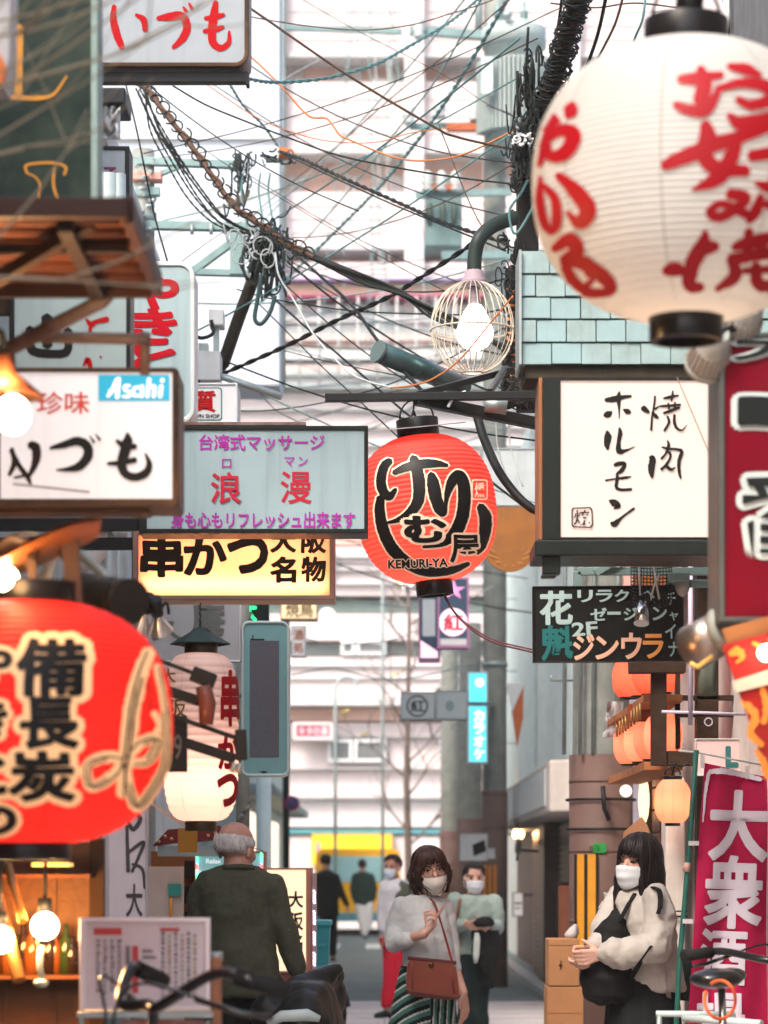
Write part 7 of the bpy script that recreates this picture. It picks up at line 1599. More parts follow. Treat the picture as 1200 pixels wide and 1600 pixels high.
t = thing('white_pipe', 'bent white pipe elbow on the wall behind the black spotlight', 'pipe', P(150, 900, 12.4))
m = MB(); m.tube(wpts([(120, 880, 12.4), (140, 876, 12.4), (152, 860, 12.4), (152, 835, 12.4), (146, 818, 12.4)], 6), .045, 12); m.build('pipe', mat('pvc_white', (.6, .62, .6), .4), t)
m = MB(); pbox(m, 150, 828, 172, 812, 12.3, 12.5); m.build('clamp', TEALSTEEL, t)
# black clamp rack with wooden handles in front of the long lantern
t = thing('clamp_rack', 'black steel clamps with reddish brown handles in front of the long white lantern', 'bracket', P(320, 1205, 8))
m = MB(); m.bar(P(238, 1028, 8), P(330, 1062, 8), .012); m.bar(P(240, 1072, 8.02), P(312, 1096, 8.02), .045, .03); m.bar(P(262, 1116, 8), P(372, 1154, 8), .014); m.bar(P(288, 1160, 8.02), P(368, 1186, 8.02), .038, .03); m.build('bar', BLACKM, t, bevel=.003)
m = MB(); m.bar(P(300, 1052, 7.97), P(336, 1066, 7.97), .045, .045); m.bar(P(376, 1140, 7.98), P(378, 1188, 7.98), .034); m.build('jaw', BLACKM, t, bevel=.004)
m = MB(); m.tube([P(318, 1072, 7.96), P(324, 1100, 7.96), P(322, 1132, 7.96)], [.024, .026, .02], 12); m.build('handle', mat('red_brown_handle', (.16, .045, .03), .35, var=.3), t)
m = MB(); m.tube([P(368, 1192, 7.97), P(362, 1206, 7.97)], .008, 8); m.tube([P(376, 1192, 7.97), P(372, 1208, 7.97)], .008, 8); m.build('bolt', STEEL, t)
m = MB(); pbox(m, 262, 1206, 292, 1118, 8.03, 8.06); m.build('plate', BLACKM, t, bevel=.003)
m = MB()
for q_, f in fit('9', 272, 1148, 284, 1186, .01): m.add([Vector((xx_(x, 8.03), 8.026, zp(y, 8.03))) for x, y in q_], f)
m.build('number', mat('dim_grey', (.12, .11, .10), .6), t)
m = MB(); m.tube(wpts([(232, 1250, 7.6), (255, 1268, 7.8), (288, 1290, 8)], 5), .004, 5); m.build('cord', mat('pale_cord', (.6, .42, .3), .6), t)
m = MB(); m.bar(P(200, 1010, 8.1), P(262, 1110, 8.1), .02); m.bar(P(110, 1100, 8.2), P(262, 1165, 8.1), .025); m.build('stay', BLACKM, t)
# two clip spotlights
for i, (a, b, lab) in enumerate((((226, 955), (216, 985), 'clip spotlight with its reflector tilted steeply, the one touching the big red lantern'), ((246, 960), (250, 985), 'clip spotlight nearer to the black tin hood, over the big red lantern'))):
    t = thing('clip_lamp', lab, 'lamp', P(*b, 8.6), group='clip spotlights')
    A, B_ = P(*a, 8.56), P(*b, 8.6); m = MB(); m.tube([A, A.lerp(B_, .3), B_], [.014, .018, .042], 18, caps=False); m.build('reflector', mat('silver', (.7, .7, .7), .2, metal=.9, var=0), t)
    m = MB(); m.ball(A.lerp(B_, .8), .017, 12); m.build('bulb', mat('clip_bulb', (1, .9, .8), .4, var=0, emit=2.5, ecol=(1, .72, .5)), t)
    m = MB(); d_ = (A - B_).normalized(); m.tube([A, A + d_ * .06], .02, 12); m.tube(wpts([(a[0] + 4, a[1] - 6, 8.6), (a[0] - 4 + 16 * i, a[1] - 18, 8.6), (a[0] + 16, a[1] - 14, 8.6), (a[0] + 18, a[1], 8.6)], 6), .005, 6); m.build('clip', BLACKM, t)
    m = MB(); m.bar(P(180, 952, 8.65), P(a[0], a[1], 8.63), .012); m.build('rod', STEEL, t)
# the stall
t = thing('food_stall', 'dark timber food stall glowing orange under the big red lantern', 'stall', (-1.35, 7.6, 0))
STW = mat('stall_wood', (.07, .021, .005), .5, var=.6, scale=9, bump=.2, dirt=(.03, .012, .006))  # orange put into the wood colour to strengthen the bulb light on the wall
m = MB(); m.box((-1.94, 7.6, 0), (xx_(158, 7.6), 7.66, zp(1316, 7.6)))
for i in range(8): m.box((-1.9 + i * .14, 7.588, 0), (-1.9 + i * .14 + .006, 7.5995, 1.5))
m.build('back_wall', STW, t)
m = MB(); m.box((-2, 6.0, .95), (-.92, 6.35, 1.0)); m.box((-2, 6.3, 0), (-.95, 6.34, .949)); m.build('counter', DARKWOOD, t, bevel=.004)
m = MB(); m.bar((xx_(152, 7.56), 7.56, 0), (xx_(152, 7.56), 7.56, zp(1310, 7.56)), .04); m.build('post', mat('darkened_wood', (.022, .010, .005), .7, var=.4), t)  # post colour darkened to offset the strong light of the close bulb
m = MB(); m.box((-1.94, 7.42, zp(1372, 7.42)), (xx_(140, 7.42), 7.585, zp(1366, 7.42))); m.box((-1.94, 7.42, zp(1530, 7.42)), (xx_(140, 7.42), 7.585, zp(1524, 7.42))); m.build('shelf', STW, t)
m = MB(); m.tube([P(-6, 1400, 7.1), P(30, 1532, 7.0)], .018, 10); m.tube([P(12, 1352, 7.3), P(36, 1440, 7.2)], .012, 10); m.build('rail', mat('brass_rail', (.45, .2, .06), .3, metal=.7, var=.2), t)
m = MB(); pbox(m, 50, 1354, 108, 1348, 7.3, 7.4); m.build('lamp_rail', mat('amber_strip', (.8, .4, .1), .4, var=0, emit=.5, ecol=(1, .5, .15)), t)
m = MB(); m.tube([P(64, 1478, 6.9), P(62, 1510, 6.9), P(66, 1530, 6.9)], .008, 8); m.ball(P(64, 1536, 6.9), (.02, .02, .012), 10); m.build('ladle', STEEL, t)
for px, py, lab in ((70, 1447, 'round bare bulb glowing in the food stall, the one beside the menu stand'), (0, 1468, 'bare bulb glowing in the food stall, half cut off beside the slanting rail')):
    b_ = thing('stall_bulb', lab, 'lamp', P(px, py + 25, 7)); m = MB(); m.ball(P(px, py, 7), 22 * S(7), 20); m.build('bulb', GLOW, b_)
    m = MB(); m.tube([P(px, py - 24, 7), P(px, py - 44, 7)], .018, 12); m.tube([P(px, py - 40, 7), P(px + 2, 1316, 7.05)], .005, 6); m.build('socket', BLACKM, b_); lamp(b_, P(px + 3, py, 6.9), 3); lamp(b_, P(px + 4, py, 7.25), 6, (1, .38, .08))  # second, deeper orange light added behind each bulb for a halo on the wall
gz = random.Random(77)
for i in range(9):
    px = 10 + i * 13 + gz.uniform(-3, 3); hh = gz.uniform(.10, .17); bY = 7.5; c = Vector((xx_(px, bY), bY, zp(1524, 7.42) + .001)); r = gz.uniform(.018, .026)
    b_ = MB(); b_.lathe([(0, 0), (r, 0), (r, hh * .62), (r * .4, hh * .8), (r * .36, hh), (0, hh)], 14, c); o = b_.build('bottle', mat(('bottle_amber', 'bottle_green', 'bottle_dark')[i % 3], ((.12, .04, .008), (.02, .05, .015), (.02, .012, .01))[i % 3], .12, var=.1, spec=.7)); tag(o, 'small dark bottle on the glowing stall shelf', 'bottle', 'bottles on the stall shelf')
# menu stand
t = thing('menu_stand', 'white framed menu stand with red and grey print in front of the food stall', 'sign stand', P(225, 1361 + CZ / S(6.8), 6.8))
s_ = Sign('x', 'x', 'x', 124, 1434, 328, 1578, 6.8, mat('menu_paper', (.60, .56, .57), .45, var=.1), mat('acrylic_edge', (.75, .72, .72), .2, var=0), fw=(9, 7, 8, 5), depth=.03)
for ch in list(s_.root.children):
    mw = MW[s_.root.name]; ch.parent = t; ch.location = MW[t.name].inverted() @ mw.translation
root_x = s_.root; s_.root = t; off = MW[t.name].inverted() @ MW[root_x.name].translation; bpy.data.objects.remove(root_x)
gz = random.Random(5); G1 = []; G2 = []; G3 = []
def rc(x0, y0, x1, y1): return (np.array([(x0, y0), (x1, y0), (x1, y1), (x0, y1)]), [(0, 1, 2, 3)])
G1 += [rc(146, 1450, 190, 1461), rc(206, 1478, 216, 1552), rc(250, 1450, 280, 1455)]
for c in range(4): 
    y = 1468
    while y < 1550: h = gz.uniform(2, 5); G2.append(rc(150 + c * 11, y, 155 + c * 11 + gz.uniform(-1, 2), y + h)); y += h + gz.uniform(1.5, 3)
for c in range(6):
    y = 1456 + 4 * (c % 2)
    while y < 1560: h = gz.uniform(2, 6); (G3 if c % 2 else G2).append(rc(252 + c * 10, y, 257 + c * 10, y + h)); y += h + gz.uniform(1.5, 4)
G2 += [rc(196, 1478, 203, 1548), rc(222, 1484, 238, 1488), rc(222, 1494, 244, 1498)]
for gl, mm, nm in ((G1, mat('menu_red', (.50, .06, .06), .5, var=.1), 'red_print'), (G2, mat('menu_grey', (.18, .17, .18), .5, var=.1), 'grey_print'), (G3, mat('menu_tan', (.35, .28, .2), .5, var=.1), 'tan_print')):
    o = s_.text(gl, mm, nm); o.location = off
m = MB(); pbox(m, 330, 1760, 345, 1496, 6.8, 6.85); m.build('post', mat('stand_wood', (.30, .13, .06), .5, var=.3), t, bevel=.003)
m = MB(); pbox(m, 120, 1590, 332, 1582, 6.76, 6.95); m.tube([P(328, 1494, 6.82), P(348, 1494, 6.82)], .012, 8); m.build('ledge', STEEL, t)
m = MB(); pbox(m, 190, 1740, 320, 1594, 6.82, 6.84); m.build('lower_poster', mat('poster_red', (.35, .05, .04), .5, var=.5, scale=7, dirt=(.5, .45, .42)), t)
m = MB(); pbox(m, 124, 1760, 130, 1579, 6.8, 6.83); pbox(m, 322, 1760, 328, 1595, 6.8, 6.83); m.build('leg', STEEL, t)

# bicycles
RUB = mat('rubber', (.02, .02, .02), .8); CHR = mat('chrome', (.6, .62, .62), .18, metal=1.0, var=0); BKF = mat('bike_black', (.012, .013, .014), .3, var=.2, coat=.4)
def bicycle(label, loc, yaw, frame=BKF, hz=1.05, sz=.92, basket=False, group=None, rise=.03):
    t = thing('bicycle', label, 'bicycle', loc, R(yaw), group)
    def V(x, y, z): return (x, y, z)
    for x, nm in ((-.52, 'rear'), (.55, 'front')):
        m = MB(); m.tube([V(x + .31 * math.cos(a), 0, .335 + .31 * math.sin(a)) for a in np.linspace(0, 2 * PI, 37)], .019, 8, caps=False); w_ = m.build('wheel', RUB, t, local=True)
        m = MB(); m.tube([V(x + .285 * math.cos(a), 0, .335 + .285 * math.sin(a)) for a in np.linspace(0, 2 * PI, 37)], .010, 6, caps=False)
        for i in range(18): a = i * 2 * PI / 18; m.tube([V(x, .02 * (-1) ** i, .335), V(x + .285 * math.cos(a), 0, .335 + .285 * math.sin(a))], .0013, 4)
        m.tube([V(x, -.05, .335), V(x, .05, .335)], .018, 8); m.build('rim', CHR, w_, local=True)
        m = MB(); m.tube([V(x + .345 * math.cos(a), 0, .335 + .345 * math.sin(a)) for a in np.linspace(.1, PI * .95, 16)], .022, 6); m.build('mudguard', frame, t, local=True)
    m = MB()
    for a, b in ((V(-.08, 0, .30), V(-.22, 0, .78)), (V(-.08, 0, .30), V(.38, 0, .74)), (V(-.17, 0, .62), V(.38, 0, .80)), (V(.36, 0, .92), V(.42, 0, .62))): m.tube([a, b], .018, 10)
    for s in (-.05, .05):
        m.tube([V(-.52, s, .335), V(-.08, s * .6, .30)], .010, 8); m.tube([V(-.52, s, .335), V(-.21, s * .4, .74)], .009, 8); m.tube([V(.42, s, .62), V(.55, s, .335)], .012, 8)
    m.build('frame', frame, t, local=True)
    m = MB(); m.tube([V(-.22, 0, .76), V(-.245, 0, sz - .03)], .013, 8); m.build('seat_post', CHR, t, local=True)
    m = MB(); m.ball((-.29, 0, sz), (.11, .085, .035), 14); m.ball((-.17, 0, sz + .005), (.11, .035, .028), 12); fuse_local(m, 'saddle', BKF, t)
    m = MB(); m.tube([V(.36, 0, .9), V(.345, 0, hz)], .013, 8); m.tube([V(*p) for p in spline([(.24, -.29, hz + rise * .8), (.30, -.22, hz + rise), (.38, -.1, hz + .0), (.36, 0, hz), (.38, .1, hz), (.30, .22, hz + rise), (.24, .29, hz + rise * .8)], 6)], .013, 8); m.build('handlebar', CHR if frame is not BKF else BKF, t, local=True)
    for s in (-1, 1):
        m = MB(); m.tube([V(.27, s * .255, hz + rise * .95), V(.17, s * .32, hz + rise * .5)], .02, 10); m.build('grip', RUB, t, local=True)
        m = MB(); m.tube([V(.34, s * .2, hz + .02), V(.26, s * .27, hz - .012), V(.2, s * .3, hz - .02)], .007, 6); m.build('brake_lever', BKF, t, local=True)
    m = MB(); m.tube([V(-.08, -.1, .3), V(-.08, .1, .3)], .02, 10); m.tube([V(-.08, -.09, .3), V(.05, -.09, .2)], .01, 8); m.tube([V(-.08, .09, .3), V(-.21, .09, .4)], .01, 8)
    m.tube([V(-.08 + .09 * math.cos(a), .045, .3 + .09 * math.sin(a)) for a in np.linspace(0, 2 * PI, 24)], .006, 6); m.build('crank', CHR, t, local=True)
    m = MB()
    for y in (-.07, 0, .07): m.tube([V(-.78, y, .71), V(-.3, y, .71)], .006, 6)
    for s in (-.06, .06): m.tube([V(-.72, s, .71), V(-.53, s, .34)], .006, 6)
    m.build('carrier', CHR, t, local=True)
    m = MB(); m.tube([V(*p) for p in spline([(.28, -.24, hz), (.42, -.12, hz + .06), (.46, 0, hz - .05), (.42, .0, .7)], 6)], .004, 5); m.tube([V(*p) for p in spline([(.28, .24, hz), (.44, .1, hz + .05), (.44, 0, hz - .1), (.3, 0, .8)], 6)], .004, 5); m.build('brake_cable', BKF, t, local=True)
    if basket:
        m = MB(); 
        for i in range(9): a = -.16 + .04 * i; m.tube([V(.46, a, .72), V(.44, a * 1.2, 1.0)], .0025, 5); m.tube([V(.7, a, .72), V(.76, a * 1.2, 1.0)], .0025, 5)
        for z, e in ((.72, 0), (.82, .02), (.92, .03), (1.0, .04)): m.tube([V(.46 - e * .4, -.16 - e, z), V(.7 + e, -.16 - e, z), V(.7 + e, .16 + e, z), V(.46 - e * .4, .16 + e, z), V(.46 - e * .4, -.16 - e, z)], .003, 5)
        m.build('basket', CHR, t, local=True)
    return t
def fuse_local(m, name, material, parent):
    o = m.build(name, material, parent, local=True); return o
bicycle('dark bicycle with raised curved handlebar in front of the white menu stand', (xx_(225, 6.0) + .31, 6.3, 0), -150, hz=1.15, sz=1.0, rise=.075)
bicycle('black bicycle with spoked rear wheel parked behind the covered scooter', (xx_(485, 21) - .52, 21, 0), 180 + 20)
bicycle('black bicycle with orange lock, saddle in front of the crimson banner', (xx_(1192, 8.8), 9.1, 0), 60, hz=1.14, sz=1.10)
bicycle('dark green bicycle standing behind the long haired woman', (xx_(1090, 12.0), 12.0, 0), -6, hz=1.06, sz=.98, frame=mat('bike_dark_green', (.02, .03, .028), .35, coat=.3))
t = thing('bag', 'dark green bag on the bicycle behind the long haired woman', 'bag', P(1075, 1565, 12))
m = MB(); loft(m, [(P(1074, 1562, 12), .045, .06), (P(1077, 1545, 12), .065, .08), (P(1079, 1515, 12), .073, .09), (P(1074, 1492, 12), .055, .07), (P(1066, 1486, 12), .022, .04)]); fuse(m, 'cloth', mat('bag_dark_green', (.015, .025, .022), .7, var=.3), t, .009, 4, .02, .08)
t = thing('cable_lock', 'orange red coiled cable lock hanging on the bicycle by the banner', 'lock', P(1130, 1590, 8.7))
m = MB(); m.tube([P(1125 + 24 * math.cos(a), 1562 + 30 * math.sin(a), 8.6 + .03 * math.sin(a * 2)) for a in np.linspace(-2.2, 3.6, 30)], .0055, 6); m.build('cable', mat('lock_orange', (.75, .12, .03), .4, var=0), t)
t = thing('white_bar', 'pale white metal bar of a rack under the crimson banner', 'rack', P(1080, 1592, 9.6))
m = MB(); m.tube([P(1025, 1584, 9.6), P(1148, 1585, 9.6)], .011, 10); m.tube([P(1068, 1590, 9.5), P(1190, 1600, 9.3)], .014, 10); m.build('bar', mat('pale_teal_bar', (.5, .6, .58), .35), t)
m = MB(); m.tube([P(1030, 1584, 9.6), P(1030, 1361 + CZ / S(9.6), 9.6)], .01, 8); m.tube([P(1145, 1584, 9.6), P(1145, 1361 + CZ / S(9.6), 9.6)], .01, 8); m.build('leg', STEEL, t)

# covered scooter in front of the old man
t = thing('scooter', 'parked scooter under a black cover beside the old man', 'scooter', (xx_(470, 11), 11, 0))
q = Px(11.0); m = MB()
loft(m, [(q(470, 1800), .17, .5), (q(470, 1700), .18, .52), (q(472, 1620, .0), .175, .48)], 28, .04, 7)
cap_(m, q(440, 1590, -.1), .115, q(500, 1562, .25), .105); cap_(m, q(425, 1580, -.2), .08, q(520, 1528, .2), .045); cap_(m, q(470, 1550), .07, q(526, 1516, .1), .028); loft(m, [(q(474, 1625), .17, .45), (q(474, 1580), .15, .4), (q(480, 1552), .11, .3), (q(490, 1535), .06, .2)])
fuse(m, 'cover', mat('cover_black', (.016, .019, .018), .38, var=.3, scale=8), t, .012, 5, .03, .14)
m = MB(); m.tube([P(418, 1600, 10.4), P(440, 1588, 10.4), P(480, 1586, 10.4), P(500, 1592, 10.4)], [.012, .022, .024, .012], 10); m.build('highlight_tube', mat('pale_teal_bar', (.5, .6, .58), .35), t)  # pale tube stands for a bright highlight on a near bicycle
m = MB(); m.tube([q(476, 1790, -.35), q(480, 1790, -.35)], .2, 20); m.build('wheel', RUB, t)

# crates, cardboard, A-board
for i in range(4):
    Yc = 17.2; z0 = .285 * i; t = thing('crate', ('teal plastic crate at the bottom of the stack behind the standing sign', 'teal plastic crate second from the bottom of its stack', 'teal plastic crate third from the bottom of its stack', 'teal plastic crate topmost of the stack behind the peach standing sign')[i], 'crate', (xx_(478, Yc), Yc + .15, z0), group='stacked teal crates')
    a0, a1 = xx_(440, Yc), xx_(514 + i * .6, Yc); m = MB(); m.prism([(a0 + .01, z0 + .002), (a1 - .012, z0 + .002), (a1, z0 + .26), (a0, z0 + .26)], Yc, Yc + .3); m.build('body', mat('crate_teal', (.03, .26, .30), .45, var=.15), t, bevel=.006)
    m = MB(); m.box((a0 - .008, Yc - .012, z0 + .25), (a1 + .008, Yc + .31, z0 + .283)); m.build('rim', mat('crate_teal_rim', (.05, .33, .37), .4, var=.1), t, bevel=.006)
    m = MB(); m.box((a0 + .02, Yc - .006, z0 + .12), (a1 - .02, Yc - .0005, z0 + .135)); m.build('rib', mat('crate_teal_rim', (.05, .33, .37)), t)
CARD = mat('cardboard', (.42, .20, .085), .8, var=.15, scale=5, bump=.1)
yc = 14.6; zt = [0, .42, zp(1541, yc), zp(1466, yc)]
for i, lab in enumerate(('cardboard box at the bottom of the stack beside the striped pole', 'cardboard box in the middle of the stack beside the striped pole', 'cardboard box with small print on top of the stack beside the striped pole')):
    a0, a1 = xx_((853, 855, 857)[i], yc), xx_((914, 912, 905)[i], yc); t = thing('cardboard_box', lab, 'box', ((a0 + a1) / 2, yc + .15, zt[i]), R((3, -2, 4)[i] * .4), group='stacked cardboard boxes')
    m = MB(); m.box((a0, yc, zt[i] + .001), (a1, yc + .3, zt[i + 1] - .004)); m.build('carton', CARD, t, bevel=.005)
    m = MB(); m.box((a0 + .002, yc - .002, (zt[i] + zt[i + 1]) / 2 + (.06 if i < 2 else .09)), (a1 - .002, yc - .0008, (zt[i] + zt[i + 1]) / 2 + (.062 if i < 2 else .092))); m.build('seam', mat('card_dark', (.22, .1, .045), .8), t)
    if i == 2:
        m = MB()
        for q_, f in fit('上', 873, 1500, 879, 1508, .02) + fit('下', 873, 1509, 879, 1516, .02): m.add([Vector((xx_(x, yc), yc - .003, zp(y, yc))) for x, y in q_], f)
        m.build('print', mat('brown_ink', (.12, .05, .01)), t)
t = thing('paper_bag', 'crumpled white paper on top of the cardboard stack', 'paper', P(890, 1466, 14.7)); m = MB(); loft(m, [(P(893, 1465, 14.7), .03, .03), (P(894, 1459, 14.7), .036, .03), (P(897, 1450, 14.7), .022, .02), (P(899, 1444, 14.7), .006, .012)], 9, .25, 4); m.build('sheet', mat('crumpled_white', (.5, .48, .47), .8), t)
s = Sign('standing_sign', 'dark framed brown A board behind the cardboard boxes', 'sign', 868, 1378, 916, 1520, 17.5, mat('rust_brown_face', (.22, .07, .035), .5, var=.3), BLACKM, fw=4, rad=7, depth=.04, yaw=-4)
m = MB(); pbox(m, 872, 1700, 878, 1521, 17.52, 17.56); pbox(m, 906, 1700, 912, 1521, 17.52, 17.56); m.build('leg', BLACKM, s.root)
# wall lamp far right, lit menu, small signs by the poles
t = thing('wall_lamp', 'small glowing orange bulb on the shutter house wall', 'lamp', P(810, 1312, 40)); m = MB(); m.ball(P(810, 1303, 40), .085, 14); m.build('bulb', mat('far_bulb', (1, .7, .4), .4, var=0, emit=5, ecol=(1, .55, .2)), t); m = MB(); m.tube([P(809, 1330, 26.5), P(810, 1312, 40)], [.03, .045], 12); m.tube([P(806, 1280, 26.5), P(808, 1294, 26.5)], .02, 8); m.tube([P(808, 1345, 26.5), P(809, 1328, 26.5), P(840, 1330, 26.7)], .015, 8); m.build('bracket', BLACKM, t); lamp(t, P(808, 1303, 39.7), 12, (1, .5, .2), .06)
s = Sign('lit_menu', 'small lit white menu box in the dark doorway below the orange bulb', 'sign', 801, 1394, 818, 1432, 39.5, LITFACE, BLACKM, fw=1.5, depth=.1); s.text([rc(804, 1410, 815, 1413), rc(804, 1418, 813, 1420)], INK)
s.bars([((810, 1398, 39.55), (840, 1398, 39.6))], .03, BLACKM)
s = Sign('pole_sign', 'white sign with black arrow shape between the far poles', 'sign', 718, 1302, 762, 1345, 32.5, WHITE, STEEL, fw=1, depth=.05); s.text([(np.array([(738, 1320), (757, 1312), (760, 1330), (740, 1338)]), [(0, 1, 2, 3)])], INK)
s = Sign('pole_sign', 'small white plate beside the sign with the black arrow', 'sign', 759, 1325, 774, 1342, 32.8, WHITE, STEEL, fw=1, depth=.05)
m = MB()
for i, x in enumerate((758, 766, 774)): m.box((xx_(x, 33.7) - .022, 33.78, zp(1470, 33.7)), (xx_(x, 33.7) + .018, 33.82, zp(1352, 33.7)))
m.build('striped_guard', mat('guard_orange', (.75, .26, .03), .5), tq)

# ------------------------------------------------------------------ right side small things
# timber rack that carries the rows of lanterns
t = thing('timber_rack', 'dark timber rack with orange lit shelves carrying the rows of red lanterns', 'rack', P(1030, 1200, 12.5))
m = MB(); pbox(m, 1018, 1196, 1042, 1052, 12.42, 12.48); m.build('post', DARKWOOD, t, bevel=.004)
m = MB(); pbox(m, 984, 1051, 1072, 1032, 12.36, 12.46); pbox(m, 1043, 1196, 1086, 1173, 12.43, 12.5); pbox(m, 1056, 1170, 1063, 1051, 12.7, 12.76); pbox(m, 1056, 1094, 1160, 1086, 12.6, 12.65); pbox(m, 1056, 1120, 1166, 1112, 12.6, 12.66); m.build('beam', DARKWOOD, t, bevel=.004)
PLK = mat('lit_plank', (.42, .15, .05), .55, var=.35, scale=10)
for y0, y1 in ((1098, 1086), (1204, 1191)):
    m = MB(); a = P(978, y0, 12.6); b = P(1030, y1, 12.6); n = 13
    for i in range(n):
        Y = 12.55 + i * .16; x0 = xx_(1026 - i * 4.6, Y); m.box((x0 - .06, Y, a.z), (x0 + .12, Y + .135, b.z))
    m.build('shelf', PLK, t, bevel=.003)
m = MB()
for i in range(9): Y = 12.6 + i * .2; x0 = xx_(1000 - i * 4.5, Y); m.tube([(x0, Y, zp(1125, 12.6)), (x0, Y, zp(1098, 12.6))], .006, 6)
m.build('peg', mat('peg_gold', (.35, .2, .06), .4, metal=.4), t)
m = MB(); pbox(m, 982, 1127, 1022, 1100, 13.2, 13.25); m.build('back_board', mat('back_red', (.30, .05, .02), .6, var=.3), t)
t = thing('steel_pole', 'slender lilac pole with a rail and a ring hook beside the timber rack', 'pole', P(1079, 1133, 11.6))
m = MB(); m.tube([P(1079, 1133, 11.6), P(1079, 860, 11.6)], .011, 10); m.tube([P(1034, 1112, 11.6), P(1165, 1116, 11.6)], .007, 8); m.tube([P(1107 + 6 * math.cos(a), 1128 + 6 * math.sin(a), 11.6) for a in np.linspace(0, 2 * PI, 16)], .003, 5); m.build('rod', mat('lilac_pole', (.55, .48, .58), .35), t)
t = thing('tarp', 'crumpled grey cover hanging between concrete pole and red lanterns', 'cover', P(960, 1160, 14.8))
m = MB(); gz = random.Random(3); vs = [P(950 + i * 5 + j * -1.2, 1096 + j * 8, 14.8 + gz.uniform(-.04, .04)) for j in range(8) for i in range(6)]; vs += [v + Vector((0, .01, 0)) for v in vs]
m.add(vs, [(j * 6 + i, j * 6 + i + 1, j * 6 + i + 7, j * 6 + i + 6) for j in range(7) for i in range(5)] + [(48 + j * 6 + i, 48 + j * 6 + i + 6, 48 + j * 6 + i + 7, 48 + j * 6 + i + 1) for j in range(7) for i in range(5)], True); m.build('cloth', mat('grey_tarp', (.42, .43, .42), .7, var=.3), t)
# crimson banner on its green pole
YB2 = 11.2
def cl(x, y): return P(x, y, YB2).x, YB2 + .025 * math.sin(x * .075 + y * .012) + .018 * math.sin(y * .02 + x * .03), P(x, y, YB2).z
t = thing('banner', 'tall crimson cloth banner with white kanji on a green pole', 'banner', P(1130, 1361 + CZ / S(YB2), YB2))
m = MB(); nx, ny = 24, 60; vs = []
for L in (0, .003):
    for j in range(ny + 1):
        v = j / ny; y = 1192 + (1690 - 1192) * v; x0 = 1102 - 30 * v - 4 * math.sin(v * PI); x1 = 1197 + 3 * v
        for i in range(nx + 1): u = i / nx; p = cl(x0 + (x1 - x0) * u, y + 22 * u * (1 - v)); vs.append((p[0], p[1] + L, p[2]))
o = (nx + 1) * (ny + 1); fs = []
for j in range(ny):
    for i in range(nx): a = j * (nx + 1) + i; fs += [(a, a + 1, a + nx + 2, a + nx + 1), (o + a, o + a + nx + 1, o + a + nx + 2, o + a + 1)]
m.add(vs, fs, True); m.build('cloth', mat('crimson_cloth', (.52, .004, .075), .8, var=.12, bump=.1, trans=.2), t)
m = MB(); kk = 0
for q_, f in fit('大', 1110, 1238, 1196, 1342, .035, rot=2) + fit('衆', 1102, 1340, 1188, 1448, .03, rot=2) + fit('酒', 1094, 1454, 1164, 1536, .03, rot=2) + fit('場', 1090, 1552, 1160, 1632, .03) + brush([(1108, 1206, 7), (1130, 1205, 9), (1160, 1210, 8), (1188, 1218, 6)], jag=.2) + brush([(1107, 1208, 6), (1102, 1240, 4), (1098, 1284, 2)], jag=.2):
    q_, f = refine(q_, f, 5); kk += 1
    m.add([(cl(x, y)[0], cl(x, y)[1] - .004 - kk * .0003, cl(x, y)[2]) for x, y in q_], f)
m.build('lettering', mat('banner_white', (.66, .60, .68), .7, var=.05), t)
m = MB(); m.tube([P(1088, 1172, YB2 - .03), P(1076, 1340, YB2 - .03), P(1062, 1500, YB2 - .03), P(1040, 1361 + CZ / S(YB2), YB2 - .03)], .011, 10); m.build('pole', mat('pole_green', (.02, .13, .10), .4, var=.3), t)
m = MB(); m.tube([P(1060, 1173, YB2 - .02), P(1090, 1176, YB2 - .02), P(1195, 1196, YB2 + .0)], .004, 6); m.build('crossbar', WHITE, t)
m = MB()
for x, y in ((1083, 1318), (1074, 1440), (1098, 1186), (1168, 1203)): pbox(m, x - 7, y + 3, x + 9, y - 4, YB2 - .06, YB2 - .045) if x < 1095 else pbox(m, x - 3, y + 14, x + 3, y - 6, YB2 - .05, YB2 - .04)
m.build('tab', mat('tab_white', (.65, .6, .62), .6), t)
m = MB(); m.tube([P(1074, 1348, YB2 - .035), P(1072, 1362, YB2 - .035)], .015, 10); m.build('joint', mat('joint_pink', (.6, .35, .28), .5), t)
t = thing('plastered_pillar', 'cream plastered pillar behind the green banner pole', 'pillar', P(1055, 1361 + CZ / S(12.4), 12.4))
m = MB(); pbox(m, 1040, 1361 + CZ / S(12.4), 1070, 1215, 12.4, 12.6); m.build('shaft', mat('cream_plaster', (.66, .60, .55)), t, bevel=.01)
m = MB()
for y in (1424, 1432): m.tube([P(1036, y, 12.38), P(1074, y, 12.38)], .004, 5)
m.build('wire', BLACKM, t)
t = thing('peach_board', 'peach pointed board standing behind the head of the long haired woman', 'board', P(1005, 1420, 12.9))
m = MB(); m.prism([(xx_(x, 12.9), zp(y, 12.9)) for x, y in ((972, 1330), (975, 1300), (1003, 1276), (1012, 1290), (1022, 1322), (1035, 1372), (1050, 1410), (1030, 1420), (975, 1420))], 12.9, 12.93); m.build('board', mat('peach_wood', (.52, .25, .13), .6, var=.2), t)
m = MB(); pbox(m, 990, 1770, 1000, 1421, 12.9, 12.93); m.build('leg', DARKWOOD, t)
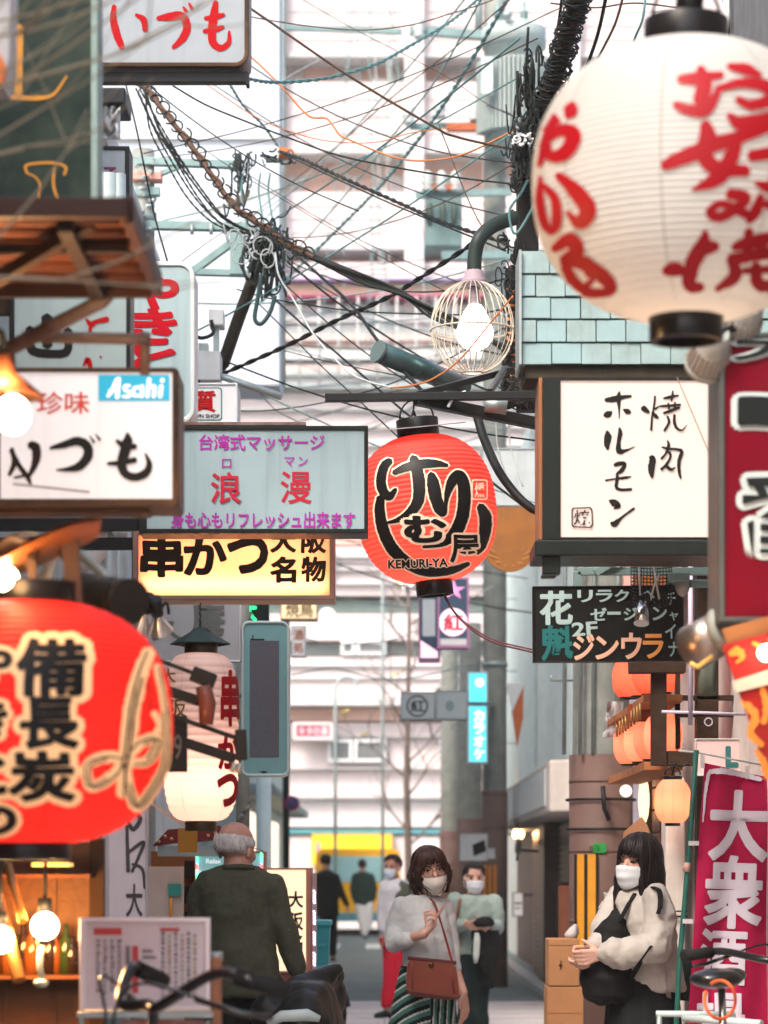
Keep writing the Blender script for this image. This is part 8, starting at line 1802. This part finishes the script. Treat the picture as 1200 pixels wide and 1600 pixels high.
t = thing('amber_lamp', 'tall pale amber lamp in the dark pub doorway', 'lamp', P(1006, 1290, 14.6)); m = MB(); m.ball(P(1006, 1250, 14.6), (.03, .03, .13), 14); m.build('glass', mat('amber_glow', (1, .7, .4), .4, var=0, emit=.9, ecol=(1, .62, .32)), t); m = MB(); m.ball(P(978, 1236, 15), .035, 12); m.tube([P(1006, 1215, 14.6), P(1006, 1180, 14.6)], .006, 6); m.build('stem', mat('milk_globe2', (.8, .75, .7)), t)
# near right lamps
t = thing('spotlight', 'silver cylindrical spotlight with yellow rim under the crimson sign', 'lamp', P(1100, 1045, 7.2))
A, B_ = P(1136, 982, 7.15), P(1084, 1012, 7.25); m = MB(); m.tube([A, A.lerp(B_, .3), A.lerp(B_, .32), B_], [.05, .052, .058, .062], 28, caps=True); m.build('barrel', mat('brushed_metal', (.38, .31, .26), .35, metal=.9, var=.15), t)
m = MB(); d_ = (A - B_).normalized(); m.tube([A - d_ * .012, A + d_ * .02], [.066, .062], 28); m.build('collar', mat('grey_collar', (.28, .30, .27), .5), t)
m = MB(); m.tube([P(1078, 1036, 7.12), P(1090, 1042, 7.12), P(1112, 1026, 7.15)], .006, 6); m.build('rim', mat('yellow_rim', (.75, .42, .1), .4, var=0, emit=.12, ecol=(1, .55, .15)), t)
m = MB(); m.bar(A, P(1168, 962, 7.3), .02); m.build('arm', BLACKM, t)
t = thing('hanging_cloth', 'dark grey green cloth hanging below the silver spotlight', 'cloth', P(1105, 1088, 7.4)); m = MB(); loft(m, [(P(1106, 1086, 7.4), .026, .01), (P(1106, 1055, 7.4), .022, .012), (P(1110, 1020, 7.4), .014, .012)], 24, .12, 5); m.build('cloth', mat('grey_green_cloth', (.09, .11, .09), .8, var=.3), t)
for i, (a, b, lab) in enumerate((((1178, 470), (1150, 520), 'ribbed grey floodlight, upper of the two below the white lantern'), ((1122, 520), (1104, 570), 'ribbed grey floodlight, lower of the two below the white lantern'))):
    A, B_ = P(*a, 6.95), P(*b, 7.05); t = thing('floodlight', lab, 'lamp', B_, group='ribbed floodlights'); d_ = (A - B_).normalized()
    m = MB(); L = (A - B_).length; pr = [(.028, 1.0), (.036, .75), (.045, .5), (.05, .25)]; m.tube([A, A.lerp(B_, .3), A.lerp(B_, .6), A.lerp(B_, .9), B_], [.03, .04, .048, .052, .054], 26); m.build('housing', mat('grey_enamel', (.36, .38, .36), .4, var=.3), t)
    m = MB(); u = d_.orthogonal().normalized(); v = d_.cross(u)
    for j in range(22): a_ = 2 * PI * j / 22; w_ = u * math.cos(a_) + v * math.sin(a_); m.bar(A.lerp(B_, .45) + w_ * .047, A.lerp(B_, .92) + w_ * .056, .005)
    m.build('fin', mat('fin_tan', (.30, .27, .24), .5), t)
    m = MB(); m.tube([B_ + d_ * .004, B_ - d_ * .012], [.058, .056], 26); m.build('rim', mat('grey_enamel', (.36, .38, .36)), t)
    m = MB(); m.bar(A, A + Vector((.12, .1, .05)), .018); m.build('arm', BLACKM, t)
t = thing('fabric_curtain', 'red shop curtain with yellow pattern and one white band', 'curtain', P(1165, 1250, 6.9))
m = MB(); m.prism([(xx_(x, 6.9), zp(y, 6.9)) for x, y in ((1128, 1008), (1215, 985), (1230, 1290), (1196, 1200), (1156, 1085))], 6.9, 6.908); m.build('cloth', mat('red_curtain', (.28, .006, .006), .75, var=.3), t)
m = MB(); YEL = mat('yellow_print', (.55, .20, .03), .7, var=.15)
for st_ in ([(1140, 1022, 8), (1152, 1018, 14), (1160, 1026, 8), (1150, 1036, 3)], [(1165, 1100, 10), (1180, 1120, 14), (1172, 1145, 12), (1190, 1165, 10)], [(1158, 1095, 5), (1172, 1112, 7)], [(1190, 1075, 8), (1198, 1105, 12), (1192, 1130, 9)], [(1180, 1172, 6), (1192, 1190, 12), (1200, 1215, 12)], [(1176, 1004, 5), (1190, 1012, 8)]):
    for q_, f in brush(st_, jag=.25, seed=len(m.v)): m.add([(xx_(x, 6.9), 6.896 - .0002 * (len(m.f) % 9), zp(y, 6.9)) for x, y in q_], f)
m.build('pattern', YEL, t)
m = MB(); m.prism([(xx_(x, 6.88), zp(y, 6.88)) for x, y in ((1145, 1064), (1215, 1042), (1215, 1066), (1150, 1082))], 6.885, 6.893); m.build('band', mat('white_band', (.42, .38, .34), .7), t)
m = MB(); m.bar(P(1132, 998, 6.95), P(1240, 968, 6.95), .03, .05); m.build('rail', mat('rail_wood', (.30, .12, .04), .6, var=.4), t)
t = thing('bare_bulb', 'small warm glowing bulb beside the yellow patterned red curtain', 'lamp', P(1196, 1040, 7.1)); m = MB(); m.ball(P(1197, 1020, 6.86), .022, 14); m.build('bulb', GLOW, t); m = MB(); m.tube([P(1204, 1000, 6.87), P(1212, 980, 6.9)], .01, 8); m.build('socket', BLACKM, t); lamp(t, P(1190, 1020, 6.7), .8)
# wire basket and clip lamps above the black painted sign
t = thing('wire_basket', 'black wire mesh panel tied with white strings above the black painted sign', 'basket', P(1018, 955, 10.3))
m = MB()
for i in range(16): x = 986 + i * 4.2; m.tube([P(x, 872 + 3 * math.sin(i), 10.4), P(x + math.sin(i) * 2, 920, 10.3), P(x + 1, 950 - 6 * math.cos(i * .8), 10.32)], .0022, 4)
for j in range(14): y = 876 + j * 5.4; m.tube([P(984 + j * .5, y, 10.38), P(1018, y + 2, 10.3), P(1050, y, 10.33)], .0022, 4)
m.build('mesh', BLACKM, t)
m = MB()
for a in ([(998, 876), (999, 900), (1000, 930), (1012, 924), (1022, 934)], [(1021, 878), (1024, 905), (1030, 936)], [(1030, 898), (1022, 915), (1016, 938)]): m.tube([P(*p, 10.26) for p in a], .004, 5)
m.build('string', mat('string_white', (.66, .7, .7), .6), t)
t = thing('clip_lamp', 'small silver clip lamp hanging in front of the black painted sign', 'lamp', P(1002, 976, 10.2), group=None)
m = MB(); m.tube([P(1004, 942, 10.25), P(1003, 955, 10.22), P(1002, 974, 10.2)], [.016, .024, .029], 18); m.build('reflector', mat('silver', (.7, .7, .7)), t); m = MB(); tangle(m, 1006, 935, 10.25, 16, 14, 10, .004, 91); m.build('cord', BLACKM, t)
t = thing('dome_lamp', 'small glass dome lamp on a grey box at the corner of the black painted sign', 'lamp', P(1066, 932, 10.3)); m = MB(); m.lathe([(.0, -.06), (.016, -.052), (.028, -.03), (.03, 0), (0, 0)], 18, P(1066, 908, 10.3)); m.build('glass', mat('dome_glass', (.35, .33, .32), .1, spec=.9), t); m = MB(); pbox(m, 1046, 908, 1078, 895, 10.25, 10.4); m.tube([P(1078, 912, 10.3), P(1180, 912, 10.4)], .016, 8); m.build('box', TEALSTEEL, t, bevel=.003)

# bare twigs of a tree standing just outside the view at the left
t = thing('bare_tree', 'blurred tan bare twigs crossing the dark green shop board', 'tree', (-1.35, 5.0, 0))
m = MB(); m.tube([(-1.35, 5, 0), (-1.33, 5, 1.5), (-1.3, 5, 2.6), (-1.28, 5, 3.4), (-1.2, 5, 4.2)], [.06, .055, .045, .035, .015], 10); m.build('trunk', mat('bark', (.16, .12, .10)), t)
m = MB(); g = random.Random(19)
for i in range(24):
    z = 2.5 + i * .055; d = Vector((1, g.uniform(-.15, .15), g.uniform(-.1, .5))).normalized(); tree_branches(m, Vector((-1.3 + .05 * (i % 3), 5, z)), d, g.uniform(.45, .75), .006, 2, g)
m.build('crown', mat('twig_tan', (.20, .17, .12), .8), t)

# ------------------------------------------------------------------ loose bars, bolts and posts become parts of their own
def islands(me):
    n = len(me.vertices); par = list(range(n))
    def find(a):
        while par[a] != a: par[a] = par[par[a]]; a = par[a]
        return a
    for p in me.polygons:
        v = p.vertices; r0 = find(v[0])
        for i in v[1:]: par[find(i)] = r0
    g_ = {}
    for p in me.polygons: g_.setdefault(find(p.vertices[0]), []).append(p.index)
    return list(g_.values())
SPLIT = {'post', 'beam', 'arm', 'bar', 'bolt', 'step_bolt', 'bracket', 'jaw', 'rail', 'stay', 'leg', 'pipe', 'box', 'rod', 'insulator', 'band', 'stud', 'tab', 'red_brown_band', 'riser_pipe', 'foot', 'reflector', 'wire', 'joint', 'drop_wires', 'conduit'}
for o in list(bpy.data.objects):
    if o.type != 'MESH' or o.parent is None or o.name.split('.')[0] not in SPLIT: continue
    me = o.data; isl = islands(me)
    if not 1 < len(isl) <= 60: continue
    for k, faces in enumerate(isl):
        used = {}; vs = []; fs = []; sm = []
        for fi in faces:
            p = me.polygons[fi]; q_ = []
            for i in p.vertices:
                if i not in used: used[i] = len(vs); vs.append(tuple(me.vertices[i].co))
                q_.append(used[i])
            fs.append(q_); sm.append(p.use_smooth)
        m2 = bpy.data.meshes.new(o.name); m2.from_pydata(vs, [], fs); m2.polygons.foreach_set('use_smooth', sm)
        for mm in me.materials: m2.materials.append(mm)
        m2.update()
        if k == 0: o.data = m2
        else:
            c_ = o.copy(); c_.data = m2; col.objects.link(c_)

# ------------------------------------------------------------------ the thin pale air of the alley
hz = MB(); hz.box((-60, -8, -1.0), (60, 95, 40)); vm = bpy.data.materials.new('haze_air'); vm.use_nodes = True; N = vm.node_tree.nodes; N.remove(N['Principled BSDF'])
pv = N.new('ShaderNodeVolumePrincipled'); pv.inputs['Color'].default_value = (.96, .95, .95, 1); pv.inputs['Density'].default_value = .0009
vm.node_tree.links.new(pv.outputs[0], N['Material Output'].inputs['Volume'])
o = hz.build('haze', vm); tag(o, 'thin pale haze filling the alley', kind='stuff')
